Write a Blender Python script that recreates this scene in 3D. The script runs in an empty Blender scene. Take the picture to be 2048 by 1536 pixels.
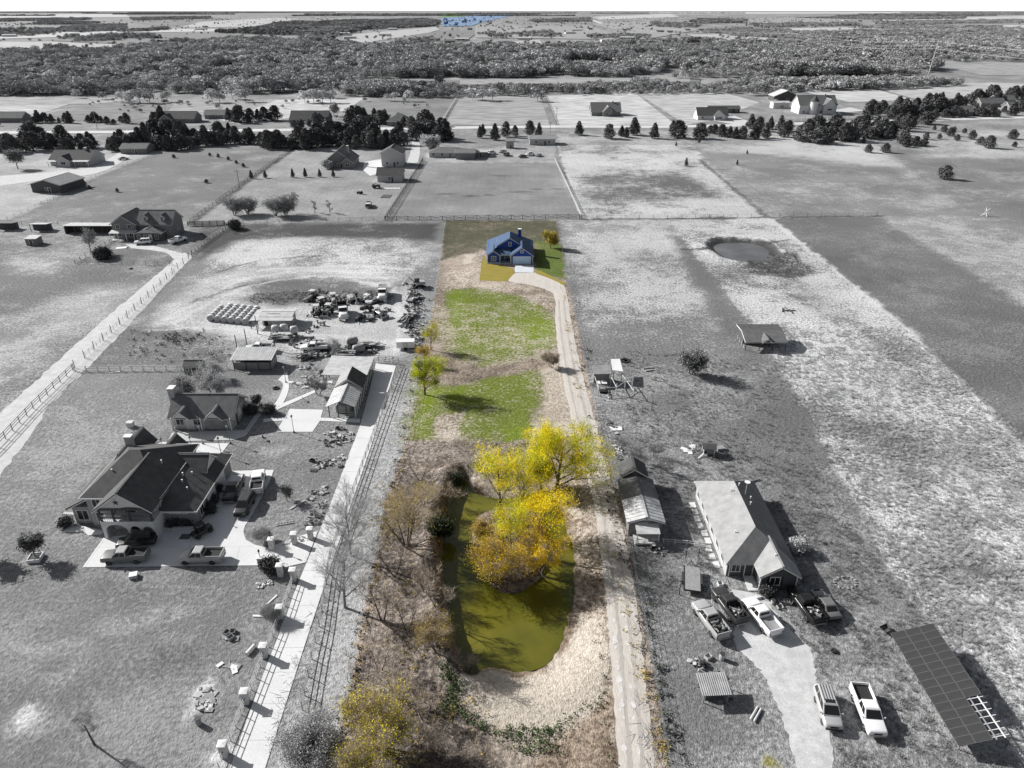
import bpy, math, random
import numpy as np

# ---------------------------------------------------------------- camera, sky, sun, exposure
random.seed(7)
rng = np.random.default_rng(7)
FPX, CAM_H, HOR = 1421.0, 65.0, 19.0
TH = math.atan((768 - HOR) / FPX)
scene = bpy.context.scene
cam_d = bpy.data.cameras.new('camera')
cam_d.sensor_width = 36.0
cam_d.lens = FPX / 2048 * 36.0
cam_d.clip_start = 0.5
cam_d.clip_end = 90000
cam = bpy.data.objects.new('camera', cam_d)
cam.location = (0, 0, CAM_H)
cam.rotation_euler = (math.pi / 2 - TH, 0, 0)
scene.collection.objects.link(cam)
scene.camera = cam

SUN_EL = math.radians(30)
SUN_AZ = math.radians(153)            # direction towards the sun, measured from +X
world = bpy.data.worlds.new('World')
scene.world = world
world.use_nodes = True
wn = world.node_tree
wn.nodes.clear()
sky = wn.nodes.new('ShaderNodeTexSky')
sky.sky_type = 'NISHITA'
sky.sun_disc = False
sky.sun_elevation = SUN_EL
sky.sun_rotation = math.pi / 2 - SUN_AZ
sky.altitude = 100
sky.dust_density = 2.5
hs = wn.nodes.new('ShaderNodeHueSaturation')      # black-and-white photograph: neutral daylight
hs.inputs['Saturation'].default_value = 0.45
bg = wn.nodes.new('ShaderNodeBackground')
bg.inputs['Strength'].default_value = 0.05
wo = wn.nodes.new('ShaderNodeOutputWorld')
wn.links.new(sky.outputs['Color'], hs.inputs['Color'])
# milky, over-exposed haze low over the whole horizon
wtc = wn.nodes.new('ShaderNodeTexCoord')
wsx = wn.nodes.new('ShaderNodeSeparateXYZ')
wn.links.new(wtc.outputs['Generated'], wsx.inputs[0])
wmr = wn.nodes.new('ShaderNodeMapRange'); wmr.interpolation_type = 'SMOOTHSTEP'
wmr.inputs['From Min'].default_value = 0.0; wmr.inputs['From Max'].default_value = 0.09
wmr.inputs['To Min'].default_value = 1.0; wmr.inputs['To Max'].default_value = 0.0
wn.links.new(wsx.outputs['Z'], wmr.inputs['Value'])
wmx = wn.nodes.new('ShaderNodeMix'); wmx.data_type = 'RGBA'
wmx.inputs[7].default_value = (17.0, 17.0, 17.0, 1)
wn.links.new(wmr.outputs['Result'], wmx.inputs[0])
wn.links.new(hs.outputs['Color'], wmx.inputs[6])
wn.links.new(wmx.outputs[2], bg.inputs['Color'])
wn.links.new(bg.outputs['Background'], wo.inputs['Surface'])

sun_d = bpy.data.lights.new('sun', 'SUN')
sun_d.energy = 5.0
sun_d.angle = math.radians(0.5)
sun_d.color = (1.0, 0.99, 0.975)
sun = bpy.data.objects.new('sun', sun_d)
scene.collection.objects.link(sun)
sun.location = (-60, 60, 120)
# lamp shines along its local -Z
_d = (math.cos(SUN_AZ) * math.cos(SUN_EL), math.sin(SUN_AZ) * math.cos(SUN_EL), math.sin(SUN_EL))
import mathutils
sun.rotation_euler = mathutils.Vector(_d).to_track_quat('Z', 'Y').to_euler()

scene.view_settings.view_transform = 'Standard'
scene.view_settings.look = 'None'
scene.view_settings.exposure = 0.5
scene.view_settings.gamma = 1.0
scene.view_settings.use_curve_mapping = False
scene.render.engine = 'CYCLES'
scene.cycles.use_denoising = True
scene.cycles.max_bounces = 5
scene.cycles.diffuse_bounces = 2
scene.cycles.glossy_bounces = 2
scene.cycles.transmission_bounces = 2
scene.cycles.transparent_max_bounces = 4

# ---------------------------------------------------------------- survey helpers
def G(u, v, z=0.0):
    """Point of the level z seen at photograph position (u, v) - used to survey where things stand."""
    a = (u - 1024) / FPX; b = (v - 768) / FPX
    dy = math.cos(TH) - b * math.sin(TH); dz = -math.sin(TH) - b * math.cos(TH)
    t = (z - CAM_H) / dz
    return (a * t, dy * t)

COL = scene.collection
def new_obj(name, data=None, parent=None):
    o = bpy.data.objects.new(name, data)
    COL.objects.link(o)
    if parent is not None:
        o.parent = parent
    return o

def tag(o, label=None, cat=None, group=None, kind=None):
    if label: o['label'] = label
    if cat: o['category'] = cat
    if group: o['group'] = group
    if kind: o['kind'] = kind
    return o

def thing(name, label, cat, loc=(0, 0, 0), rz=0.0, group=None):
    o = new_obj(name)
    o.empty_display_size = 0.5
    o.location = loc
    o.rotation_euler = (0, 0, rz)
    return tag(o, label, cat, group)

def copy_tree(o, parent=None):
    c = o.copy(); COL.objects.link(c); c.parent = parent
    for ch in list(o.children):
        copy_tree(ch, c)
    return c

ORD = 'first second third fourth fifth sixth seventh eighth ninth tenth eleventh twelfth thirteenth fourteenth fifteenth sixteenth seventeenth eighteenth nineteenth twentieth twenty-first twenty-second twenty-third twenty-fourth twenty-fifth twenty-sixth twenty-seventh twenty-eighth twenty-ninth thirtieth'.split()
# ---------------------------------------------------------------- materials
MATS = {}
def M(key, col=None, rough=0.75, var=0.12, scale=3.0, metal=0.0, bump=0.0, spec=0.3, island=0.0, transl=0.0, stretch=None, coat=0.0):
    if key in MATS:
        return MATS[key]
    if not isinstance(col, (tuple, list)):
        col = (col, col, col)
    m = bpy.data.materials.new(key)
    m.use_nodes = True
    nt = m.node_tree; N = nt.nodes; L = nt.links
    b = N['Principled BSDF']
    b.inputs['Roughness'].default_value = rough
    b.inputs['Metallic'].default_value = metal
    b.inputs['Specular IOR Level'].default_value = spec
    b.inputs['Coat Weight'].default_value = coat
    tc = N.new('ShaderNodeTexCoord')
    no = N.new('ShaderNodeTexNoise')
    no.inputs['Scale'].default_value = scale
    no.inputs['Detail'].default_value = 5
    no.inputs['Roughness'].default_value = 0.65
    if stretch:
        mp = N.new('ShaderNodeMapping'); mp.inputs['Scale'].default_value = stretch
        L.new(tc.outputs['Object'], mp.inputs['Vector']); L.new(mp.outputs['Vector'], no.inputs['Vector'])
    else:
        L.new(tc.outputs['Object'], no.inputs['Vector'])
    mr = N.new('ShaderNodeMapRange')
    mr.inputs['From Min'].default_value = 0.3; mr.inputs['From Max'].default_value = 0.7
    mr.inputs['To Min'].default_value = 1 - var; mr.inputs['To Max'].default_value = 1 + var
    L.new(no.outputs['Fac'], mr.inputs['Value'])
    fac = mr.outputs['Result']
    if island > 0:
        ge = N.new('ShaderNodeNewGeometry')
        mi = N.new('ShaderNodeMapRange')
        mi.inputs['To Min'].default_value = 1 - island; mi.inputs['To Max'].default_value = 1 + island
        L.new(ge.outputs['Random Per Island'], mi.inputs['Value'])
        mu = N.new('ShaderNodeMath'); mu.operation = 'MULTIPLY'
        L.new(fac, mu.inputs[0]); L.new(mi.outputs['Result'], mu.inputs[1]); fac = mu.outputs[0]
        oi = N.new('ShaderNodeObjectInfo')
        m2 = N.new('ShaderNodeMapRange')
        m2.inputs['To Min'].default_value = 0.78; m2.inputs['To Max'].default_value = 1.25
        L.new(oi.outputs['Random'], m2.inputs['Value'])
        mu2 = N.new('ShaderNodeMath'); mu2.operation = 'MULTIPLY'
        L.new(fac, mu2.inputs[0]); L.new(m2.outputs['Result'], mu2.inputs[1]); fac = mu2.outputs[0]
    vm = N.new('ShaderNodeVectorMath'); vm.operation = 'SCALE'
    vm.inputs[0].default_value = col
    L.new(fac, vm.inputs['Scale'])
    L.new(vm.outputs['Vector'], b.inputs['Base Color'])
    if bump > 0:
        bp = N.new('ShaderNodeBump'); bp.inputs['Strength'].default_value = bump; bp.inputs['Distance'].default_value = 0.05
        L.new(no.outputs['Fac'], bp.inputs['Height']); L.new(bp.outputs['Normal'], b.inputs['Normal'])
    if transl > 0:
        tr = N.new('ShaderNodeBsdfTranslucent'); L.new(vm.outputs['Vector'], tr.inputs['Color'])
        mx = N.new('ShaderNodeMixShader'); mx.inputs[0].default_value = transl
        out = N['Material Output']
        L.new(b.outputs[0], mx.inputs[1]); L.new(tr.outputs[0], mx.inputs[2]); L.new(mx.outputs[0], out.inputs['Surface'])
    MATS[key] = m
    return m

# shared greys and the few coloured finishes
M('concrete', 0.62, 0.85, 0.10, 0.7, bump=0.05)
M('concrete_old', 0.45, 0.85, 0.14, 0.8)
M('shingle_dark', 0.085, 0.9, 0.26, 0.9, bump=0.2)
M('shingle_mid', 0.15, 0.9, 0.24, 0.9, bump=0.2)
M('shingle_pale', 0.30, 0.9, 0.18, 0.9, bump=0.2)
M('metal_pale', 0.50, 0.55, 0.22, 0.8, spec=0.4)
M('metal_mid', 0.28, 0.55, 0.25, 0.8, spec=0.4)
M('metal_dark', 0.10, 0.5, 0.2, 2.0, spec=0.4)
M('rusty', 0.16, 0.8, 0.4, 3.0)
M('steel_dark', 0.05, 0.5, 0.25, 3.0, spec=0.4)
M('white_trim', 0.72, 0.6, 0.06, 3.0)
M('white_wall', 0.60, 0.8, 0.08, 1.5)
M('stone_wall', 0.36, 0.9, 0.28, 3.5, bump=0.3)
M('stone_pale', 0.50, 0.9, 0.18, 4.0, bump=0.3)
M('brick_grey', 0.22, 0.9, 0.22, 6.0, bump=0.2)
M('siding_dark', 0.085, 0.75, 0.12, 2.0)
M('siding_mid', 0.20, 0.75, 0.12, 2.0)
M('siding_tan', 0.42, 0.8, 0.08, 2.0)
M('pane', 0.02, 0.12, 0.05, 1.0, spec=0.6)
M('dark_open', 0.02, 0.9, 0.05, 1.0)
M('wood_weathered', 0.28, 0.9, 0.25, 4.0, stretch=(1, 1, 6))
M('wood_dark', 0.08, 0.9, 0.25, 4.0)
M('wood_pale', 0.50, 0.85, 0.15, 4.0)
M('white_paint_rail', 0.70, 0.6, 0.08, 4.0)
M('rubber', 0.018, 0.85, 0.1, 5.0)
M('rim', 0.42, 0.35, 0.1, 5.0, metal=0.5)
M('rim_dark', 0.08, 0.4, 0.1, 5.0)
M('car_white', 0.78, 0.3, 0.03, 2.0, spec=0.5, coat=0.3)
M('car_silver', 0.40, 0.32, 0.04, 2.0, spec=0.5, coat=0.3)
M('car_grey', 0.16, 0.32, 0.05, 2.0, spec=0.5, coat=0.3)
M('car_dark', 0.045, 0.3, 0.06, 2.0, spec=0.5, coat=0.3)
M('car_black', 0.015, 0.28, 0.06, 2.0, spec=0.5, coat=0.3)
M('lamp_glass', 0.7, 0.2, 0.03, 2.0, spec=0.6)
M('tail_lamp', 0.10, 0.3, 0.03, 2.0, spec=0.5)
M('bed_liner', 0.03, 0.85, 0.15, 4.0)
M('black_plastic', 0.02, 0.6, 0.1, 4.0)
M('wire', 0.30, 0.6, 0.1, 2.0, metal=0.4)
M('wire_blue', (0.42, 0.50, 0.56), 0.6, 0.1, 2.0)
M('hay', 0.36, 0.95, 0.22, 5.0, bump=0.5)
M('hay_net', 0.62, 0.7, 0.2, 5.0)
M('solar', 0.042, 0.35, 0.12, 1.0, spec=0.5)
M('solar_frame', 0.11, 0.5, 0.1, 2.0)
M('bark', 0.13, 0.95, 0.25, 5.0, bump=0.3)
M('bark_pale', 0.26, 0.95, 0.25, 5.0, bump=0.3)
M('bark_brown', (0.115, 0.092, 0.075), 0.95, 0.25, 5.0, bump=0.3)
M('twig_grey', 0.36, 0.95, 0.25, 1.5, island=0.25)
M('twig_dark', 0.18, 0.95, 0.25, 1.5, island=0.25)
M('twig_brown', (0.36, 0.30, 0.24), 0.95, 0.25, 1.5, island=0.25)
M('blue_siding', (0.016, 0.062, 0.34), 0.6, 0.08, 2.0, stretch=(0.4, 0.4, 12))
M('blue_roof', (0.060, 0.100, 0.175), 0.9, 0.14, 2.5, bump=0.2)
M('shaded_white_door', (0.52, 0.68, 0.86), 0.6, 0.05, 2.0)  # white garage door with its bluish shade put into the colour
M('blue_glass', (0.09, 0.16, 0.24), 0.15, 0.05, 1.0, spec=0.6)

# ---------------------------------------------------------------- mesh builder
class MB:
    def __init__(s):
        s.v = []; s.f = []
    def add(s, vs, fs):
        b = len(s.v)
        s.v.extend(vs)
        s.f.extend([tuple(i + b for i in f) for f in fs])
        return s
    def box(s, x0, x1, y0, y1, z0, z1):
        return s.add([(x0,y0,z0),(x1,y0,z0),(x1,y1,z0),(x0,y1,z0),(x0,y0,z1),(x1,y0,z1),(x1,y1,z1),(x0,y1,z1)],
                     [(0,3,2,1),(4,5,6,7),(0,1,5,4),(1,2,6,5),(2,3,7,6),(3,0,4,7)])
    def obox(s, c, size, rz=0.0, rx=0.0, ry=0.0):
        e = mathutils.Euler((rx, ry, rz)).to_matrix()
        hx, hy, hz = size[0]/2, size[1]/2, size[2]/2
        vs = []
        for z in (-hz, hz):
            for x, y in ((-hx,-hy),(hx,-hy),(hx,hy),(-hx,hy)):
                w = e @ mathutils.Vector((x, y, z))
                vs.append((c[0]+w.x, c[1]+w.y, c[2]+w.z))
        return s.add(vs, [(0,3,2,1),(4,5,6,7),(0,1,5,4),(1,2,6,5),(2,3,7,6),(3,0,4,7)])
    def slab(s, pts, t):
        """convex polygon (top side, counter-clockwise seen from above) given thickness t downwards along its normal"""
        p = [mathutils.Vector(q) for q in pts]
        n = mathutils.geometry.normal(p)
        if n.z < 0: n = -n
        k = len(p)
        vs = [tuple(q) for q in p] + [tuple(q - n * t) for q in p]
        fs = [tuple(range(k)), tuple(range(2*k-1, k-1, -1))]
        for i in range(k):
            j = (i+1) % k
            fs.append((i, i+k, j+k, j))
        return s.add(vs, fs)
    def prism(s, poly, z0, z1):
        k = len(poly)
        vs = [(x, y, z0) for x, y in poly] + [(x, y, z1) for x, y in poly]
        fs = [tuple(range(k-1, -1, -1)), tuple(range(k, 2*k))]
        for i in range(k):
            j = (i+1) % k
            fs.append((i, j, j+k, i+k))
        return s.add(vs, fs)
    def tube(s, p0, p1, r0, r1=None, n=6, caps=True):
        r1 = r0 if r1 is None else r1
        a = mathutils.Vector(p0); b = mathutils.Vector(p1)
        d = b - a
        if d.length < 1e-6: return s
        d.normalize()
        u = d.orthogonal().normalized(); w = d.cross(u)
        vs = []
        for c, r in ((a, r0), (b, r1)):
            for i in range(n):
                t = 2*math.pi*i/n
                q = c + (u*math.cos(t) + w*math.sin(t))*r
                vs.append((q.x, q.y, q.z))
        fs = [(i, (i+1) % n, (i+1) % n + n, i+n) for i in range(n)]
        if caps:
            fs += [tuple(range(n-1, -1, -1)), tuple(range(n, 2*n))]
        return s.add(vs, fs)
    def lathe(s, prof, c=(0,0,0), n=12, axis='z'):
        vs = []; k = len(prof)
        for r, h in prof:
            for i in range(n):
                t = 2*math.pi*i/n
                a, b = r*math.cos(t), r*math.sin(t)
                p = (a, b, h) if axis == 'z' else ((h, a, b) if axis == 'x' else (b, h, a))
                vs.append((p[0]+c[0], p[1]+c[1], p[2]+c[2]))
        fs = []
        for j in range(k-1):
            for i in range(n):
                fs.append((j*n+i, j*n+(i+1) % n, (j+1)*n+(i+1) % n, (j+1)*n+i))
        fs.append(tuple(range(n-1, -1, -1))); fs.append(tuple(range((k-1)*n, k*n)))
        return s.add(vs, fs)
    def mesh(s, name, mat, smooth=False):
        me = bpy.data.meshes.new(name)
        me.from_pydata(s.v, [], s.f)
        if mat is not None:
            me.materials.append(M(mat) if isinstance(mat, str) else mat)
        if smooth:
            me.polygons.foreach_set('use_smooth', [True]*len(me.polygons))
        me.update()
        return me
    def build(s, name, mat, parent=None, loc=None, rz=0.0, smooth=False):
        o = new_obj(name, s.mesh(name, mat, smooth), parent)
        if loc is not None: o.location = loc
        if rz: o.rotation_euler = (0, 0, rz)
        return o

def part(name, mat, parent, fn, smooth=False):
    b = MB(); fn(b)
    return b.build(name, mat, parent, smooth=smooth)

def inst(name, me, parent, loc, rz=0.0, scale=None, rot=None):
    o = new_obj(name, me, parent)
    o.location = loc
    o.rotation_euler = rot if rot else (0, 0, rz)
    if scale: o.scale = scale
    return o
# ================================================================ GROUND
def poly_px(pts, z=0.0):
    return np.array([G(u, v, z) for u, v in pts])

def pip(x, y, poly):
    ins = np.zeros(x.shape, bool)
    n = len(poly)
    for i in range(n):
        x0, y0 = poly[i]; x1, y1 = poly[(i+1) % n]
        if y0 == y1: continue
        c = ((y0 > y) != (y1 > y)) & (x < (x1-x0)*(y-y0)/(y1-y0)+x0)
        ins ^= c
    return ins

def seg_dist(x, y, pts, closed=False):
    d = np.full(x.shape, 1e9)
    n = len(pts)
    for i in range(n if closed else n-1):
        ax, ay = pts[i]; bx, by = pts[(i+1) % n]
        L2 = (bx-ax)**2 + (by-ay)**2 + 1e-9
        t = np.clip(((x-ax)*(bx-ax)+(y-ay)*(by-ay))/L2, 0, 1)
        d = np.minimum(d, np.hypot(x-ax-t*(bx-ax), y-ay-t*(by-ay)))
    return d

_lat = rng.random((256, 256))
def vnoise(x, y, s, seed=0):
    x = x/s + seed*17.3; y = y/s + seed*9.7
    xi = np.floor(x).astype(int); yi = np.floor(y).astype(int)
    fx = x-xi; fy = y-yi
    fx = fx*fx*(3-2*fx); fy = fy*fy*(3-2*fy)
    g = lambda i, j: _lat[i % 256, j % 256]
    return (g(xi,yi)*(1-fx)+g(xi+1,yi)*fx)*(1-fy)+(g(xi,yi+1)*(1-fx)+g(xi+1,yi+1)*fx)*fy

WATER_Z = -1.0
POND = poly_px([(916,962),(934,963),(950,985),(985,997),(1040,994),(1080,986),(1104,994),(1118,1022),(1130,1060),(1144,1100),(1146,1150),(1142,1200),(1132,1250),
                (1112,1300),(1085,1330),(1040,1341),(995,1336),(968,1335),(945,1350),(926,1335),(912,1290),(895,1230),(886,1170),(884,1100),(890,1040),(906,985)], WATER_Z)
ISLAND = poly_px([(956,1032),(985,1020),(1040,1016),(1085,1034),(1095,1080),(1098,1110),(1086,1150),(1060,1175),(1025,1190),(990,1180),(965,1150),(948,1100),(944,1060)], WATER_Z)
def smooth_ring(poly, n=5):
    P = [tuple(q) for q in poly]; k = len(P); out = []
    for i in range(k):
        p0, p1, p2, p3 = P[i-1], P[i], P[(i+1) % k], P[(i+2) % k]
        for j in range(n):
            t = j/n
            out.append(tuple(0.5*((2*p1[c])+(-p0[c]+p2[c])*t+(2*p0[c]-5*p1[c]+4*p2[c]-p3[c])*t*t+(-p0[c]+3*p1[c]-3*p2[c]+p3[c])*t*t*t) for c in range(2)))
    return np.array(out)
POND = smooth_ring(POND); ISLAND = smooth_ring(ISLAND)
POOL2_Z = -0.9
POOL2 = poly_px([(1428,497),(1440,488),(1475,486),(1510,489),(1532,500),(1545,514),(1535,521),(1505,524),(1470,521),(1448,513)], POOL2_Z)
POOL2 = smooth_ring(POOL2, 3)
PCX = POND[:, 0].mean()

def height(x, y):
    z = np.zeros_like(x)
    near = (np.abs(x-PCX) < 26) & (y > 38) & (y < 108)
    if near.any():
        xx = x[near]; yy = y[near]
        ins = pip(xx, yy, POND); d = seg_dist(xx, yy, POND, True)
        left = np.clip((PCX + 1.0 - xx)/7, 0, 1)
        wout = 6.0*(1-left) + 0.9*left
        t = np.clip(d/wout, 0, 1); t = t*t*(3-2*t)
        zo = WATER_Z*(1-t) + 1.25*left*np.exp(-((d-1.5)/1.5)**2)*np.clip(d/0.6, 0, 1) + (vnoise(xx, yy, 0.9, 31)-0.5)*0.34*np.exp(-d/1.2) + (vnoise(xx, yy, 2.6, 32)-0.5)*0.4*np.exp(-d/1.6)
        zi = WATER_Z - np.clip(d*0.5, 0.0, 0.7)
        isl = pip(xx, yy, ISLAND); di = seg_dist(xx, yy, ISLAND, True)
        zs = np.where(isl, WATER_Z + np.clip(di*0.9, 0, 0.9) + 0.12*np.clip(di-1, 0, 3), np.maximum(WATER_Z - np.clip(di*0.6, 0, 0.7), zi))
        zz = np.where(ins, np.where(isl, zs, zi), zo)
        z[near] = zz
    near = (np.abs(x-POOL2[:,0].mean()) < 40) & (np.abs(y-POOL2[:,1].mean()) < 40)
    if near.any():
        xx = x[near]; yy = y[near]
        ins = pip(xx, yy, POOL2); d = seg_dist(xx, yy, POOL2, True)
        t = np.clip(d/3.0, 0, 1); t = t*t*(3-2*t)
        z[near] = np.where(ins, POOL2_Z - np.clip(d*0.3, 0, 0.5), POOL2_Z*(1-t) + 0.25*np.exp(-((d-4)/2)**2))
    return z

def hz(x, y):
    return float(height(np.array([x], float), np.array([y], float))[0])

def g3(u, v):
    """point of the modelled ground seen at photograph position (u, v)"""
    x, y = G(u, v)
    for _ in range(6):
        x, y = G(u, v, hz(x, y))
    return (x, y, hz(x, y))

def axis(start, stop, step, grow, maxstep, lim):
    out = [start]
    while out[-1] < lim:
        if out[-1] > stop: step = min(step*grow, maxstep)
        out.append(out[-1]+step)
    return out
xp = axis(0.0, 26.0, 0.45, 1.030, 900.0, 26000)
xs = np.array([-a for a in xp[:0:-1]] + xp)
ys = np.array(list(np.linspace(-300, 30, 12)) + axis(36.0, 112.0, 0.50, 1.007, 1.1, 330)[0:] )
yy_ = list(ys)
st = 1.0
while yy_[-1] < 42000:
    st *= 1.04; yy_.append(yy_[-1]+st)
ys = np.array(yy_)
# keep the x axis fine enough over the mid-ground
xm = [0.0]
st = 0.50
while xm[-1] < 26000:
    if xm[-1] > 24: st = min(st*1.02, 1.0) if xm[-1] < 130 else st*1.045
    xm.append(xm[-1]+st)
xs = np.array([-a for a in xm[:0:-1]] + xm)
GX, GY = np.meshgrid(xs, ys)
gx = GX.ravel(); gy = GY.ravel()
gz = height(gx, gy)
NV = gx.size
import bisect
_xl, _yl = xs.tolist(), ys.tolist(); _Z = gz.reshape(len(ys), len(xs))
def hz(x, y):
    """height of the finished ground mesh at (x, y)"""
    i = min(max(bisect.bisect_right(_xl, x)-1, 0), len(_xl)-2); j = min(max(bisect.bisect_right(_yl, y)-1, 0), len(_yl)-2)
    fx = (x-_xl[i])/(_xl[i+1]-_xl[i]); fy = (y-_yl[j])/(_yl[j+1]-_yl[j])
    return float((_Z[j, i]*(1-fx)+_Z[j, i+1]*fx)*(1-fy)+(_Z[j+1, i]*(1-fx)+_Z[j+1, i+1]*fx)*fy)
A = np.zeros((NV, 4), np.float32); B = np.zeros((NV, 4), np.float32); PR = np.zeros((NV, 4), np.float32)
jx = gx + (vnoise(gx, gy, 2.2, 1)-0.5)*1.6 + (vnoise(gx, gy, 0.8, 3)-0.5)*0.7
jy = gy + (vnoise(gx, gy, 2.2, 2)-0.5)*1.6 + (vnoise(gx, gy, 0.8, 4)-0.5)*0.7

def _c(c):
    if isinstance(c, (tuple, list)):
        return np.array(c, np.float32)*0.74
    c = c*1.14 if c < 0.3 else 0.342 + (c-0.3)*0.74
    return np.array((c, c, c), np.float32)

def paint(pts, a, b, cov, amp=0.25, hard=False, soft=0.0, mix=1.0, rows=0.0):
    """pts: surveyed outline; a: sparse tone, b: tuft tone, cov: how much of b shows"""
    poly = poly_px(pts)
    x, y = (gx, gy) if hard else (jx, jy)
    m = (x > poly[:,0].min()-9) & (x < poly[:,0].max()+9) & (y > poly[:,1].min()-9) & (y < poly[:,1].max()+9)
    idx = np.nonzero(m)[0]
    if not len(idx): return
    ins = pip(x[idx], y[idx], poly)
    if soft > 0:
        d = seg_dist(x[idx], y[idx], poly, True)
        w = np.clip(0.5 + np.where(ins, d, -d)/(2*soft), 0, 1)
    else:
        w = ins.astype(float)
    _apply(idx, w*mix, a, b, cov, amp, rows)

def _apply(idx, w, a, b, cov, amp, rows=0.0):
    w = w.astype(np.float32)[:, None]
    A[idx, :3] = A[idx, :3]*(1-w) + _c(a)*w
    B[idx, :3] = B[idx, :3]*(1-w) + _c(b)*w
    PR[idx] = PR[idx]*(1-w) + np.array([cov, amp, rows, 1], np.float32)*w

def stroke(pts, width, a, b, cov, amp=0.25, mix=1.0):
    pl = poly_px(pts)
    m = (jx > pl[:,0].min()-width-3) & (jx < pl[:,0].max()+width+3) & (jy > pl[:,1].min()-width-3) & (jy < pl[:,1].max()+width+3)
    idx = np.nonzero(m)[0]
    if not len(idx): return
    d = seg_dist(jx[idx], jy[idx], pl)
    w = np.clip(1.4 - d/(width/2)*0.9, 0, 1)
    _apply(idx, w*mix, a, b, cov, amp)

def spot(u, v, r, a, b, cov, amp=0.3, mix=1.0, ry=None):
    x, y = G(u, v)
    ry = ry or r
    d = np.hypot((jx-x)/r, (jy-y)/ry)
    idx = np.nonzero(d < 1.3)[0]
    if len(idx):
        _apply(idx, np.clip(1.5-1.5*d[idx], 0, 1)*mix, a, b, cov, amp)

_apply(np.arange(NV), np.ones(NV), 0.19, 0.36, 0.45, 0.25)
# --- beyond the fence line (v < 440)
paint([(-300,262),(560,262),(880,262),(880,300),(600,296),(-300,300)], 0.20, 0.40, 0.45)
paint([(-300,300),(590,296),(380,445),(-300,450)], 0.17, 0.30, 0.38, hard=False)
paint([(-300,300),(330,300),(235,335),(195,352),(20,440),(-300,452)], 0.30, 0.48, 0.5)
paint([(385,442),(590,296),(850,300),(772,440)], 0.24, 0.34, 0.45, rows=0.03)
paint([(785,439),(846,322),(1108,320),(1158,439)], 0.205, 0.275, 0.42, 0.22, rows=0.018)
for (u, v, r, ry) in [(890,388,6,2),(945,392,5,2.2),(980,390,3,2),(1040,384,7,2),(1070,378,4,2),(1112,378,4,2.5),(1000,352,6,2)]:
    spot(u, v, r, 0.09, 0.16, 0.4, ry=ry, mix=0.8)
paint([(855,300),(1112,292),(1110,325),(850,325)], 0.26, 0.44, 0.5)
paint([(1113,262),(2400,262),(2400,440),(1165,440)], 0.19, 0.42, 0.5)
paint([(1113,290),(1385,290),(1535,436),(1163,438)], 0.14, 0.55, 0.60, 0.4, rows=0.03)
paint([(1160,352),(1360,340),(1450,395),(1180,400)], 0.12, 0.45, 0.42, 0.4, soft=6)
paint([(1400,310),(1720,300),(1935,432),(1538,434)], 0.19, 0.37, 0.42, soft=2, rows=0.03)
paint([(1560,270),(1900,285),(1760,330),(1430,300)], 0.25, 0.52, 0.6, soft=8)
paint([(1740,280),(2400,262),(2400,520),(1945,432)], 0.17, 0.34, 0.40, soft=2)
paint([(1800,270),(2300,250),(2300,300),(1850,320)], 0.22, 0.48, 0.55, soft=8)
# --- left property
paint([(-900,447),(890,440),(880,560),(800,760),(0,900),(-900,1000)], 0.20, 0.38, 0.45)
paint([(-900,447),(385,447),(460,460),(330,545),(150,735),(0,880),(-900,1300)], 0.17, 0.35, 0.43, 0.4)
paint([(30,515),(110,525),(100,545),(20,545)], 0.25, 0.5, 0.6, soft=3)
paint([(180,575),(280,570),(250,640),(150,660),(60,690),(100,620)], 0.28, 0.52, 0.55, soft=5)
paint([(0,640),(120,640),(30,760),(-200,830)], 0.22, 0.46, 0.5, soft=5)
paint([(390,448),(880,446),(872,480),(640,475),(480,480),(400,520)], 0.075, 0.20, 0.38, 0.35, soft=2)
paint([(475,482),(640,474),(810,482),(860,500),(840,560),(640,535),(470,540),(380,560),(420,520)], 0.20, 0.60, 0.55, 0.5, soft=3)
paint([(400,560),(480,535),(640,530),(835,555),(832,700),(770,720),(690,735),(560,690),(460,672),(300,660),(330,610)], 0.36, 0.60, 0.55, 0.32, soft=2)
paint([(540,585),(640,570),(770,575),(820,560),(760,610),(640,605),(560,612),(470,600)], 0.14, 0.36, 0.40, 0.4, soft=2)
paint([(480,565),(640,552),(760,560),(700,582),(520,590)], 0.13, 0.42, 0.45, 0.35, soft=3)
paint([(240,655),(330,655),(450,680),(470,725),(430,740),(150,738)], 0.15, 0.34, 0.42, 0.4, soft=1.5)
paint([(640,610),(760,600),(800,615),(800,700),(740,715),(650,660)], 0.44, 0.54, 0.5, 0.12, soft=2)
for tr in ([(330,640),(400,600),(480,560),(600,540),(760,545)], [(345,648),(420,606),(500,570),(620,552),(770,556)], [(300,660),(420,655),(560,668),(700,675),(800,690)], [(700,560),(790,575),(800,640),(790,710)], [(520,540),(700,530),(830,540)], [(480,640),(620,640),(720,660)]):
    stroke(tr, 1.3, 0.55, 0.70, 0.7, 0.2, mix=0.6)
for tr in ([(390,600),(470,575),(540,562)], [(380,606),(450,585)], [(430,545),(520,520),(640,512)]):
    stroke(tr, 0.9, 0.10, 0.28, 0.4, 0.3, mix=0.7)
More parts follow.
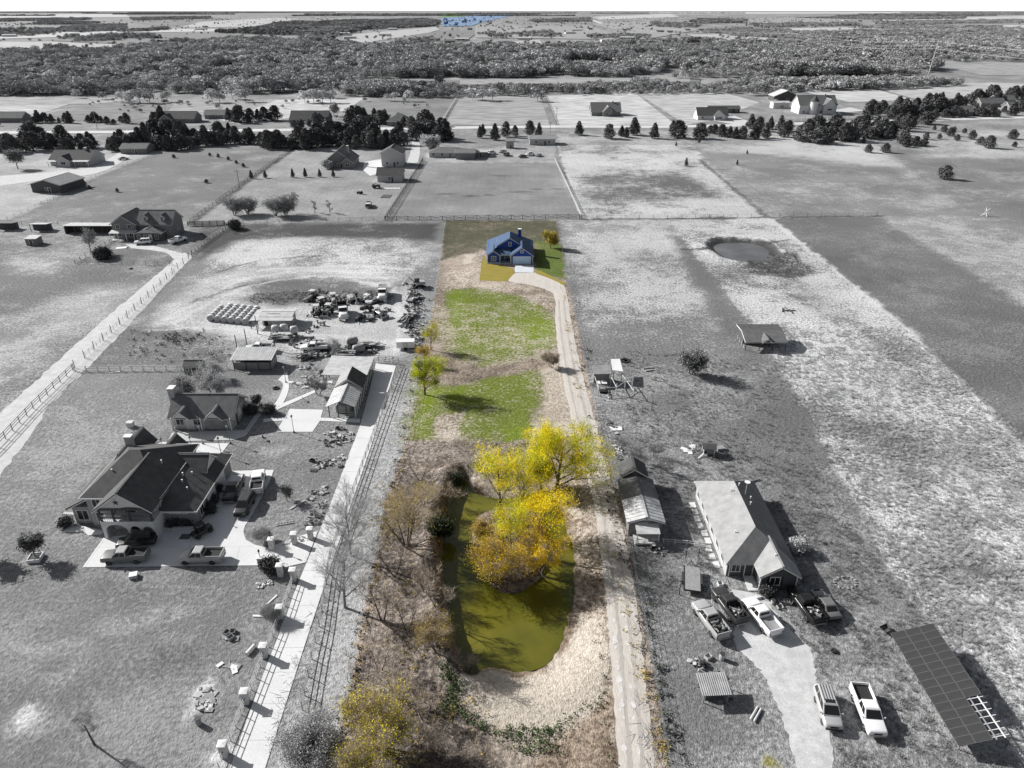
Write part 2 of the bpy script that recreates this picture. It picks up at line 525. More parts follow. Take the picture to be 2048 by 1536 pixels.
# --- big lawn
paint([(148,745),(460,742),(640,740),(790,738),(700,1000),(480,1536),(470,1700),(-900,1700),(-900,1200),(0,905)], 0.185, 0.265, 0.45, 0.26, rows=0.012)
paint([(0,900),(148,750),(340,750),(330,830),(180,960),(0,1060)], 0.20, 0.31, 0.48, 0.3, soft=3)
for (u, v, r, ry) in [(540,905,4,2.5),(120,1330,5,4),(60,1450,3,2.2),(240,1250,5,2),(330,1090+140,4,2),(90,1290,6,1),(560,790,3,2)]:
    spot(u, v, r, 0.27, 0.40, 0.55, ry=ry, mix=0.7)
for (u, v, r, ry) in [(110,1330,2.6,2),(340,1330,5,3),(250,1180,6,3),(330,950,3,2),(420,1420,5,2.5)]:
    spot(u, v, r, 0.115, 0.19, 0.4, ry=ry, mix=0.6)
spot(40, 1437, 1.9, 0.30, 0.72, 0.62, 0.3, ry=1.9)
spot(405, 1395, 1.7, 0.30, 0.7, 0.6, 0.3, ry=3.4, mix=0.9)
spot(445, 1510, 1.5, 0.30, 0.7, 0.6, 0.3, ry=2, mix=0.9)
stroke([(330,1110),(400,1150),(370,1200),(330,1240)], 1.1, 0.12, 0.2, 0.4, mix=0.5)
stroke([(0,1140),(120,1050),(200,1000)], 0.7, 0.12, 0.2, 0.4, mix=0.5)
paint([(800,735),(842,735),(812,880),(770,1000),(735,1180),(700,1330),(655,1560),(540,1560),(610,1320),(700,1010)], 0.22, 0.42, 0.52, 0.3, soft=0.5)
# --- right side pastures
paint([(1113,443),(1335,441),(1560,720),(1700,980),(1850,1240),(2048,1560),(2048,1700),(1345,1700),(1240,1000),(1160,680)], 0.17, 0.33, 0.45, 0.42)
paint([(1115,445),(1330,443),(1440,575),(1380,640),(1170,650),(1140,560)], 0.17, 0.46, 0.53, 0.5, soft=3)
paint([(1120,445),(1325,443),(1370,500),(1135,520)], 0.22, 0.54, 0.56, 0.5, soft=4)
paint([(1340,470),(1370,480),(1620,830),(1560,860)], 0.14, 0.25, 0.35, 0.3, soft=2)
paint([(1170,700),(1560,730),(1720,1010),(1620,1010),(1300,830)], 0.15, 0.29, 0.42, 0.35, soft=4)
paint([(1240,900),(1400,950),(1560,940),(1700,1130),(1860,1240),(2000,1560),(1345,1560)], 0.175, 0.31, 0.44, 0.36, soft=3)
paint([(1335,441),(1545,437),(1800,640),(2300,1060),(2300,1700),(2060,1560),(1850,1240),(1700,980),(1560,720)], 0.15, 0.56, 0.58, 0.62)
paint([(1480,520),(1590,505),(1640,545),(1580,560),(1500,545)], 0.07, 0.35, 0.35, 0.5, soft=1.5)
paint([(1690,840),(1800,860),(1930,900),(2000,960),(1900,960),(1780,930)], 0.14, 0.45, 0.42, 0.4, soft=5)
paint([(1560,560),(1640,565),(1720,650),(1640,640)], 0.19, 0.42, 0.45, 0.4, soft=4)
stroke([(1590,590),(1670,640),(1730,720),(1790,830)], 0.8, 0.13, 0.35, 0.4, mix=0.7)
stroke([(1640,650),(1700,720),(1760,830),(1850,990),(1990,1180)], 0.8, 0.13, 0.35, 0.4, mix=0.6)
paint([(1548,437),(1760,434),(2400,820),(2400,1120),(2048,890),(1800,645)], 0.135, 0.21, 0.42, 0.32, rows=0.018)
paint([(1760,434),(1945,432),(2400,600),(2400,815)], 0.22, 0.46, 0.52, 0.3, soft=3)
stroke([(1370,500),(1428,498)], 2.0, 0.07, 0.12, 0.4)
stroke([(1530,488),(1580,480)], 1.0, 0.10, 0.2, 0.4)
stroke([(1160,439),(1530,435),(1760,432)], 1.6, 0.07, 0.14, 0.4, mix=0.9)
for fl in ([(588,297),(380,447)], [(590,297),(480,372)]):
    stroke(fl, 1.6, 0.06, 0.13, 0.4, mix=0.9)
stroke([(1400,320),(1535,435)], 2.2, 0.09, 0.16, 0.4, mix=0.7)
stroke([(1540,437),(1800,645),(2048,893)], 1.6, 0.30, 0.62, 0.7, mix=0.8)
# gravel / parking in front of the right-hand house
paint([(1440,1190),(1530,1195),(1600,1260),(1650,1330),(1560,1320),(1470,1290)], 0.30, 0.48, 0.5, 0.3, soft=0.8)
# --- the coloured lot
SOIL_A = (0.24, 0.195, 0.16); SOIL_B = (0.60, 0.51, 0.425)
SAND_A = (0.48, 0.405, 0.33); SAND_B = (0.74, 0.655, 0.555)
GRN_A = (0.215, 0.265, 0.050); GRN_B = (0.60, 0.54, 0.42)
LOT = [(890,441),(1113,441),(1131,545),(1160,680),(1195,850),(1240,1000),(1290,1250),(1344,1560),(655,1560),(690,1400),(735,1180),(770,1000),(812,880),(842,735),(872,580)]
paint(LOT, SOIL_A, SOIL_B, 0.55, 0.3, hard=True)
paint([(890,441),(1113,441),(1128,520),(1090,530),(965,500),(885,520)], (0.13,0.13,0.085), (0.30,0.26,0.20), 0.42, 0.3, hard=False, soft=0.8)
paint([(1068,480),(1125,490),(1130,560),(1072,545)], (0.15,0.20,0.05), (0.36,0.31,0.20), 0.38, 0.3, soft=0.7)
paint([(900,580),(960,575),(1040,588),(1095,605),(1112,655),(1112,695),(1060,715),(960,735),(900,715),(886,660)], GRN_A, GRN_B, 0.45, 0.38, soft=2.5)
paint([(895,580),(935,582),(925,650),(895,650)], (0.215,0.285,0.035), GRN_B, 0.42, 0.3, soft=1.0)
paint([(1040,640),(1110,640),(1112,690),(1050,700)], (0.215,0.285,0.035), GRN_B, 0.43, 0.3, soft=1.5)
paint([(900,780),(960,750),(1080,735),(1095,760),(1070,850),(1050,885),(960,880),(880,870),(872,830)], GRN_A, GRN_B, 0.42, 0.38, soft=2.2)
paint([(832,775),(880,770),(905,775),(875,815),(866,880),(812,882)], (0.235,0.31,0.030), GRN_B, 0.38, 0.3, soft=2.2)
paint([(1000,860),(1060,850),(1055,890),(1000,885)], (0.215,0.285,0.035), GRN_B, 0.35, 0.3, soft=1.0)
paint([(895,780),(935,770),(925,800),(900,800)], (0.215,0.285,0.035), GRN_B, 0.35, 0.3, soft=1.0)
paint([(870,830),(920,825),(925,875),(868,880)], (0.30,0.25,0.18), SAND_B, 0.55, 0.3, soft=0.6)
paint([(1095,735),(1135,700),(1195,860),(1060,882),(1075,830)], SAND_A, SAND_B, 0.55, 0.2, soft=0.8)
paint([(880,700),(960,738),(1090,715),(1100,735),(960,760),(900,775),(860,740)], SOIL_A, (0.5,0.41,0.33), 0.5, 0.3, soft=0.8)
paint([(890,545),(962,530),(958,565),(1030,570),(1100,590),(1112,625),(1040,590),(960,575),(900,578)], (0.30,0.235,0.18), SAND_B, 0.52, 0.3, soft=0.7)
paint([(930,510),(950,508),(945,525),(925,530)], (0.5,0.41,0.32), SAND_B, 0.7, 0.2, soft=0.4)
paint([(812,880),(1060,880),(1050,940),(1000,955),(930,955),(850,930),(790,940)], (0.23,0.19,0.165), (0.54,0.47,0.41), 0.5, 0.45, soft=0.5)
paint([(790,940),(900,950),(890,1180),(930,1340),(915,1380),(960,1450),(1000,1560),(655,1560),(690,1400),(735,1180)], (0.16,0.135,0.12), (0.46,0.39,0.335), 0.45, 0.5, soft=0.5)
paint([(930,1345),(1000,1340),(1090,1335),(1140,1260),(1160,1200),(1215,1230),(1222,1400),(1150,1470),(1050,1475),(960,1440),(918,1385)], SAND_A, SAND_B, 0.62, 0.25, soft=0.4)
paint([(1100,985),(1150,980),(1215,1180),(1220,1240),(1150,1210),(1146,1100),(1125,1040)], (0.34,0.25,0.18), SAND_B, 0.52, 0.3, soft=0.3)
paint([(1100,1480),(1230,1370),(1240,1560),(1060,1560)], (0.22,0.165,0.12), (0.55,0.44,0.34), 0.5, 0.35, soft=0.5)
_isl = [(944,1000),(1090,1000),(1105,1100),(1060,1200),(960,1180)]
paint(_isl, (0.16,0.125,0.10), (0.36,0.28,0.22), 0.45, 0.4)
# wet rim of the pond
_d = seg_dist(jx, jy, POND, True); _i = np.nonzero((np.abs(gx) < 20) & (_d < 1.0) & (gy < 90) & (gy > 40))[0]
_apply(_i, np.clip(1-_d[_i]/1.0, 0, 1), (0.20,0.14,0.09), (0.34,0.24,0.16), 0.5, 0.2)
_d = seg_dist(jx, jy, POOL2, True); _i = np.nonzero(_d < 3.0)[0]
_apply(_i, np.clip(1.5-_d[_i]/3.0, 0, 1), 0.05, 0.11, 0.4, 0.3)
# a single tinted tuft kept in the picture by the black-and-white editing
spot(1545, 1525, 1.1, (0.26,0.24,0.05), (0.40,0.37,0.12), 0.5, ry=1.5)
# patchiness at the scale of metres to tens of metres
_n = 0.5*vnoise(gx, gy, 11, 5) + 0.3*vnoise(gx, gy, 4.5, 6) + 0.2*vnoise(gx, gy, 30, 7)
_lot = pip(gx, gy, poly_px(LOT))
PR[:, 0] = np.clip(PR[:, 0] + (_n-0.5)*np.where(_lot, 0.30, 0.50), 0.02, 0.98)
_n2 = (0.6*vnoise(gx, gy, 18, 8) + 0.4*vnoise(gx, gy, 6, 9) - 0.5)
A[:, :3] *= (1 + 0.45*_n2)[:, None]; B[:, :3] *= (1 + 0.30*_n2)[:, None]
A[:, 3] = 1; B[:, 3] = 1

nx, ny = len(xs), len(ys)
me = bpy.data.meshes.new('ground')
me.vertices.add(NV)
me.vertices.foreach_set('co', np.stack([gx, gy, gz], 1).astype(np.float32).ravel())
ii = (np.arange(ny-1)[:, None]*nx + np.arange(nx-1)[None, :]).ravel()
quads = np.stack([ii, ii+1, ii+nx+1, ii+nx], 1).astype(np.int32)
me.loops.add(quads.size); me.loops.foreach_set('vertex_index', quads.ravel())
me.polygons.add(len(quads)); me.polygons.foreach_set('loop_start', np.arange(len(quads), dtype=np.int32)*4)
me.polygons.foreach_set('use_smooth', np.ones(len(quads), bool))
me.update(calc_edges=True)
for nm, arr in (('tone_a', A), ('tone_b', B), ('cover', PR)):
    at = me.attributes.new(nm, 'FLOAT_COLOR', 'POINT')
    at.data.foreach_set('color', arr.astype(np.float32).ravel())

def ground_material():
    m = bpy.data.materials.new('ground_cover'); m.use_nodes = True
    N = m.node_tree.nodes; L = m.node_tree.links
    b = N['Principled BSDF']; b.inputs['Roughness'].default_value = 0.95; b.inputs['Specular IOR Level'].default_value = 0.1
    ge = N.new('ShaderNodeNewGeometry')
    def noise(scale, detail, rough=0.6, stretch=None):
        n = N.new('ShaderNodeTexNoise'); n.inputs['Scale'].default_value = scale
        n.inputs['Detail'].default_value = detail; n.inputs['Roughness'].default_value = rough
        src = ge.outputs['Position']
        if stretch:
            mp = N.new('ShaderNodeMapping'); mp.inputs['Scale'].default_value = stretch; mp.inputs['Rotation'].default_value = (0, 0, 0.5)
            L.new(src, mp.inputs['Vector']); src = mp.outputs['Vector']
        L.new(src, n.inputs['Vector']); return n.outputs['Fac']
    def math_(op, a, c, clamp=False):
        n = N.new('ShaderNodeMath'); n.operation = op; n.use_clamp = clamp
        for i, q in enumerate((a, c)):
            if isinstance(q, (int, float)): n.inputs[i].default_value = q
            else: L.new(q, n.inputs[i])
        return n.outputs[0]
    at = {}
    for nm in ('tone_a', 'tone_b', 'cover'):
        a = N.new('ShaderNodeAttribute'); a.attribute_name = nm; at[nm] = a.outputs['Color']
    sp = N.new('ShaderNodeSeparateColor'); L.new(at['cover'], sp.inputs[0])
    n1 = noise(0.33, 7, 0.68); n2 = noise(1.7, 5, 0.62); n3 = noise(7.0, 4, 0.65, (1.0, 0.45, 1.0)); n4 = noise(0.9, 6, 0.7, (0.35, 1.3, 1))
    s = math_('ADD', math_('MULTIPLY', n1, 0.40), math_('ADD', math_('MULTIPLY', n2, 0.42), math_('MULTIPLY', n4, 0.18)))
    s = math_('ADD', s, math_('MULTIPLY', math_('SUBTRACT', sp.outputs[0], 0.5), 0.62))
    mr = N.new('ShaderNodeMapRange'); mr.interpolation_type = 'SMOOTHSTEP'
    mr.inputs['From Min'].default_value = 0.42; mr.inputs['From Max'].default_value = 0.60
    L.new(s, mr.inputs['Value'])
    mx = N.new('ShaderNodeMix'); mx.data_type = 'RGBA'
    L.new(mr.outputs['Result'], mx.inputs[0]); L.new(at['tone_a'], mx.inputs[6]); L.new(at['tone_b'], mx.inputs[7])
    f = math_('MULTIPLY', math_('SUBTRACT', math_('ADD', math_('MULTIPLY', n3, 0.65), math_('MULTIPLY', n2, 0.35)), 0.5), math_('MULTIPLY', sp.outputs[1], 10.0))
    f = math_('MAXIMUM', math_('ADD', f, 1.0), 0.25)
    sx = N.new('ShaderNodeSeparateXYZ'); L.new(ge.outputs['Position'], sx.inputs[0])
    row = math_('SINE', math_('ADD', math_('MULTIPLY', sx.outputs['X'], 2.4), math_('MULTIPLY', n1, 11.0)), 0.0)
    f = math_('MULTIPLY', f, math_('ADD', 1.0, math_('MULTIPLY', row, sp.outputs[2])))
    vm = N.new('ShaderNodeVectorMath'); vm.operation = 'SCALE'
    L.new(mx.outputs[2], vm.inputs[0]); L.new(f, vm.inputs['Scale'])
    L.new(vm.outputs['Vector'], b.inputs['Base Color'])
    bp = N.new('ShaderNodeBump'); bp.inputs['Strength'].default_value = 0.9; bp.inputs['Distance'].default_value = 0.28
    L.new(math_('ADD', math_('MULTIPLY', n2, 1.0), math_('MULTIPLY', n3, 0.5)), bp.inputs['Height'])
    L.new(bp.outputs['Normal'], b.inputs['Normal'])
    return m
me.materials.append(ground_material())
ground = tag(new_obj('ground', me), 'grassy fields and bare soil reaching to the horizon', 'ground', kind='structure')

# ---------------------------------------------------------------- sheets laid on the ground
def sheet_mat(key, a, b, scale=1.2, amp=0.5, fine=6.0, rough=0.92, bump=0.3, stretch=(1, 1, 1), fv=0.22):
    m = bpy.data.materials.new(key); m.use_nodes = True
    N = m.node_tree.nodes; L = m.node_tree.links
    p = N['Principled BSDF']; p.inputs['Roughness'].default_value = rough; p.inputs['Specular IOR Level'].default_value = 0.15
    ge = N.new('ShaderNodeNewGeometry')
    mp = N.new('ShaderNodeMapping'); mp.inputs['Scale'].default_value = stretch
    L.new(ge.outputs['Position'], mp.inputs['Vector'])
    n = N.new('ShaderNodeTexNoise'); n.inputs['Scale'].default_value = scale; n.inputs['Detail'].default_value = 6; n.inputs['Roughness'].default_value = 0.65
    n2 = N.new('ShaderNodeTexNoise'); n2.inputs['Scale'].default_value = fine; n2.inputs['Detail'].default_value = 4
    L.new(mp.outputs['Vector'], n.inputs['Vector']); L.new(mp.outputs['Vector'], n2.inputs['Vector'])
    mr = N.new('ShaderNodeMapRange'); mr.interpolation_type = 'SMOOTHSTEP'
    mr.inputs['From Min'].default_value = 0.5-amp*0.35; mr.inputs['From Max'].default_value = 0.5+amp*0.35
    L.new(n.outputs['Fac'], mr.inputs['Value'])
    mx = N.new('ShaderNodeMix'); mx.data_type = 'RGBA'
    mx.inputs[6].default_value = (*_c(a), 1); mx.inputs[7].default_value = (*_c(b), 1)
    L.new(mr.outputs['Result'], mx.inputs[0])
    m3 = N.new('ShaderNodeMapRange'); m3.inputs['From Min'].default_value = 0.25; m3.inputs['From Max'].default_value = 0.75
    m3.inputs['To Min'].default_value = 1-fv; m3.inputs['To Max'].default_value = 1+fv
    L.new(n2.outputs['Fac'], m3.inputs['Value'])
    vm = N.new('ShaderNodeVectorMath'); vm.operation = 'SCALE'
    L.new(mx.outputs[2], vm.inputs[0]); L.new(m3.outputs['Result'], vm.inputs['Scale'])
    L.new(vm.outputs['Vector'], p.inputs['Base Color'])
    if bump:
        bp = N.new('ShaderNodeBump'); bp.inputs['Strength'].default_value = bump; bp.inputs['Distance'].default_value = 0.05
        L.new(n2.outputs['Fac'], bp.inputs['Height']); L.new(bp.outputs['Normal'], p.inputs['Normal'])
    MATS[key] = m
    return m

sheet_mat('gravel_white', 0.40, 0.66, 0.9, 0.9, 9.0)
sheet_mat('dirt_pale', 0.44, 0.66, 0.6, 0.9, 5.0)
sheet_mat('lot_gravel', (0.64, 0.585, 0.525), (0.79, 0.74, 0.68), 0.5, 0.9, 7.0, stretch=(2.2, 0.25, 1))
sheet_mat('pale_gravel', (0.47, 0.44, 0.42), (0.60, 0.575, 0.55), 0.6, 0.8, 8.0)
sheet_mat('slab_concrete', 0.64, 0.77, 0.25, 1.0, 4.0, bump=0.03, fv=0.07)
sheet_mat('slab_grey', 0.42, 0.56, 0.3, 1.0, 4.0, bump=0.03, fv=0.08)
sheet_mat('asphalt_pale', 0.52, 0.68, 0.15, 0.9, 1.0, bump=0.0)
sheet_mat('straw_lawn', (0.30, 0.245, 0.045), (0.44, 0.36, 0.085), 0.9, 0.8, 4.0, stretch=(0.4, 2.0, 1))
sheet_mat('apron', (0.72, 0.76, 0.80), (0.82, 0.86, 0.90), 0.6, 0.9, 3.0, bump=0.05)

def ngon_sheet(name, pts, z, mat, label=None, thick=0.0, world=None):
    poly = world if world is not None else [G(u, v) for u, v in pts]
    b = MB()
    if thick:
        a = sum(poly[i][0]*poly[(i+1) % len(poly)][1]-poly[(i+1) % len(poly)][0]*poly[i][1] for i in range(len(poly)))
        if a < 0: poly = poly[::-1]
        b.prism(poly, z-thick, z)
    else:
        b.add([(x, y, z) for x, y in poly], [tuple(range(len(poly)))])
    o = b.build(name, mat)
    # face upwards
    if not thick and o.data.polygons[0].normal.z < 0:
        o.data.flip_normals()
    return tag(o, label, None, kind='structure')

def catmull(pts, n):
    out = []
    P = [pts[0]] + list(pts) + [pts[-1]]
    for i in range(1, len(P)-2):
        for k in range(n):
            t = k/n
            q = []
            for c in range(2):
                p0, p1, p2, p3 = P[i-1][c], P[i][c], P[i+1][c], P[i+2][c]
                q.append(0.5*((2*p1)+(-p0+p2)*t+(2*p0-5*p1+4*p2-p3)*t*t+(-p0+3*p1-3*p2+p3)*t*t*t))
            out.append(tuple(q))
    out.append(tuple(pts[-1]))
    return out

def strip(name, left, right, z, mat, label=None, n=14, jit=0.0, follow=False):
    l = catmull([G(*p) for p in left], n); r = catmull([G(*p) for p in right], n)
    b = MB(); vs = []
    for i, (p, q) in enumerate(zip(l, r)):
        dx, dy = q[0]-p[0], q[1]-p[1]; d = math.hypot(dx, dy); dx /= d; dy /= d
        j0 = jit*(random.random()-0.5); j1 = jit*(random.random()-0.5)
        for k in range(5):
            t = k/4; o = j0*(1-t) - j1*t if k in (0, 4) else 0
            x = p[0]+(q[0]-p[0])*t+dx*(j0 if k == 0 else (j1 if k == 4 else 0)); y = p[1]+(q[1]-p[1])*t+dy*(j0 if k == 0 else (j1 if k == 4 else 0))
            zz = z + (hz(x, y) if follow else 0) - (0.03 if k in (0, 4) and jit else 0)
            vs.append((x, y, zz))
    fs = []
    for i in range(len(l)-1):
        for k in range(4):
            a = i*5+k
            fs.append((a, a+1, a+6, a+5))
    b.add(vs, fs)
    o = b.build(name, mat)
    if o.data.polygons[0].normal.z < 0: o.data.flip_normals()
    return tag(o, label, None, kind='structure')

strip('gravel_driveway', [(1031,546),(1018,562),(1060,570),(1100,583),(1110,600),(1112,660),(1122,740),(1146,850),(1168,930),(1188,1010),(1200,1100),(1212,1200),(1222,1320),(1240,1560)],
      [(1067,545),(1085,549),(1112,560),(1128,572),(1136,600),(1146,660),(1164,745),(1192,850),(1212,930),(1236,1010),(1254,1100),(1272,1200),(1287,1320),(1312,1560)],
      0.05, 'lot_gravel', 'tan gravel driveway running up the middle lot', jit=0.25)
sheet_mat('rut', (0.50, 0.46, 0.42), (0.63, 0.59, 0.55), 0.7, 0.9, 7.0, stretch=(2.2, 0.3, 1))
_gd = bpy.data.objects['gravel_driveway']
_lc = catmull([G(*p) for p in [(1112,600),(1114,660),(1124,740),(1148,850),(1172,930),(1192,1010),(1206,1100),(1218,1200),(1230,1320),(1246,1560)]], 12)
_rc = catmull([G(*p) for p in [(1134,600),(1144,660),(1162,745),(1190,850),(1208,930),(1232,1010),(1250,1100),(1268,1200),(1282,1320),(1307,1560)]], 12)
for t_ in (0.26, 0.70):
    b = MB(); vs = []; fs = []
    for i, (p, q) in enumerate(zip(_lc, _rc)):
        c = (p[0]+(q[0]-p[0])*t_, p[1]+(q[1]-p[1])*t_); w_ = 0.22*random.uniform(0.6, 1.3); o_ = random.uniform(-0.06, 0.06)
        vs += [(c[0]-w_+o_, c[1], 0.0545), (c[0]+w_+o_, c[1], 0.0545)]
        if i: fs.append((2*i-2, 2*i-1, 2*i+1, 2*i))
    b.add(vs, fs); rt = b.build('wheel_rut', 'rut', _gd)
    if rt.data.polygons[0].normal.z < 0: rt.data.flip_normals()
strip('concrete_driveway', [(752,727),(724,838),(698,909),(664,1000),(628,1090),(583,1200),(528,1345),(452,1560)],
      [(792,732),(757,845),(738,905),(702,1010),(676,1090),(640,1198),(592,1345),(523,1560)], 0.055, 'slab_concrete', 'long pale concrete driveway beside the rail fence', n=10)
ngon_sheet('parking_pad', [(165,1135),(207,1076),(260,1070),(330,1058),(388,1058),(415,1030),(440,985),(432,943),(548,940),(540,962),(505,1030),(490,1052),(487,1064),(492,1080),(510,1090),(535,1096),(600,1072),(636,1062),(612,1125),(560,1137),(530,1131)], 0.05, 'slab_concrete', 'pale concrete parking pad in front of the large house')
ngon_sheet('patio', [(580,818),(646,820),(640,842),(625,864),(552,864)], 0.05, 'slab_concrete', 'white concrete court beside the guest house')
ngon_sheet('patio', [(302,893),(325,884),(345,886),(458,887),(440,912),(352,912)], 0.05, 'slab_concrete', 'concrete terrace with lamp posts behind the large house')
ngon_sheet('patio', [(336,884),(344,866),(490,860),(516,822),(522,830),(492,872),(470,880)], 0.06, 'slab_grey', 'grey concrete apron round the guest house')
strip('garden_path', [(556,760),(566,768),(563,783),(553,803),(540,817)], [(574,742),(578,768),(576,785),(567,805),(556,820)], 0.05, 'slab_concrete', 'curved pale concrete garden path')
strip('garden_path', [(553,812),(590,797),(630,780)], [(556,819),(594,802),(633,784)], 0.052, 'slab_concrete', 'straight pale concrete path branching to the stable')
strip('garden_path', [(572,762),(620,763),(665,762)], [(573,767),(620,768),(665,767)], 0.054, 'slab_concrete', 'narrow concrete path towards the stable')
strip('garden_path', [(528,838),(560,836),(640,836),(720,838)], [(526,845),(560,842),(640,842),(720,846)], 0.054, 'slab_concrete', 'concrete walk past the court to the driveway')
strip('garden_path', [(128,1024),(170,1026)], [(126,1029),(168,1031)], 0.05, 'slab_grey')
ngon_sheet('flower_bed_edge', [(127,1064),(140,1052),(170,1054),(205,1062),(206,1068),(178,1072),(168,1064)], 0.12, 'slab_concrete', 'pale kerbed flower bed beside the large house', thick=0.2)
ngon_sheet('apron_slab', [(1029,531),(1068,531),(1067,545),(1030,545)], 0.06, 'apron', 'white concrete apron in front of the blue garage')
ngon_sheet('straw_lawn', [(968,508),(976,528),(1000,530),(1028,538),(1028,547),(1014,563),(959,561),(963,525)], 0.03, 'straw_lawn', 'yellow laid turf in front of the blue house')
ngon_sheet('straw_lawn', [(1070,541),(1080,541),(1104,553),(1131,566),(1128,571),(1100,560),(1072,547)], 0.03, 'straw_lawn', 'narrow yellow strip of turf beside the curved drive')
strip('gravel_driveway', [(1462,1178),(1470,1240),(1470,1290),(1520,1340),(1560,1420),(1600,1560)], [(1535,1192),(1560,1240),(1620,1300),(1632,1370),(1650,1430),(1672,1560)], 0.045, 'gravel_white', 'white gravel drive beside the parked pickups', jit=0.5)
strip('dirt_road', [(-290,1080),(-90,905),(35,795),(130,708),(228,622),(324,540),(368,505)], [(-110,1110),(20,925),(110,800),(180,730),(262,645),(348,552),(386,512)], 0.03, 'dirt_pale', 'pale dirt track running beside the left fence', jit=0.8)
# control joints of the concrete drive
_l = catmull([G(*p) for p in [(752,727),(724,838),(698,909),(664,1000),(628,1090),(583,1200),(528,1345),(452,1560)]], 10)
_r = catmull([G(*p) for p in [(792,732),(757,845),(738,905),(702,1010),(676,1090),(640,1198),(592,1345),(523,1560)]], 10)
_cd = bpy.data.objects['concrete_driveway']
for i in range(3, len(_l), 3):
    (xa, ya), (xb, yb) = _l[i], _r[i]
    b = MB(); b.add([(xa, ya-0.03, 0.059), (xb, yb-0.03, 0.059), (xb, yb+0.03, 0.059), (xa, ya+0.03, 0.059)], [(0, 1, 2, 3)])
    b.build('joint', 'concrete_old', _cd)
_pp = bpy.data.objects['parking_pad']
for (a_, b_) in (((213,1073),(170,1135)), ((300,1062),(262,1134)), ((388,1058),(372,1133)), ((195,1095),(505,1094)), ((460,943),(425,1020)), ((505,941),(470,1060)), ((432,985),(525,985)), ((480,1094),(470,1132))):
    (xa, ya), (xb, yb) = G(*a_), G(*b_); d = math.hypot(xb-xa, yb-ya); nx_, ny_ = -(yb-ya)/d*0.025, (xb-xa)/d*0.025
    b = MB(); b.add([(xa-nx_, ya-ny_, 0.054), (xb-nx_, yb-ny_, 0.054), (xb+nx_, yb+ny_, 0.054), (xa+nx_, ya+ny_, 0.054)], [(0, 1, 2, 3)])
    b.build('joint', 'concrete_old', _pp)
strip('dirt_road', [(372,508),(340,500),(300,490),(250,488)], [(384,516),(352,520),(330,505),(262,496)], 0.028, 'dirt_pale', None, jit=0.6)
strip('country_road', [(-1500,268),(0,263),(540,258),(1100,251),(1400,250),(2048,233),(3200,205)], [(-1500,273),(0,268),(540,263),(1100,256),(1400,255),(2048,237),(3200,209)], 0.12, 'asphalt_pale', 'pale country road crossing behind the houses', n=6)
strip('dirt_road', [(812,330),(822,300),(826,264)], [(836,325),(840,300),(836,264)], 0.06, 'dirt_pale', 'pale driveway leading up to the country road')
strip('dirt_road', [(0,352),(90,345),(180,335),(240,305)], [(0,372),(90,360),(200,345),(262,312)], 0.06, 'dirt_pale', 'pale track past the far left barns')
ngon_sheet('patio', [(726,340),(728,324),(752,320),(768,318),(764,345),(740,352)], 0.06, 'slab_concrete', 'white concrete yard between the two far houses')
for pts, lab in (([(1420,240),(1480,252),(1520,252),(1470,232)], 'pale driveway by the far right farmhouses'), ([(1700,215),(1730,222),(1680,226),(1650,224)], 'pale yard in front of the turreted house')):
    ngon_sheet('dirt_road', pts, 0.15, 'dirt_pale', lab)
strip('country_road', [(1175,38),(1220,55),(1320,88)], [(1181,38),(1232,55),(1340,88)], 0.8, 'asphalt_pale', 'straight pale road running off through the far fields')

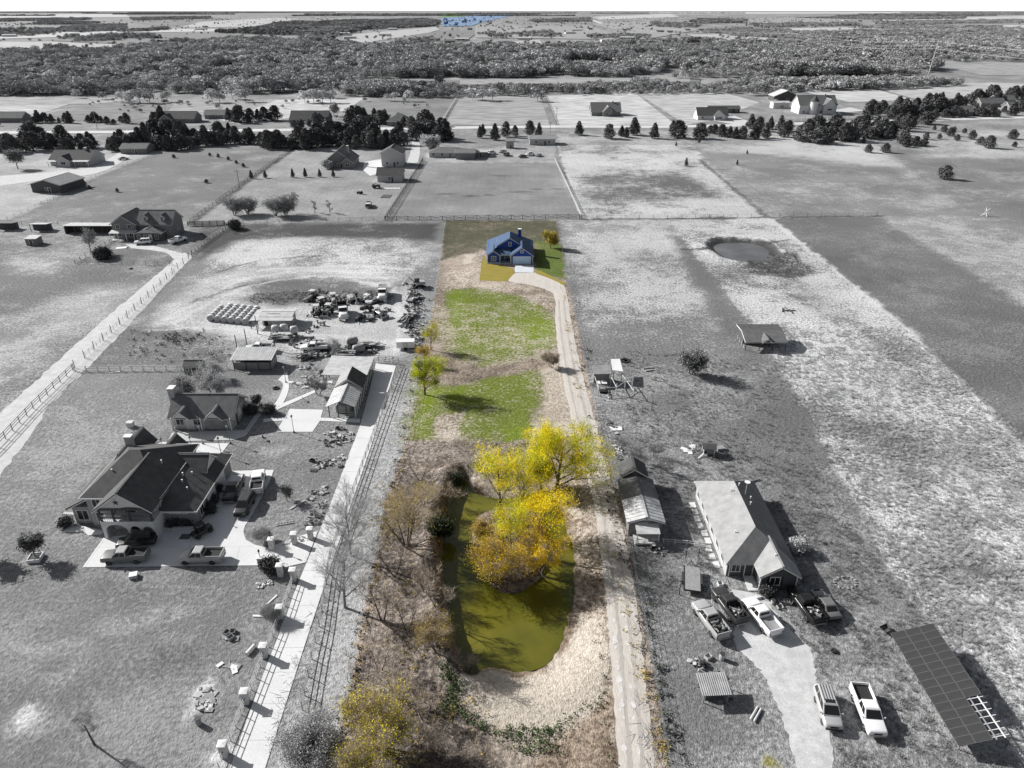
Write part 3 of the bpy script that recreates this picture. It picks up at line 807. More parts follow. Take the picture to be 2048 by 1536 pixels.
# ---------------------------------------------------------------- far fields
for i, (a, b) in enumerate([(0.32, 0.46), (0.15, 0.22), (0.23, 0.32), (0.12, 0.16), (0.40, 0.54), (0.18, 0.27)]):
    sheet_mat('field_%d' % i, a, b, 0.02, 0.9, 0.12, bump=0.0, stretch=(0.6, 1.6, 1), fv=0.4)
FF = [  # tone, outline
 (4,[(1090,192),(1200,188),(1270,186),(1352,250),(1112,250)]), (0,[(1275,187),(1450,186),(1520,205),(1430,240),(1372,250)]),
 (2,[(918,192),(1080,192),(1100,250),(892,250)]), (1,[(740,200),(912,198),(890,240),(690,245)]), (4,[(520,200),(730,196),(690,222),(480,250),(380,225)]),
 (2,[(350,205),(560,198),(470,232),(330,232)]), (1,[(60,235),(190,205),(330,205),(330,235),(180,245)]), (0,[(-400,220),(60,200),(150,205),(60,235),(-400,250)]),
 (2,[(-400,195),(330,195),(190,208),(-400,220)]), (4,[(1590,180),(1740,175),(1825,200),(1700,205)]), (0,[(1750,176),(1980,165),(2048,168),(2048,195),(1830,198)]),
 (4,[(1560,57),(2048,50),(2600,48),(2600,60),(2048,60),(1600,66)]), (0,[(1380,70),(1500,66),(1560,80),(1400,82)]), (2,[(1880,130),(2400,118),(2400,158),(1960,150)]),
 (4,[(0,68),(230,62),(230,72),(0,78)]), (1,[(100,82),(330,68),(480,64),(500,82),(330,92)]), (4,[(230,58),(530,58),(560,62),(230,66)]), (0,[(0,84),(100,84),(330,94),(300,104),(0,104)]),
 (1,[(260,44),(400,36),(470,38),(330,54)]), (0,[(400,44),(540,36),(600,38),(500,54),(360,56)]), (4,[(-300,30),(250,28),(260,34),(-300,38)]), (0,[(700,70),(870,54),(880,60),(760,90),(700,96)]),
 (1,[(740,84),(880,62),(960,62),(930,84)]), (0,[(880,92),(1080,80),(1090,98),(880,100)]), (2,[(950,52),(1180,52),(1260,80),(950,76)]), (4,[(1180,34),(1340,28),(1360,34),(1200,40)]),
 (2,[(1420,42),(1600,34),(1760,36),(1600,52)]), (4,[(1760,38),(2048,32),(2400,31),(2400,42),(1780,48)]), (2,[(1180,48),(1330,42),(1400,60),(1300,78)]), (5,[(560,26),(900,25),(900,30),(560,32)]),
 (4,[(1300,24),(1800,23.6),(1800,27),(1300,29)]), (1,[(-300,23.2),(600,23),(600,25.5),(-300,26)]), (3,[(760,166),(1100,160),(1400,158),(1400,166),(1080,170),(760,174)]), (2,[(920,160),(1380,156),(1380,164),(920,170)])]
for i, (t, pts) in enumerate(FF):
    ngon_sheet('field', pts, 0.06 + 0.012*i if pts[0][1] > 120 else 0.3 + 0.03*i, 'field_%d' % t)
sheet_mat('field_green', (0.20, 0.36, 0.08), (0.30, 0.46, 0.14), 0.02, 0.9, 0.08, bump=0)
sheet_mat('field_blue', (0.16, 0.27, 0.46), (0.34, 0.45, 0.60), 0.02, 0.9, 0.08, bump=0)
ngon_sheet('field', [(884,34),(884,26),(932,26),(930,33)], 1.6, 'field_green', 'pale green field tinted on the horizon')
ngon_sheet('field', [(885,54),(884,35),(935,33),(1030,27),(1030,30),(960,46),(945,52)], 1.5, 'field_blue', 'bluish tinted field near the horizon')

# ---------------------------------------------------------------- water
def water_mat(key, deep, rough):
    m = bpy.data.materials.new(key); m.use_nodes = True
    N = m.node_tree.nodes; L = m.node_tree.links
    p = N['Principled BSDF']; p.inputs['Roughness'].default_value = rough
    p.inputs['Specular Tint'].default_value = (0.45, 0.65, 1.0, 1) if key == 'pond_water' else (1, 1, 1, 1); p.inputs['IOR'].default_value = 1.33; p.inputs['Specular IOR Level'].default_value = 0.8  # pond's blue tint puts a blue sky's reflection into the shaded water
    ge = N.new('ShaderNodeNewGeometry')
    n = N.new('ShaderNodeTexNoise'); n.inputs['Scale'].default_value = 0.11; n.inputs['Detail'].default_value = 4
    L.new(ge.outputs['Position'], n.inputs['Vector'])
    mx = N.new('ShaderNodeMix'); mx.data_type = 'RGBA'
    mx.inputs[6].default_value = (*deep[0], 1); mx.inputs[7].default_value = (*deep[1], 1)
    mr = N.new('ShaderNodeMapRange'); mr.inputs['From Min'].default_value = 0.35; mr.inputs['From Max'].default_value = 0.65
    L.new(n.outputs['Fac'], mr.inputs['Value']); L.new(mr.outputs['Result'], mx.inputs[0])
    L.new(mx.outputs[2], p.inputs['Base Color'])
    w = N.new('ShaderNodeTexNoise'); w.inputs['Scale'].default_value = 3.0; w.inputs['Detail'].default_value = 3
    L.new(ge.outputs['Position'], w.inputs['Vector'])
    bp = N.new('ShaderNodeBump'); bp.inputs['Strength'].default_value = 0.04; bp.inputs['Distance'].default_value = 0.03
    L.new(w.outputs['Fac'], bp.inputs['Height']); L.new(bp.outputs['Normal'], p.inputs['Normal'])
    MATS[key] = m
    return m
water_mat('pond_water', ((0.070, 0.075, 0.012), (0.155, 0.140, 0.018)), 0.05)
water_mat('pool_water', ((0.09, 0.09, 0.09), (0.15, 0.15, 0.15)), 0.1)
def grow(poly, d):
    c = poly.mean(0); v = poly-c; l = np.linalg.norm(v, axis=1, keepdims=True)
    return [tuple(q) for q in c+v*(l+d)/l]
ngon_sheet('pond_water', None, WATER_Z+0.02, 'pond_water', 'olive green water of the pond around the wooded island', world=grow(POND, 0.25))
ngon_sheet('pond_water', None, POOL2_Z+0.02, 'pool_water', 'grey stock pond in the pale right-hand field', world=grow(POOL2, 0.2))
# ================================================================ BUILDINGS
class House:
    def __init__(s, name, label, cat, x, y, rz=0.0, group=None):
        s.x, s.y = x, y
        s.o = thing(name, label, cat, (x, y, 0), math.radians(rz), group)
    def X(s, *a): return [q - s.x for q in a]
    def Y(s, *a): return [q - s.y for q in a]
    def wall(s, x0, x1, y0, y1, h, mat, z0=0.0, name='wall'):
        x0, x1 = s.X(x0, x1); y0, y1 = s.Y(y0, y1)
        return part(name, mat, s.o, lambda b: b.box(x0, x1, y0, y1, z0, h))
    def slab(s, pts, t, mat, name='roof', trim=None):
        p = [(x - s.x, y - s.y, z) for x, y, z in pts]
        o = part(name, mat, s.o, lambda b: b.slab(p, t))
        if trim:
            c = mathutils.Vector((sum(q[0] for q in p), sum(q[1] for q in p), sum(q[2] for q in p))) / len(p)
            n = mathutils.geometry.normal([mathutils.Vector(q) for q in p])
            if n.z < 0: n = -n
            pp = []
            for q in p:
                q = mathutils.Vector(q); d = (q - c); d = d - n * d.dot(n); l = d.length
                pp.append(tuple(q + d * (0.07 / max(l, 0.1)) - n * (t + 0.012)))
            part('fascia', trim, o, lambda b: b.slab(pp, 0.13))
        return o
    def gable(s, x0, x1, y0, y1, ze, rise, ax, roof, wall=None, oh=0.4, trim='white_trim', t=0.12, ends=(True, True), ribs=0):
        """ridge along ax; walls rectangle x0..x1, y0..y1"""
        out = []
        if ax == 'y':
            xm = (x0 + x1) / 2; k = rise / (xm - x0); zo = ze - oh * k; zr = ze + rise
            a = s.slab([(x0-oh, y0-oh, zo+t), (xm, y0-oh, zr+t), (xm, y1+oh, zr+t), (x0-oh, y1+oh, zo+t)], t, roof, trim=trim)
            c = s.slab([(xm, y0-oh, zr+t), (x1+oh, y0-oh, zo+t), (x1+oh, y1+oh, zo+t), (xm, y1+oh, zr+t)], t, roof, trim=trim)
            out = [a, c]
            if ribs:
                n = int((y1-y0+2*oh)/ribs)
                rl = math.hypot(xm-x0+oh, zr-zo)
                for side, o in ((0, a), (1, c)):
                    for i in range(1, n):
                        yy = y0-oh+i*ribs - s.y
                        p0 = ((x0-oh if side == 0 else x1+oh)-s.x, yy, zo+t+0.02); p1 = (xm-s.x, yy, zr+t+0.02)
                        part('roof_rib', roof, o, lambda b: b.tube(p0, p1, 0.035, n=4))
            if wall:
                for yy, e in ((y0, ends[0]), (y1, ends[1])):
                    if e:
                        X0, X1, XM = s.X(x0, x1, xm); Y, = s.Y(yy)
                        dy = 0.2 if yy == y0 else -0.2
                        part('gable_wall', wall, s.o, lambda b: b.add([(X0,Y+0.002*dy,ze),(X1,Y+0.002*dy,ze),(XM,Y+0.002*dy,zr-0.02),(X0,Y+dy,ze),(X1,Y+dy,ze),(XM,Y+dy,zr-0.02)], [(0,1,2),(5,4,3),(0,3,4,1),(1,4,5,2),(2,5,3,0)]))
            part('ridge_cap', roof, s.o, lambda b: b.obox((xm-s.x, (y0+y1)/2-s.y, zr+t+0.01), (0.28, y1-y0+2*oh, 0.05)))
        else:
            ym = (y0 + y1) / 2; k = rise / (ym - y0); zo = ze - oh * k; zr = ze + rise
            a = s.slab([(x0-oh, y0-oh, zo+t), (x1+oh, y0-oh, zo+t), (x1+oh, ym, zr+t), (x0-oh, ym, zr+t)], t, roof, trim=trim)
            c = s.slab([(x0-oh, ym, zr+t), (x1+oh, ym, zr+t), (x1+oh, y1+oh, zo+t), (x0-oh, y1+oh, zo+t)], t, roof, trim=trim)
            out = [a, c]
            if ribs:
                n = int((x1-x0+2*oh)/ribs)
                for side, o in ((0, a), (1, c)):
                    for i in range(1, n):
                        xx = x0-oh+i*ribs - s.x
                        p0 = (xx, (y0-oh if side == 0 else y1+oh)-s.y, zo+t+0.02); p1 = (xx, ym-s.y, zr+t+0.02)
                        part('roof_rib', roof, o, lambda b: b.tube(p0, p1, 0.035, n=4))
            if wall:
                for xx, e in ((x0, ends[0]), (x1, ends[1])):
                    if e:
                        Y0, Y1, YM = s.Y(y0, y1, ym); X, = s.X(xx)
                        dx = 0.2 if xx == x0 else -0.2
                        part('gable_wall', wall, s.o, lambda b: b.add([(X+0.002*dx,Y0,ze),(X+0.002*dx,Y1,ze),(X+0.002*dx,YM,zr-0.02),(X+dx,Y0,ze),(X+dx,Y1,ze),(X+dx,YM,zr-0.02)], [(2,1,0),(3,4,5),(1,4,3,0),(2,5,4,1),(0,3,5,2)]))
            part('ridge_cap', roof, s.o, lambda b: b.obox(((x0+x1)/2-s.x, ym-s.y, zr+t+0.01), (x1-x0+2*oh, 0.28, 0.05)))
        return out
    def hip(s, x0, x1, y0, y1, ze, rise, roof, ridge=None, oh=0.45, trim='white_trim', t=0.12):
        x0 -= oh; x1 += oh; y0 -= oh; y1 += oh; zr = ze + rise
        if ridge is None:
            w, d = x1-x0, y1-y0
            if w >= d: ridge = (((x0+d/2), (y0+y1)/2), ((x1-d/2), (y0+y1)/2))
            else: ridge = (((x0+x1)/2, y0+w/2), ((x0+x1)/2, y1-w/2))
        (ax, ay), (bx, by) = ridge
        e = [(x0,y0,ze),(x1,y0,ze),(x1,y1,ze),(x0,y1,ze)]
        P, Q = (ax, ay, zr), (bx, by, zr)
        if abs(bx-ax) >= abs(by-ay):
            faces = [[e[0], e[1], Q, P], [e[1], e[2], Q], [e[2], e[3], P, Q], [e[3], e[0], P]]
        else:
            faces = [[e[0], e[1], P], [e[1], e[2], Q, P], [e[2], e[3], Q], [e[3], e[0], P, Q]]
        r = []
        for f in faces:
            r.append(s.slab(f, t, roof))
        part('fascia', trim, s.o, lambda b: (b.box(x0-s.x-0.05, x1-s.x+0.05, y0-s.y-0.05, y0-s.y, ze-0.22, ze+0.01), b.box(x0-s.x-0.05, x1-s.x+0.05, y1-s.y, y1-s.y+0.05, ze-0.22, ze+0.01),
              b.box(x0-s.x-0.05, x0-s.x, y0-s.y, y1-s.y, ze-0.22, ze+0.01), b.box(x1-s.x, x1-s.x+0.05, y0-s.y, y1-s.y, ze-0.22, ze+0.01)))
        part('soffit', trim, s.o, lambda b: b.box(x0-s.x+0.02, x1-s.x-0.02, y0-s.y+0.02, y1-s.y-0.02, ze-0.20, ze-0.14))
        return r
    def win(s, side, u, v, z, w, h, frame='white_trim', pane='pane', mull=1):
        """side S/N: wall plane y=v, centre x=u.  side E/W: wall plane x=v, centre y=u"""
        fw = 0.09
        if side in 'SN':
            sg = -1 if side == 'S' else 1
            x = u - s.x; y = v - s.y
            f = part('window', frame, s.o, lambda b: (b.obox((x, y+sg*0.03, z+h/2+fw/2), (w+2*fw, 0.09, fw)), b.obox((x, y+sg*0.035, z-h/2-fw/2), (w+2*fw+0.1, 0.12, fw)),
                     b.obox((x-w/2-fw/2, y+sg*0.03, z), (fw, 0.09, h)), b.obox((x+w/2+fw/2, y+sg*0.03, z), (fw, 0.09, h)), *[b.obox((x-w/2+w*(i+1)/(mull+1), y+sg*0.03, z), (0.05, 0.06, h)) for i in range(mull)]))
            part('pane', pane, f, lambda b: b.obox((x, y+sg*0.012, z), (w, 0.02, h)))
        else:
            sg = -1 if side == 'W' else 1
            y = u - s.y; x = v - s.x
            f = part('window', frame, s.o, lambda b: (b.obox((x+sg*0.03, y, z+h/2+fw/2), (0.09, w+2*fw, fw)), b.obox((x+sg*0.035, y, z-h/2-fw/2), (0.12, w+2*fw+0.1, fw)),
                     b.obox((x+sg*0.03, y-w/2-fw/2, z), (0.09, fw, h)), b.obox((x+sg*0.03, y+w/2+fw/2, z), (0.09, fw, h)), *[b.obox((x+sg*0.03, y-w/2+w*(i+1)/(mull+1), z), (0.06, 0.05, h)) for i in range(mull)]))
            part('pane', pane, f, lambda b: b.obox((x+sg*0.012, y, z), (0.02, w, h)))
        return f
    def door(s, side, u, v, w, h, mat, frame='white_trim', panels=0, name='door'):
        if side in 'SN':
            sg = -1 if side == 'S' else 1
            x = u - s.x; y = v - s.y
            d = part(name, mat, s.o, lambda b: b.obox((x, y+sg*0.03, h/2), (w, 0.06, h)))
            part('door_frame', frame, d, lambda b: (b.obox((x, y+sg*0.03, h+0.06), (w+0.24, 0.1, 0.12)), b.obox((x-w/2-0.06, y+sg*0.03, h/2), (0.12, 0.1, h)), b.obox((x+w/2+0.06, y+sg*0.03, h/2), (0.12, 0.1, h))))
            for i in range(panels):
                part('panel', mat, d, lambda b: b.obox((x, y+sg*0.068, h*(i+0.5)/panels), (w-0.12, 0.02, h/panels-0.08)))
            if not panels:
                part('handle', 'metal_mid', d, lambda b: b.obox((x+w*0.38, y+sg*0.09, 1.0), (0.06, 0.06, 0.12)))
        else:
            sg = -1 if side == 'W' else 1
            y = u - s.y; x = v - s.x
            d = part(name, mat, s.o, lambda b: b.obox((x+sg*0.03, y, h/2), (0.06, w, h)))
            part('door_frame', frame, d, lambda b: (b.obox((x+sg*0.03, y, h+0.06), (0.1, w+0.24, 0.12)), b.obox((x+sg*0.03, y-w/2-0.06, h/2), (0.1, 0.12, h)), b.obox((x+sg*0.03, y+w/2+0.06, h/2), (0.1, 0.12, h))))
            part('handle', 'metal_mid', d, lambda b: b.obox((x+sg*0.09, y+w*0.38, 1.0), (0.06, 0.06, 0.12)))
        return d
    def box(s, name, mat, x0, x1, y0, y1, z0, z1):
        x0, x1 = s.X(x0, x1); y0, y1 = s.Y(y0, y1)
        return part(name, mat, s.o, lambda b: b.box(x0, x1, y0, y1, z0, z1))
    def post(s, x, y, z1, r=0.08, mat='white_trim', name='post', z0=0.0):
        return part(name, mat, s.o, lambda b: b.box(x-s.x-r, x-s.x+r, y-s.y-r, y-s.y+r, z0, z1))
    def chimney(s, x, y, w, d, z0, z1, mat='stone_wall', cap='white_trim'):
        c = s.box('chimney', mat, x-w/2, x+w/2, y-d/2, y+d/2, z0, z1)
        X, = s.X(x); Y, = s.Y(y)
        part('chimney_cap', cap, c, lambda b: b.box(X-w/2-0.08, X+w/2+0.08, Y-d/2-0.08, Y+d/2+0.08, z1+0.003, z1+0.12))
    def vent(s, x, y, z, h=0.45, r=0.07):
        X, = s.X(x); Y, = s.Y(y)
        part('roof_vent', 'white_trim', s.o, lambda b: b.lathe([(r, 0), (r, h), (r*1.8, h+0.01), (r*1.8, h+0.06)], (X, Y, z), 8))

# ------------------------------------------------ the blue house
h = House('house', 'navy blue house with white garage door at the end of the gravel drive', 'house', -0.5, 204)
h.wall(-7.1, 5.9, 201.5, 213.0, 2.7, 'blue_siding')
h.wall(-7.0, -3.6, 198.0, 201.495, 2.7, 'blue_siding')
h.wall(-0.3, 6.0, 197.5, 201.493, 2.7, 'blue_siding')
# main roof: gable to the front, hipped at the back
zl, zr, xr = 2.35, 6.8, -0.6
h.slab([(-7.55, 201.1, zl), (xr, 201.1, zr), (xr, 207.6, zr), (-7.55, 213.5, zl)], 0.12, 'blue_roof', trim='white_trim')
h.slab([(xr, 201.1, zr), (6.35, 201.1, zl), (6.35, 213.5, zl), (xr, 207.6, zr)], 0.12, 'blue_roof', trim='white_trim')
h.slab([(6.35, 213.5, zl), (-7.55, 213.5, zl), (xr, 207.6, zr)], 0.12, 'blue_roof', trim='white_trim')
part('gable_wall', 'blue_siding', h.o, lambda b: b.add([(-7.1+0.5,201.5-204,2.7),(5.9+0.5,201.5-204,2.7),(xr+0.5,201.5-204,6.6),(-6.6,201.7-204,2.7),(6.4,201.7-204,2.7),(xr+0.5,201.7-204,6.6)], [(0,1,2),(5,4,3),(0,3,4,1),(1,4,5,2),(2,5,3,0)]))
h.gable(-7.0, -3.6, 198.0, 203.2, 2.72, 1.15, 'y', 'blue_roof', 'blue_siding', 0.35, ends=(True, False))
h.gable(-0.3, 6.0, 197.5, 203.6, 2.71, 2.25, 'y', 'blue_roof', 'blue_siding', 0.40, ends=(True, False))
h.slab([(-7.55, 199.6, 2.35), (-4.4, 199.6, 4.37), (-4.4, 201.09, 4.37), (-7.55, 201.09, 2.35)], 0.12, 'blue_roof')
h.slab([(-3.62, 197.9, 2.66), (-0.36, 197.9, 2.66), (-0.36, 201.4, 3.5), (-3.62, 201.4, 3.5)], 0.12, 'blue_roof', trim='white_trim')
h.door('S', 2.85, 197.5, 5.0, 2.2, 'shaded_white_door', panels=4, name='garage_door')
h.win('S', -5.3, 198.0, 1.5, 1.3, 1.3, pane='blue_glass', mull=1)
h.win('S', -1.3, 200.6, 1.5, 1.3, 1.2, pane='blue_glass')
h.wall(-3.6, -0.3, 200.6, 201.49, 2.6, 'blue_siding')
h.door('S', -2.7, 200.6, 1.0, 2.1, 'blue_glass')
h.win('S', -0.6, 201.5, 4.7, 0.8, 1.1, pane='blue_glass', mull=0)
h.win('S', 2.85, 197.5, 3.7, 0.7, 0.6, pane='blue_glass', mull=1)
h.box('porch_floor', 'apron', -3.6, -0.3, 197.8, 200.6, 0.002, 0.12)
h.box('skirting', 'apron', -7.2, -3.6, 197.85, 198.0, 0.0, 0.35)
for xx in (-3.5, -0.45):
    h.post(xx, 198.1, 2.6, 0.08)
h.chimney(2.3, 208.5, 0.9, 0.9, 3.6, 7.2, 'blue_siding')
h.vent(-4.5, 206, 4.1)
for xx, yy in ((-7.05, 197.97), (5.97, 197.47), (-0.28, 197.47)):
    h.box('corner_board', 'white_trim', xx-0.08, xx+0.08, yy-0.06, yy+0.10, 0, 2.68)

# ------------------------------------------------ the large house with the star
h = House('mansion', 'large stone house with steep dark roofs and a star on its front gable', 'house', -54, 84)
h.wall(-59.4, -49.2, 80.0, 93.0, 5.2, 'stone_wall')
h.hip(-59.4, -49.2, 80.0, 93.0, 5.2, 3.4, 'shingle_dark', ((-55.5, 86.6), (-53.9, 86.6)), 0.5)
h.wall(-62.2, -59.45, 80.6, 90.5, 2.9, 'stone_wall')
h.slab([(-62.8, 80.0, 2.95), (-59.5, 80.0, 4.7), (-59.5, 91.0, 4.7), (-62.8, 91.0, 2.95)], 0.14, 'shingle_dark', trim='white_trim')
h.wall(-49.15, -44.6, 80.0, 93.6, 2.9, 'brick_grey')
h.hip(-49.1, -44.6, 80.0, 93.6, 2.95, 2.3, 'shingle_dark', ((-49.0, 82.6), (-49.0, 91.0)), 0.5)
h.wall(-50.0, -45.8, 87.6, 91.4, 4.3, 'white_wall')
h.gable(-50.5, -45.8, 87.6, 91.4, 4.3, 1.7, 'x', 'shingle_dark', 'white_wall', 0.35)
h.gable(-59.6, -56.6, 88.0, 95.4, 4.9, 2.0, 'y', 'shingle_dark', 'stone_wall', 0.35)
h.wall(-59.6, -56.6, 93.05, 95.4, 4.9, 'stone_wall')
h.gable(-54.9, -51.6, 90.0, 95.6, 3.6, 2.0, 'y', 'shingle_dark', 'stone_wall', 0.35)
h.wall(-54.9, -51.6, 93.03, 95.6, 3.6, 'stone_wall')
# front gable over a two-storey porch
h.gable(-56.3, -49.0, 77.2, 86.0, 5.3, 2.75, 'y', 'shingle_dark', 'white_wall', 0.5, ends=(True, False))
h.box('gable_beam', 'wood_dark', -56.3, -49.0, 77.05, 77.3, 5.0, 5.28)
h.wall(-56.1, -49.4, 79.4, 80.3, 5.0, 'stone_wall')
h.box('balcony_floor', 'white_wall', -56.4, -49.0, 77.2, 79.98, 2.75, 3.0)
sx, sy, sz = -53.4, 77.17, 6.25
st = [(sx-h.x+ (0.42 if i % 2 == 0 else 0.17)*math.sin(i*math.pi/5), sz+(0.42 if i % 2 == 0 else 0.17)*math.cos(i*math.pi/5)) for i in range(10)]
part('star', 'steel_dark', h.o, lambda b: b.add([(x, sy-h.y-0.06, z) for x, z in st]+[(x, sy-h.y+0.02, z) for x, z in st], [tuple(range(10)), tuple(range(19, 9, -1))]+[(i, i+10, (i+1) % 10+10, (i+1) % 10) for i in range(10)]))
def arch_wall(b, x0, x1, y0, y1, z1, openings):
    """wall with round-headed openings, built from piers and arch segments"""
    xs_ = [x0] + [q for o in openings for q in o[:2]] + [x1]
    for i in range(0, len(xs_), 2):
        b.box(xs_[i], xs_[i+1], y0, y1, 0, z1)
    for a, c, zs in openings:
        n = 10; r = (c-a)/2; m = (a+c)/2; rz_ = min(r, z1-0.25-zs)
        pts = [(m-r*math.cos(math.pi*k/n), zs+rz_*math.sin(math.pi*k/n)) for k in range(n+1)]
        for k in range(n):
            (xa, za), (xb, zb) = pts[k], pts[k+1]
            b.add([(xa,y0,za),(xb,y0,zb),(xb,y0,z1),(xa,y0,z1),(xa,y1,za),(xb,y1,zb),(xb,y1,z1),(xa,y1,z1)], [(0,1,2,3),(7,6,5,4),(0,4,5,1),(3,2,6,7)])
part('arcade', 'white_wall', h.o, lambda b: arch_wall(b, -2.4, 4.9, -6.8, -6.4, 2.74, [(-1.95, 1.1, 1.3), (1.45, 2.9, 1.5), (3.2, 4.55, 1.5)]))
part('arcade', 'white_wall', h.o, lambda b: [b.box(4.55, 4.95, -6.39, -4.0, 0, 2.74)])
for xx in (-56.2, -54.4, -52.2, -49.25):
    h.post(xx, 77.35, 5.0, 0.11, 'wood_dark', 'balcony_post', 3.0)
for zz in (3.35, 3.9):
    h.box('balcony_rail', 'white_trim', -56.3, -53.3, 77.25, 77.31, zz, zz+0.07)
h.box('balcony_rail', 'wood_dark', -53.2, -49.3, 77.25, 77.31, 3.9, 3.97)
for i in range(26):
    xx = -56.2+i*0.27
    h.box('baluster', 'wood_dark', xx-0.02, xx+0.02, 77.26, 77.30, 3.0, 3.9)
part('timber_arch', 'wood_dark', h.o, lambda b: [b.obox((-2.4+3.9+2.2*math.cos(t)+0.8, -6.85, 4.55+0.85*math.sin(t)), (0.75, 0.12, 0.14), ry=-math.atan2(0.85*math.cos(t), -2.2*math.sin(t))) for t in [math.pi*(k+0.5)/8 for k in range(8)]])
for xx in (-55.2, -51.4, -50.2):
    h.win('S', xx, 79.4, 4.0, 1.0, 1.4)
h.door('S', -53.2, 79.4, 1.5, 4.8, 'pane')
for xx in (-51.9, -50.4):
    h.win('S', xx, 79.98, 1.4, 1.0, 1.4)
h.door('S', -54.6, 79.98, 2.4, 2.2, 'wood_dark')
h.win('S', -58.0, 80.0, 4.1, 1.1, 1.3); h.win('S', -58.0, 80.0, 1.5, 1.1, 1.8); h.win('S', -60.9, 80.6, 1.5, 1.5, 1.6)
for xx in (-47.9, -47.0, -46.1):
    h.win('S', xx, 80.0, 2.45, 0.55, 0.28, mull=0)
h.win('E', 82.0, -44.6, 1.4, 1.2, 1.3); h.door('E', 85.6, -44.6, 2.6, 2.3, 'white_trim'); h.door('E', 89.4, -44.6, 2.6, 2.3, 'white_trim')
h.chimney(-57.6, 90.6, 1.0, 0.8, 4.0, 8.4)
h.box('planter_wall', 'stone_pale', -49.0, -45.0, 79.0, 79.3, 0, 0.5)
for xx, yy, zz in ((-50.6, 85.5, 7.0), (-48.0, 85.5, 4.8), (-47.6, 84.2, 4.5), (-47.2, 86.6, 4.2), (-46.6, 83.2, 3.9), (-56.8, 83.5, 6.8)):
    h.vent(xx, yy, zz, 0.5)

# ------------------------------------------------ guest house
h = House('guest_house', 'low guest house with two white pediments and a stone chimney behind the terrace', 'house', -54, 109.7)
h.wall(-59.2, -48.7, 106.4, 113.3, 2.6, 'stone_wall')
h.gable(-59.2, -48.7, 106.4, 113.3, 2.6, 2.5, 'x', 'shingle_mid', 'brick_grey', 0.5)
for xm in (-57.1, -51.5):
    h.gable(xm-1.4, xm+1.4, 105.7, 109.2, 2.62, 1.25, 'y', 'shingle_mid', 'white_wall', 0.3, ends=(True, False))
h.door('S', -51.6, 106.4, 4.2, 2.2, 'metal_mid', panels=4, name='garage_door')
for xx in (-57.8, -54.8):
    h.win('S', xx, 106.4, 1.5, 1.3, 1.2)
h.door('S', -56.2, 106.4, 1.0, 2.1, 'wood_pale')
h.win('E', 110.0, -48.7, 1.5, 1.0, 1.1, pane='white_trim'); h.door('E', 108.3, -48.7, 1.0, 2.1, 'wood_dark')
h.chimney(-59.7, 109.8, 1.0, 1.3, 0, 6.4, 'stone_wall')
for xx in (-59.1, -54.0, -48.9):
    h.post(xx, 105.95, 2.45, 0.09)

# ------------------------------------------------ stable
h = House('stable', 'long pale roofed stable with a row of white posts beside the driveway', 'stable', -30.5, 120)
h.wall(-32.8, -29.2, 117.0, 130.0, 2.4, 'siding_mid')
h.gable(-32.9, -28.2, 110.2, 117.3, 2.5, 1.0, 'y', 'metal_pale', 'siding_tan', 0.3, ends=(False, False), trim=None, ribs=0.7)
h.gable(-32.9, -28.2, 117.2, 121.6, 2.7, 1.7, 'y', 'shingle_pale', 'siding_tan', 0.3)
h.slab([(-36.6, 121.7, 2.9), (-28.0, 121.7, 2.55), (-28.0, 130.3, 2.55), (-36.6, 130.3, 2.9)], 0.1, 'metal_pale')
h.slab([(-30.55, 117.0, 4.65), (-27.8, 117.0, 2.62), (-27.8, 121.8, 2.62), (-30.55, 121.8, 4.65)], 0.05, 'shingle_dark')
for i in range(14):
    h.post(-28.1, 110.4+i*1.5, 2.45, 0.07, 'white_trim')
for i in range(5):
    h.post(-36.4, 121.9+i*2.0, 2.8, 0.06, 'wood_dark')
for xx in (-32.8, -31.2, -29.7):
    h.post(xx, 110.4, 2.5, 0.07, 'wood_dark')
for i in range(6):
    h.win('E', 118.0+i*2.0, -29.2, 1.3, 1.1, 0.9, pane='dark_open', mull=0)
for zz in (0.5, 1.0):
    h.box('stall_rail', 'wood_pale', -32.7, -28.3, 110.45, 110.5, zz, zz+0.08)
h.box('feed_stack', 'hay', -32.0, -29.6, 112.0, 115.5, 0.0, 1.5)

# ------------------------------------------------ sheds and barns of the left property
h = House('workshop', 'low workshop with ribbed pale metal roof behind the white fence', 'workshop', -52.7, 131.5)
h.wall(-56.6, -49.0, 129.8, 133.4, 1.5, 'metal_mid'); h.wall(-56.6, -49.0, 133.0, 133.4, 2.9, 'metal_mid', 0)
a = h.slab([(-57.0, 129.0, 2.45), (-48.5, 129.0, 2.45), (-48.5, 134.0, 3.1), (-57.0, 134.0, 3.1)], 0.08, 'metal_pale')
for i in range(1, 17):
    xx = -57.0+i*0.5-h.x
    part('roof_rib', 'metal_pale', a, lambda b: b.tube((xx, 129.0-h.y, 2.47), (xx, 134.0-h.y, 3.12), 0.03, n=4))
for xx in (-56.5, -54.0, -51.5, -49.1):
    h.post(xx, 129.4, 2.4, 0.07, 'wood_dark')
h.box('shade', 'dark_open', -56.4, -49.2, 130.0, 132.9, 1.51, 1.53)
h = House('barn', 'open sided barn with white metal roof beside the stacked hay bales', 'barn', -55.3, 154)
h.wall(-57.9, -51.2, 152.4, 156.4, 2.2, 'siding_tan')
h.gable(-58.0, -51.0, 152.4, 156.6, 2.3, 0.35, 'x', 'metal_pale', 'siding_tan', 0.35, trim=None)
h.slab([(-60.2, 150.6, 2.0), (-58.4, 150.6, 2.1), (-58.4, 156.8, 2.35), (-60.2, 156.8, 2.25)], 0.08, 'metal_pale')
h.slab([(-58.4, 150.4, 2.1), (-50.3, 150.4, 2.1), (-50.3, 152.1, 2.29), (-58.4, 152.1, 2.29)], 0.08, 'metal_pale')
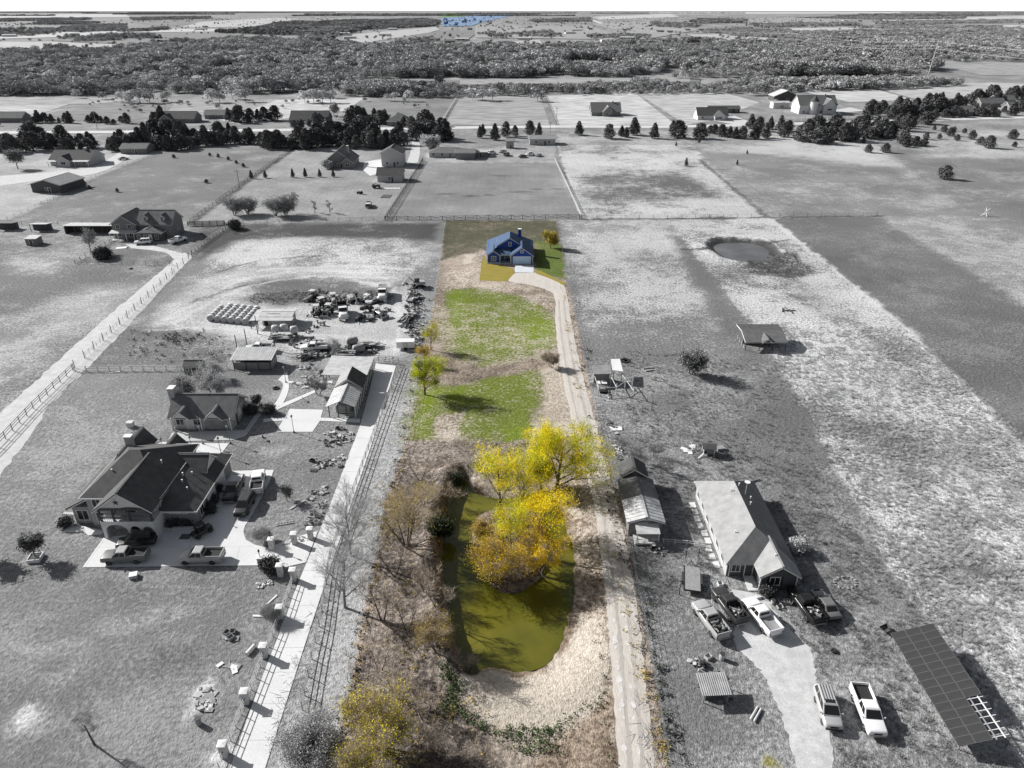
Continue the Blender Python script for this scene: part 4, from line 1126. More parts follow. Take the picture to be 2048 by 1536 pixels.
h.box('roof_patch', 'metal_mid', -56.6, -53.8, 153.3, 153.8, 2.55, 2.63)
h.door('S', -54.2, 152.4, 2.6, 1.95, 'metal_pale'); h.door('S', -57.0, 152.4, 1.0, 1.9, 'dark_open')
for xx in (-60.0, -58.4, -50.6):
    h.post(xx, 150.7, 2.0, 0.07, 'wood_dark')
h = House('garden_shed', 'small grey garden shed against the white rail fence', 'shed', *G(387, 750))
x, y = h.x, h.y
h.wall(x-1.7, x+1.7, y, y+2.4, 1.9, 'siding_mid'); h.gable(x-1.7, x+1.7, y, y+2.4, 1.9, 0.8, 'x', 'shingle_mid', 'siding_mid', 0.15)
h.win('S', x-1.0, y, 1.2, 0.5, 0.5, mull=0); h.door('S', x+0.4, y, 0.9, 1.7, 'siding_dark')

# ------------------------------------------------ right-hand long house
h = House('ranch_house', 'long ranch house with left roof slope toned sunlit and right slope shaded beside parked pickups', 'house', 32, 78)
h.wall(27.7, 35.8, 70.0, 87.0, 2.55, 'siding_tan')
xm, zr = 31.9, 5.0
W_, E_ = 27.3, 36.3
kk = (zr-2.55)/(xm-27.7)
zo = 2.55-0.4*kk
h.slab([(W_, 69.4, zo+0.12), (xm, 73.6, zr+0.12), (xm, 83.8, zr+0.12), (W_, 87.5, zo+0.12)], 0.12, 'shingle_pale', trim='white_trim')  # sunlit slope: the light is put into a paler shingle
h.slab([(xm, 73.6, zr+0.12), (E_, 69.4, zo+0.12), (E_, 87.5, zo+0.12), (xm, 83.8, zr+0.12)], 0.12, 'shingle_mid', trim='white_trim')  # slope turned from the sun: its shade is put into darker shingle
h.slab([(E_, 87.5, zo+0.12), (W_, 87.5, zo+0.12), (xm, 83.8, zr+0.12)], 0.12, 'shingle_mid', trim='white_trim')
h.slab([(W_, 69.4, zo+0.12), (E_, 69.4, zo+0.12), (xm, 73.6, zr+0.12)], 0.12, 'shingle_mid', trim='white_trim')
h.wall(31.2, 35.805, 67.4, 69.995, 2.55, 'siding_dark')
h.gable(31.2, 35.8, 67.4, 72.5, 2.56, 1.5, 'y', 'shingle_pale', 'siding_dark', 0.38, ends=(True, False))
h.box('front_wall', 'siding_dark', 27.72, 30.0, 69.85, 69.995, 0, 2.54)
h.box('porch_recess', 'siding_dark', 30.0, 31.2, 69.9, 69.99, 0, 2.54)
h.box('porch_floor', 'concrete', 29.9, 31.3, 67.2, 69.85, 0.0, 0.12)
h.win('S', 28.8, 69.85, 1.5, 1.0, 1.2); h.win('S', 33.0, 67.4, 1.5, 1.2, 1.2)
for xx in (32.2, 33.8):
    h.box('shutter', 'black_plastic', xx-0.17, xx+0.17, 67.33, 67.4, 0.85, 2.15)
h.door('S', 30.5, 69.9, 0.95, 2.1, 'wood_dark')
for i in range(6):
    h.win('W', 72.0+i*2.7, 27.7, 1.5, 1.0, 1.2)
for xx, yy in ((28.0, 69.83), (31.2, 67.38), (35.75, 67.38)):
    h.box('corner_board', 'white_trim', xx-0.07, xx+0.07, yy-0.05, yy+0.06, 0, 2.5)
h.vent(31.0, 82, 4.6); h.vent(32.4, 83, 4.8); h.vent(32.9, 79, 4.5); h.vent(29.5, 74, 3.8, 0.3); h.vent(33.6, 81, 4.1, 0.3); h.vent(33.2, 69.2, 4.0, 0.3)
part('antenna_mast', 'metal_pale', h.o, lambda b: b.tube((0.9, 3.4, 4.3), (0.9, 3.4, 6.6), 0.04, n=6))
part('satellite_dish', 'white_trim', h.o, lambda b: b.lathe([(0.02, 0), (0.25, 0.04), (0.42, 0.14)], (0.9, 3.4, 6.5), 12))
for i in range(9):
    xx, yy = 26.9+random.uniform(-0.3, 0.3), 72+i*1.6
    h.box('paving_slab', 'slab_concrete', xx-0.45, xx+0.35, yy-0.6, yy+0.6, 0.004, 0.06)

# ------------------------------------------------ cabin left of it
h = House('cabin', 'narrow weathered cabin with rusty roof and a small front porch beside the gravel drive', 'cabin', 15.7, 80)
h.wall(13.9, 17.5, 76.0, 86.8, 2.3, 'siding_mid')
h.gable(13.9, 17.5, 76.0, 81.0, 2.35, 0.75, 'y', 'metal_pale', 'siding_tan', 0.3, ribs=0.8)
h.gable(13.9, 17.5, 81.4, 86.8, 2.30, 0.72, 'y', 'rusty', 'siding_tan', 0.3)
h.gable(14.2, 17.0, 87.2, 90.5, 3.0, 1.1, 'y', 'shingle_dark', 'siding_dark', 0.25)
h.wall(14.2, 17.0, 87.2, 90.5, 3.0, 'siding_dark')
h.slab([(14.5, 73.6, 1.9), (17.0, 73.6, 1.9), (17.0, 75.65, 2.2), (14.5, 75.65, 2.2)], 0.07, 'metal_pale')
for xx in (14.6, 16.9):
    h.post(xx, 73.8, 1.85, 0.05, 'white_trim')
h.box('porch_deck', 'wood_pale', 14.4, 17.1, 73.6, 75.98, 0.1, 0.35)
h.door('S', 15.4, 76.0, 0.9, 2.0, 'wood_dark'); h.win('S', 16.6, 76.0, 1.4, 0.7, 0.7)
h.box('porch_rail', 'white_trim', 14.5, 15.2, 73.72, 73.78, 0.85, 0.93); h.box('porch_rail', 'white_trim', 16.2, 17.0, 73.72, 73.78, 0.85, 0.93)

h.o.location = (18.5, 81.6, 0); h.o.scale = (1.28, 0.9, 1.05)

# ------------------------------------------------ hay shelter in the right field
xa, ya = G(1490, 683)
h = House('hay_shelter', 'open shelter with dark shingle roof and small centre gable in the pale field', 'shelter', 54, 141)
h.wall(50.6, 58.3, 142.0, 145.2, 2.4, 'siding_dark')
h.slab([(50.0, 138.6, 2.05), (59.0, 138.6, 2.05), (59.0, 142.4, 3.3), (50.0, 142.4, 3.3)], 0.1, 'shingle_mid', trim='white_trim')
h.slab([(50.0, 142.4, 3.3), (59.0, 142.4, 3.3), (59.0, 146.0, 3.1), (50.0, 146.0, 3.1)], 0.1, 'shingle_dark', trim='white_trim')
h.gable(53.6, 55.6, 138.3, 141.5, 2.2, 0.75, 'y', 'shingle_mid', 'siding_dark', 0.2, ends=(True, False))
for xx in (50.2, 53.2, 56.0, 58.8):
    h.post(xx, 138.8, 2.0, 0.07, 'wood_dark')
for yy in (139.5, 141.0, 142.5, 144.0):
    h.box('gate_bar', 'white_trim', 50.0, 50.06, yy, yy+0.1, 0.3, 1.3)

# ------------------------------------------------ two-storey house beyond the track
hx, hy = G(300, 478)
h = House('farmhouse', 'two-storey farmhouse with two dormers and a white porch roof beside its fenced yard', 'house', hx, hy)
X = hx
Y = hy
h.wall(X-11.2, X-3.6, Y, Y+10, 5.0, 'siding_mid')
h.gable(X-11.2, X-3.6, Y, Y+10, 5.0, 2.5, 'y', 'shingle_mid', 'siding_mid', 0.5)
h.wall(X-3.55, X+7.0, Y+1.2, Y+10, 4.6, 'siding_mid')
h.gable(X-3.55, X+7.0, Y+1.2, Y+10, 4.6, 3.3, 'x', 'shingle_mid', 'siding_mid', 0.45)
for dx in (-1.2, 4.2):
    h.wall(X+dx-0.7, X+dx+0.7, Y+2.2, Y+4.6, 6.6, 'white_wall', 4.8)
    h.gable(X+dx-0.7, X+dx+0.7, Y+2.2, Y+5.0, 6.6, 0.8, 'y', 'shingle_mid', 'white_wall', 0.2)
    h.win('S', X+dx, Y+2.2, 6.0, 0.7, 0.9)
h.wall(X-3.0, X+5.0, Y-2.6, Y+1.19, 2.6, 'siding_dark')
h.gable(X-3.0, X+5.0, Y-2.6, Y+1.8, 2.6, 1.4, 'y', 'shingle_mid', 'white_wall', 0.35, ends=(True, False))
h.slab([(X-11.6, Y-2.3, 2.45), (X-3.3, Y-2.3, 2.45), (X-3.3, Y-0.02, 2.95), (X-11.6, Y-0.02, 2.95)], 0.1, 'metal_pale')
for i in range(4):
    h.post(X-11.3+i*2.5, Y-2.1, 2.4, 0.09)
for dx in (-9.4, -5.6):
    h.win('S', X+dx, Y, 4.0, 1.1, 1.3); h.win('S', X+dx, Y, 1.5, 1.2, 1.4)
for dx in (-2.0, 0.0, 3.6):
    h.win('S', X+dx, Y-2.6, 1.4, 0.9, 1.3)
h.door('S', X+1.6, Y-2.6, 1.0, 2.1, 'white_trim')
h.win('E', Y+6, X+7.0, 2.2, 1.0, 1.2)
h = House('low_barn', 'long low open fronted barn left of the two-storey farmhouse', 'barn', *G(180, 468))
X, Y = h.x, h.y
h.wall(X-8, X+8, Y+3.5, Y+4.5, 2.4, 'siding_dark'); h.slab([(X-8.4, Y-0.3, 2.8), (X+8.4, Y-0.3, 2.8), (X+8.4, Y+5, 2.4), (X-8.4, Y+5, 2.4)], 0.12, 'metal_pale')
h.wall(X-8, X-7.8, Y, Y+3.49, 2.4, 'siding_dark'); h.wall(X+7.8, X+8, Y, Y+3.49, 2.4, 'siding_dark')
for i in range(6):
    h.post(X-7.6+i*3.0, Y, 2.7, 0.09, 'wood_dark')
for (u, v, w, lab, m) in ((79, 463, 5.5, 'small open shed with pale flat roof left of the low barn', 'metal_pale'), (10, 461, 6, 'dark shed at the far left edge by the fence', 'metal_dark')):
    h = House('shed', lab, 'shed', *G(u, v)); X, Y = h.x, h.y
    h.wall(X-w/2, X+w/2, Y+1.5, Y+3, 2.1, 'siding_dark'); h.slab([(X-w/2-.2, Y-0.2, 2.5), (X+w/2+.2, Y-0.2, 2.5), (X+w/2+.2, Y+3.3, 2.1), (X-w/2-.2, Y+3.3, 2.1)], 0.1, m)
    for dx in (-w/2+0.1, 0, w/2-0.1): h.post(X+dx, Y, 2.4, 0.07, 'wood_dark')
h = House('storage_box', 'small pale storage box alone in the left pasture', 'shed', *G(64, 491)); X, Y = h.x, h.y
h.wall(X-1.7, X+1.7, Y, Y+3.2, 2.0, 'siding_mid'); h.slab([(X-1.9, Y-0.2, 2.15), (X+1.9, Y-0.2, 2.15), (X+1.9, Y+3.4, 2.4), (X-1.9, Y+3.4, 2.4)], 0.1, 'metal_pale'); h.door('S', X, Y, 0.9, 1.8, 'siding_dark')

# ------------------------------------------------ farther houses: one builder, each with its own size and label
def far_house(u, v, w, d, hgt, rise, ax, roof, wall, label, name='house', cat='house', rz=0, hipped=False, wing=None, chim=False, wins=3, door=True, porch=False, group=None):
    H_ = House(name, label, cat, *G(u, v), rz, group); X, Y = H_.x, H_.y
    H_.wall(X-w/2, X+w/2, Y, Y+d, hgt, wall)
    if hipped: H_.hip(X-w/2, X+w/2, Y, Y+d, hgt, rise, roof)
    else: H_.gable(X-w/2, X+w/2, Y, Y+d, hgt, rise, ax, roof, wall, 0.5)
    if wing:
        wx, ww, wd, wr = wing
        H_.wall(X+wx-ww/2, X+wx+ww/2, Y-wd, Y-0.01, hgt, wall)
        H_.gable(X+wx-ww/2, X+wx+ww/2, Y-wd, Y+d*0.45, hgt+0.01, wr, 'y', roof, wall, 0.4, ends=(True, False))
        H_.win('S', X+wx, Y-wd, hgt*0.55, ww*0.35, 1.2)
    for i in range(wins):
        xx = X-w/2+w*(i+0.5)/wins
        if wing and abs(xx-X-wing[0]) < wing[1]/2+0.8: continue
        H_.win('S', xx, Y, min(1.5, hgt*0.55), 1.1, 1.2)
    if door: H_.door('S', X+w*0.1, Y-(wing[2] if wing and abs(w*0.1-wing[0]) < wing[1]/2 else 0), 1.0, min(2.1, hgt-0.4), 'wood_dark')
    if chim: H_.chimney(X+w*0.25, Y+d*0.5, 1.0, 0.9, hgt, hgt+rise+0.9)
    if porch:
        H_.slab([(X-w/2, Y-2.4, hgt-0.6), (X+w/2, Y-2.4, hgt-0.6), (X+w/2, Y-0.02, hgt-0.1), (X-w/2, Y-0.02, hgt-0.1)], 0.1, 'metal_pale')
        for i in range(4): H_.post(X-w/2+0.2+i*(w-0.4)/3, Y-2.2, hgt-0.62, 0.1)
    return H_
far_house(678, 336, 13, 15, 3.0, 4.8, 'y', 'shingle_mid', 'siding_mid', 'steep roofed grey house by the white concrete yard', chim=True, wins=3, wing=(4.5, 5, 2, 1.8))
far_house(785, 333, 10, 10, 6.0, 2.6, 'y', 'shingle_dark', 'siding_tan', 'tall two-storey pale barn with dark roof by the cross-braced fence', 'barn', 'barn', wins=2)
far_house(780, 364, 10.5, 7.5, 3.0, 2.3, 'x', 'shingle_dark', 'siding_tan', 'small pale garage with dark roof below the tall barn', 'garage', 'garage', wins=1)
far_house(893, 315, 17, 10, 2.6, 1.6, 'x', 'shingle_mid', 'siding_tan', 'low pale house with hipped roof beyond the mown paddock', hipped=True, wins=4)
far_house(931, 319, 9, 11, 3.2, 0.8, 'x', 'shingle_mid', 'siding_mid', 'grey metal garage beside the low pale house', 'garage', 'garage', wins=0, door=False)
far_house(958, 314, 8, 6, 2.4, 0.4, 'x', 'metal_pale', 'siding_mid', 'small shed with white roof right of the grey garage', 'shed', 'shed', wins=0)
far_house(1085, 290, 14, 9, 3.2, 1.2, 'x', 'metal_mid', 'siding_tan', 'pale building with flat grey roof at the paddock corner', wins=2)
far_house(1020, 297, 4, 4, 4.0, 0.8, 'x', 'metal_mid', 'wood_weathered', 'narrow grey outbuilding among the parked cars behind the paddock', 'shed', 'shed', wins=0)
far_house(143, 332, 19, 13, 3.0, 3.2, 'x', 'shingle_dark', 'siding_tan', 'far left farmhouse with dark roof and white porch', porch=True, wing=(-2, 6, 2.5, 2.0), chim=True)
far_house(95, 386, 13, 14, 3.4, 1.8, 'y', 'metal_mid', 'siding_dark', 'grey metal barn at the far left with open lean-to', 'barn', 'barn', rz=-8, wins=1)
far_house(268, 308, 13, 9, 2.8, 1.8, 'x', 'shingle_mid', 'siding_mid', 'small grey outbuilding beside the row of junipers', 'outbuilding', 'building', wins=1)
far_house(355, 246, 22, 13, 2.8, 3.6, 'x', 'shingle_dark', 'siding_mid', 'dark roofed house beyond the road left of the junipers', wing=(-6, 8, 3, 2.6))
far_house(618, 248, 24, 14, 2.8, 4.4, 'x', 'shingle_dark', 'siding_dark', 'dark house with two front gables beyond the road', wing=(6, 8, 4, 3.2))
far_house(797, 252, 14, 12, 2.8, 4.0, 'x', 'shingle_mid', 'siding_mid', 'grey hipped house half hidden by junipers beyond the road', hipped=True)
far_house(434, 238, 16, 10, 2.8, 2.4, 'x', 'shingle_mid', 'siding_mid', 'low house among junipers left of the two-gabled house')
far_house(1212, 232, 20, 15, 3.0, 5.0, 'x', 'shingle_mid', 'siding_mid', 'lone grey house standing in the pale far field', wing=(1, 7, 3, 3.4), chim=True)
far_house(1425, 240, 20, 12, 3.0, 4.2, 'x', 'shingle_dark', 'white_wall', 'white walled farmhouse with dark roof beside the far drive', wing=(4, 7, 3, 2.6))
far_house(1448, 226, 22, 8, 3.0, 1.4, 'x', 'shingle_dark', 'siding_dark', 'long dark outbuilding behind the white walled farmhouse', 'outbuilding', 'building', wins=5)
far_house(1572, 203, 20, 14, 4.0, 4.0, 'y', 'metal_pale', 'siding_dark', 'big barn with white gable roof at the edge of the far woods', 'barn', 'barn')
far_house(1562, 217, 12, 8, 4.0, 0.8, 'x', 'metal_pale', 'white_wall', 'white cube shed in front of the white roofed barn', 'shed', 'shed', wins=1)
hh = far_house(1634, 228, 26, 16, 6.0, 5.5, 'x', 'shingle_mid', 'white_wall', 'grand pale house with a round turret beyond the road', wing=(7, 8, 3, 4.0), chim=True, wins=4)
part('turret', 'white_wall', hh.o, lambda b: b.lathe([(2.6, 0), (2.6, 8.5)], (-3.5, -1.0, 0), 16))
part('turret_roof', 'shingle_dark', hh.o, lambda b: b.lathe([(3.1, 0), (0.05, 4.0)], (-3.5, -1.0, 8.51), 16))
for i, (u, v, w) in enumerate(((1985, 214, 18), (1925, 232, 14), (2040, 222, 16), (2010, 208, 15), (18, 245, 18), (1955, 206, 14))):
    far_house(u, v, w, 10, 3, 3, 'x', 'shingle_mid', 'siding_mid', ['grey roofed house among the dense junipers at the right edge', 'small house at the foot of the juniper wood on the right', 'pale house cut by the right edge of the view', 'roof showing above the junipers near the right edge', 'dark house at the left edge beyond the road', 'low house deep within the right-hand junipers'][i], wins=2)

# tiny far farm buildings: three shared shapes, each building its own object
protos = []
for i, (w, d, hgt, rise, roof, wall) in enumerate(((22, 12, 4, 3, 'shingle_mid', 'siding_mid'), (32, 13, 5, 2, 'metal_pale', 'white_wall'), (16, 12, 3.5, 3.5, 'shingle_dark', 'siding_tan'))):
    b = MB(); b.box(-w/2, w/2, -d/2, d/2, 0, hgt)
    r = MB(); r.slab([(-w/2-1, -d/2-1, hgt), (w/2+1, -d/2-1, hgt), (w/2+1, 0, hgt+rise), (-w/2-1, 0, hgt+rise)], 0.3); r.slab([(-w/2-1, 0, hgt+rise), (w/2+1, 0, hgt+rise), (w/2+1, d/2+1, hgt), (-w/2-1, d/2+1, hgt)], 0.3)
    r.add([(-w/2, -d/2, hgt), (-w/2, d/2, hgt), (-w/2, 0, hgt+rise)], [(0, 1, 2)]); r.add([(w/2, -d/2, hgt), (w/2, d/2, hgt), (w/2, 0, hgt+rise)], [(2, 1, 0)])
    protos.append((b.mesh('wall', wall), r.mesh('roof', roof)))
FB = [(20,74,1),(45,66,0),(215,78,2),(150,72,0),(400,60,1),(410,55,2),(280,93,1),(310,94,1),(700,78,1),(785,60,1),(770,72,1),(695,75,0),(845,46,1),(900,86,0),(925,82,1),(940,60,2),(985,66,0),(1050,80,1),(1090,45,0),(1140,68,1),(1145,44,2),(1180,60,2),(1225,36,1),(1300,53,2),(1230,76,0),(1215,84,1),(1255,79,1),(1320,65,0),(1340,66,2),(1370,80,0),(1400,84,1),(1600,45,2),(1640,42,2),(1690,42,1),(1720,43,0),(1760,41,2),(1870,30,1),(1900,34,1),(1930,33,0),(1250,62,2),(1100,66,2),(850,84,2),(60,72,2),(980,48,2),(1015,45,0),(870,82,0),(560,84,0),(640,74,2),(690,70,1),(1155,62,1),(1060,56,2),(1120,44,1),(1375,62,2),(1540,50,2),(1485,46,1)]
def place_word(u):
    return 'far left of the view' if u < 250 else 'left of the long dark wood' if u < 520 else 'below the long dark wood' if u < 830 else 'near the tinted spot on the horizon' if u < 1060 else 'left of the straight far road' if u < 1190 else 'beside the straight far road' if u < 1380 else 'beyond the right-hand woods' if u < 1700 else 'in the pale fields at far right'
LABF = ['small grey roofed far farm building', 'long white roofed far shed', 'small dark roofed far farmhouse']
for u, v, k in FB:
    x, y = G(u, v)
    o = thing('farm_building', LABF[k] + ' ' + place_word(u), 'building', (x, y, 0), random.uniform(-0.3, 0.3), ['grey far farm buildings ', 'white far sheds ', 'dark far farmhouses '][k] + place_word(u))
    inst('wall', protos[k][0], o, (0, 0, 0)); inst('roof', protos[k][1], o, (0, 0, 0))
# ================================================================ VEHICLES
def loft(b, stations):
    """stations: (x, half_width_bottom, half_width_top, z0, z1) closed box loops along x with a chamfered top"""
    rings = []
    for x, wb, wt, z0, z1 in stations:
        c = min(0.08, (z1-z0)*0.3)
        rings.append([(x,-wb*0.96,z0),(x,-wb,z0+c),(x,-wb,z1-2*c if z1-2*c > z0+c else z0+c+0.01),(x,-wt,z1-c*0.3),(x,-wt+0.10,z1),(x,wt-0.10,z1),(x,wt,z1-c*0.3),(x,wb,z1-2*c if z1-2*c > z0+c else z0+c+0.01),(x,wb,z0+c),(x,wb*0.96,z0)])
    vs = [p for r in rings for p in r]; n = 10; fs = []
    for i in range(len(rings)-1):
        for k in range(n):
            fs.append((i*n+k, i*n+(k+1) % n, (i+1)*n+(k+1) % n, (i+1)*n+k))
    fs.append(tuple(range(n-1, -1, -1))); fs.append(tuple(range((len(rings)-1)*n, len(rings)*n)))
    b.add(vs, [tuple(reversed(f)) for f in fs])

def wheel_meshes(r, w):
    t = MB(); t.lathe([(r*0.62, -w/2), (r*0.93, -w/2), (r, -w/2+0.05), (r, w/2-0.05), (r*0.93, w/2), (r*0.62, w/2)], n=18, axis='y')
    q = MB(); q.lathe([(r*0.63, -w/2+0.03), (r*0.55, -w/2-0.005), (r*0.2, -w/2+0.03), (r*0.2, w/2-0.03), (r*0.55, w/2+0.005), (r*0.63, w/2-0.03)], n=14, axis='y')
    return t.mesh('wheel', 'rubber'), q.mesh('rim', 'rim')
WHL = wheel_meshes(0.40, 0.27)
WHS = wheel_meshes(0.33, 0.22)

def vehicle(kind, paint_, tail, nose, label, roof_paint=None, bed='bed_liner', rack=False, loaded=False, group=None, name=None, topper=None):
    p0 = G(*tail); p1 = G(*nose)
    ang = math.atan2(p1[1]-p0[1], p1[0]-p0[0])
    cx, cy = (p0[0]+p1[0])/2, (p0[1]+p1[1])/2
    L = {'pickup': 5.8, 'suv': 4.9, 'sedan': 4.7}[kind]
    W = {'pickup': 0.98, 'suv': 0.95, 'sedan': 0.90}[kind]
    o = thing(name or {'pickup': 'pickup_truck', 'suv': 'sport_utility_car', 'sedan': 'sedan_car'}[kind], label, {'pickup': 'pickup truck', 'suv': 'car', 'sedan': 'car'}[kind], (cx, cy, 0.06), ang, group)
    a = L/2
    if kind == 'pickup':
        zb, hood, belt, roof = 0.42, 1.12, 1.18, 1.88
        cab0, cab1 = -0.45, 1.45           # greenhouse base back / front
        body = part('body', paint_, o, lambda b: loft(b, [(-a, W*0.93, W*0.93, zb+0.12, 1.06), (-a+0.06, W, W*0.99, zb, 1.10), (-0.6, W, W*0.99, zb, 1.10), (1.4, W, W*0.98, zb, belt), (1.75, W, W*0.95, zb, hood+0.05), (a-0.30, W*0.98, W*0.92, zb, hood+0.01), (a-0.06, W*0.95, W*0.88, zb+0.03, hood-0.05), (a, W*0.90, W*0.84, zb+0.08, hood-0.14)]), True)
        bx0, bx1 = -a+0.12, -0.55
        part('bed', bed, o, lambda b: b.box(bx0, bx1, -W+0.16, W-0.16, 1.085, 1.112))
        for s_ in (-1, 1):
            part('bed_side', paint_, o, lambda b: b.box(bx0-0.08, bx1, s_*W-0.08 if s_ > 0 else -W+0.01, W-0.01 if s_ > 0 else -W+0.08, 1.09, 1.42))
        part('tailgate', paint_, o, lambda b: b.box(-a+0.04, -a+0.12, -W+0.08, W-0.08, 1.09, 1.42))
        part('bed_head', paint_, o, lambda b: b.box(bx1, bx1+0.08, -W+0.02, W-0.02, 1.09, 1.45))
        gx0, gx1, rx0, rx1 = -0.5, 1.55, -0.38, 0.75
        zbelt = 1.15
    elif kind == 'suv':
        zb, hood, belt, roof = 0.38, 1.05, 1.12, 1.78
        part('body', paint_, o, lambda b: loft(b, [(-a, W*0.90, W*0.86, zb+0.1, 1.0), (-a+0.10, W*0.98, W*0.94, zb, 1.12), (0.9, W, W*0.95, zb, belt), (1.2, W, W*0.92, zb, hood), (a-0.30, W*0.97, W*0.88, zb, hood-0.04), (a-0.05, W*0.92, W*0.82, zb+0.05, hood-0.12), (a, W*0.86, W*0.78, zb+0.1, hood-0.24)]), True)
        gx0, gx1, rx0, rx1 = -a+0.08, 1.35, -a+0.40, 0.45
        zbelt = 1.08
    else:
        zb, hood, belt, roof = 0.32, 0.90, 0.95, 1.42
        part('body', paint_, o, lambda b: loft(b, [(-a, W*0.86, W*0.80, zb+0.12, 0.84), (-a+0.12, W*0.96, W*0.90, zb, 0.95), (-1.4, W, W*0.92, zb, 0.97), (0.9, W, W*0.92, zb, belt), (1.2, W, W*0.90, zb, hood), (a-0.3, W*0.95, W*0.82, zb, hood-0.10), (a, W*0.82, W*0.72, zb+0.06, hood-0.28)]), True)
        gx0, gx1, rx0, rx1 = -1.65, 1.25, -0.95, 0.35
        zbelt = 0.92
    wl, wu = W*0.93, W*0.76
    cab = part('cab', roof_paint or paint_, o, lambda b: b.add([(gx0,-wl,zbelt),(gx1,-wl,zbelt),(gx1,wl,zbelt),(gx0,wl,zbelt),(rx0,-wu,roof-0.05),(rx1,-wu,roof-0.05),(rx1,wu,roof-0.05),(rx0,wu,roof-0.05),(rx0+0.1,-wu+0.1,roof),(rx1-0.1,-wu+0.1,roof),(rx1-0.1,wu-0.1,roof),(rx0+0.1,wu-0.1,roof)],
        [(0,1,5,4),(1,2,6,5),(2,3,7,6),(3,0,4,7),(4,5,9,8),(5,6,10,9),(6,7,11,10),(7,4,8,11),(8,9,10,11)]))
    def lerp(p, q, t): return tuple(p[i]+(q[i]-p[i])*t for i in range(3))
    def pane(name_, A_, B_, C_, D_, t0, t1, off):
        # quad inset between bottom edge A-B and top edge D-C, pushed out by off
        q = [lerp(lerp(A_, B_, t0), lerp(D_, C_, t0), 0.10), lerp(lerp(A_, B_, t1), lerp(D_, C_, t1), 0.10), lerp(lerp(A_, B_, t1), lerp(D_, C_, t1), 0.90), lerp(lerp(A_, B_, t0), lerp(D_, C_, t0), 0.90)]
        q = [(p[0]+off[0], p[1]+off[1], p[2]+off[2]) for p in q]
        q2 = [(p[0]-off[0]*0.6, p[1]-off[1]*0.6, p[2]-off[2]*0.6) for p in q]
        part(name_, 'pane', cab, lambda b: b.add(q+q2, [(0,1,2,3),(7,6,5,4),(0,4,5,1),(1,5,6,2),(2,6,7,3),(3,7,4,0)]))
    A_, B_, C_, D_ = (gx1,-wl,zbelt),(gx1,wl,zbelt),(rx1,wu,roof-0.05),(rx1,-wu,roof-0.05)
    pane('windshield', A_, B_, C_, D_, 0.06, 0.94, (0.012, 0, 0.012))
    A_, B_, C_, D_ = (gx0,wl,zbelt),(gx0,-wl,zbelt),(rx0,-wu,roof-0.05),(rx0,wu,roof-0.05)
    pane('rear_window', A_, B_, C_, D_, 0.10, 0.90, (-0.012, 0, 0.006))
    for s_ in (-1, 1):
        A_, B_, C_, D_ = (gx0,s_*wl,zbelt),(gx1,s_*wl,zbelt),(rx1,s_*wu,roof-0.05),(rx0,s_*wu,roof-0.05)
        cuts = [(0.08, 0.46), (0.50, 0.90)] if kind != 'suv' else [(0.05, 0.30), (0.33, 0.60), (0.63, 0.92)]
        for t0, t1 in cuts:
            pane('side_window', A_, B_, C_, D_, t0, t1, (0, s_*0.012, 0.004))
    wm = WHL if kind == 'pickup' else WHS
    r = 0.40 if kind == 'pickup' else 0.33
    fx, bx = (a-1.0, -a+1.25) if kind != 'sedan' else (a-0.9, -a+1.0)
    for xx in (fx, bx):
        for s_ in (-1, 1):
            w_ = inst('wheel', wm[0], o, (xx, s_*(W-0.11), r-0.06))
            inst('rim', wm[1], w_, (0, 0, 0))
    for s_ in (-1, 1):
        part('headlight', 'lamp_glass', o, lambda b: b.obox((a-0.06, s_*W*0.66, zb+0.38), (0.10, 0.34, 0.16)))
        part('taillight', 'tail_lamp', o, lambda b: b.obox((-a+0.01, s_*W*0.86, zb+0.45), (0.06, 0.14, 0.34)))
        part('mirror', paint_, o, lambda b: b.obox((gx1-0.28, s_*(W+0.12), zbelt+0.08), (0.14, 0.20, 0.16)))
    part('grille', 'black_plastic', o, lambda b: b.obox((a-0.02, 0, zb+0.36), (0.06, W*0.85, 0.22)))
    part('bumper', 'rim' if kind == 'pickup' else 'black_plastic', o, lambda b: b.obox((a-0.02, 0, zb+0.08), (0.14, W*1.7, 0.18)))
    part('bumper', 'rim' if kind == 'pickup' else 'black_plastic', o, lambda b: b.obox((-a+0.0, 0, zb+0.08), (0.14, W*1.7, 0.18)))
    if rack:
        for i in range(5):
            yy = -wu+0.15+i*(2*wu-0.3)/4
            part('roof_rail', 'rim', cab, lambda b: b.obox(((rx0+rx1)/2-0.2, yy, roof+0.05), (rx1-rx0-0.5, 0.05, 0.05)))
        part('sunroof', 'pane', cab, lambda b: b.obox((rx1-0.35, 0, roof+0.012), (0.45, 1.0, 0.02)))
    if topper:
        part('toolbox', topper, o, lambda b: b.box(-0.58-1.9, -0.56, -W*0.9, W*0.9, 1.43, 1.62))
    if loaded:
        rr = random.Random(sum(map(ord, label)))
        for i in range(24):
            part('load', rr.choice(['wood_weathered', 'metal_mid', 'rusty', 'metal_pale', 'steel_dark', 'wood_dark']), o, lambda b: b.obox((rr.uniform(-a+0.4, -0.9), rr.uniform(-0.6, 0.6), 1.2+rr.uniform(0, 0.35)), (rr.uniform(0.15, 0.6), rr.uniform(0.08, 0.25), rr.uniform(0.05, 0.2)), rr.uniform(0, 3), rr.uniform(-0.3, 0.3)))
    return o

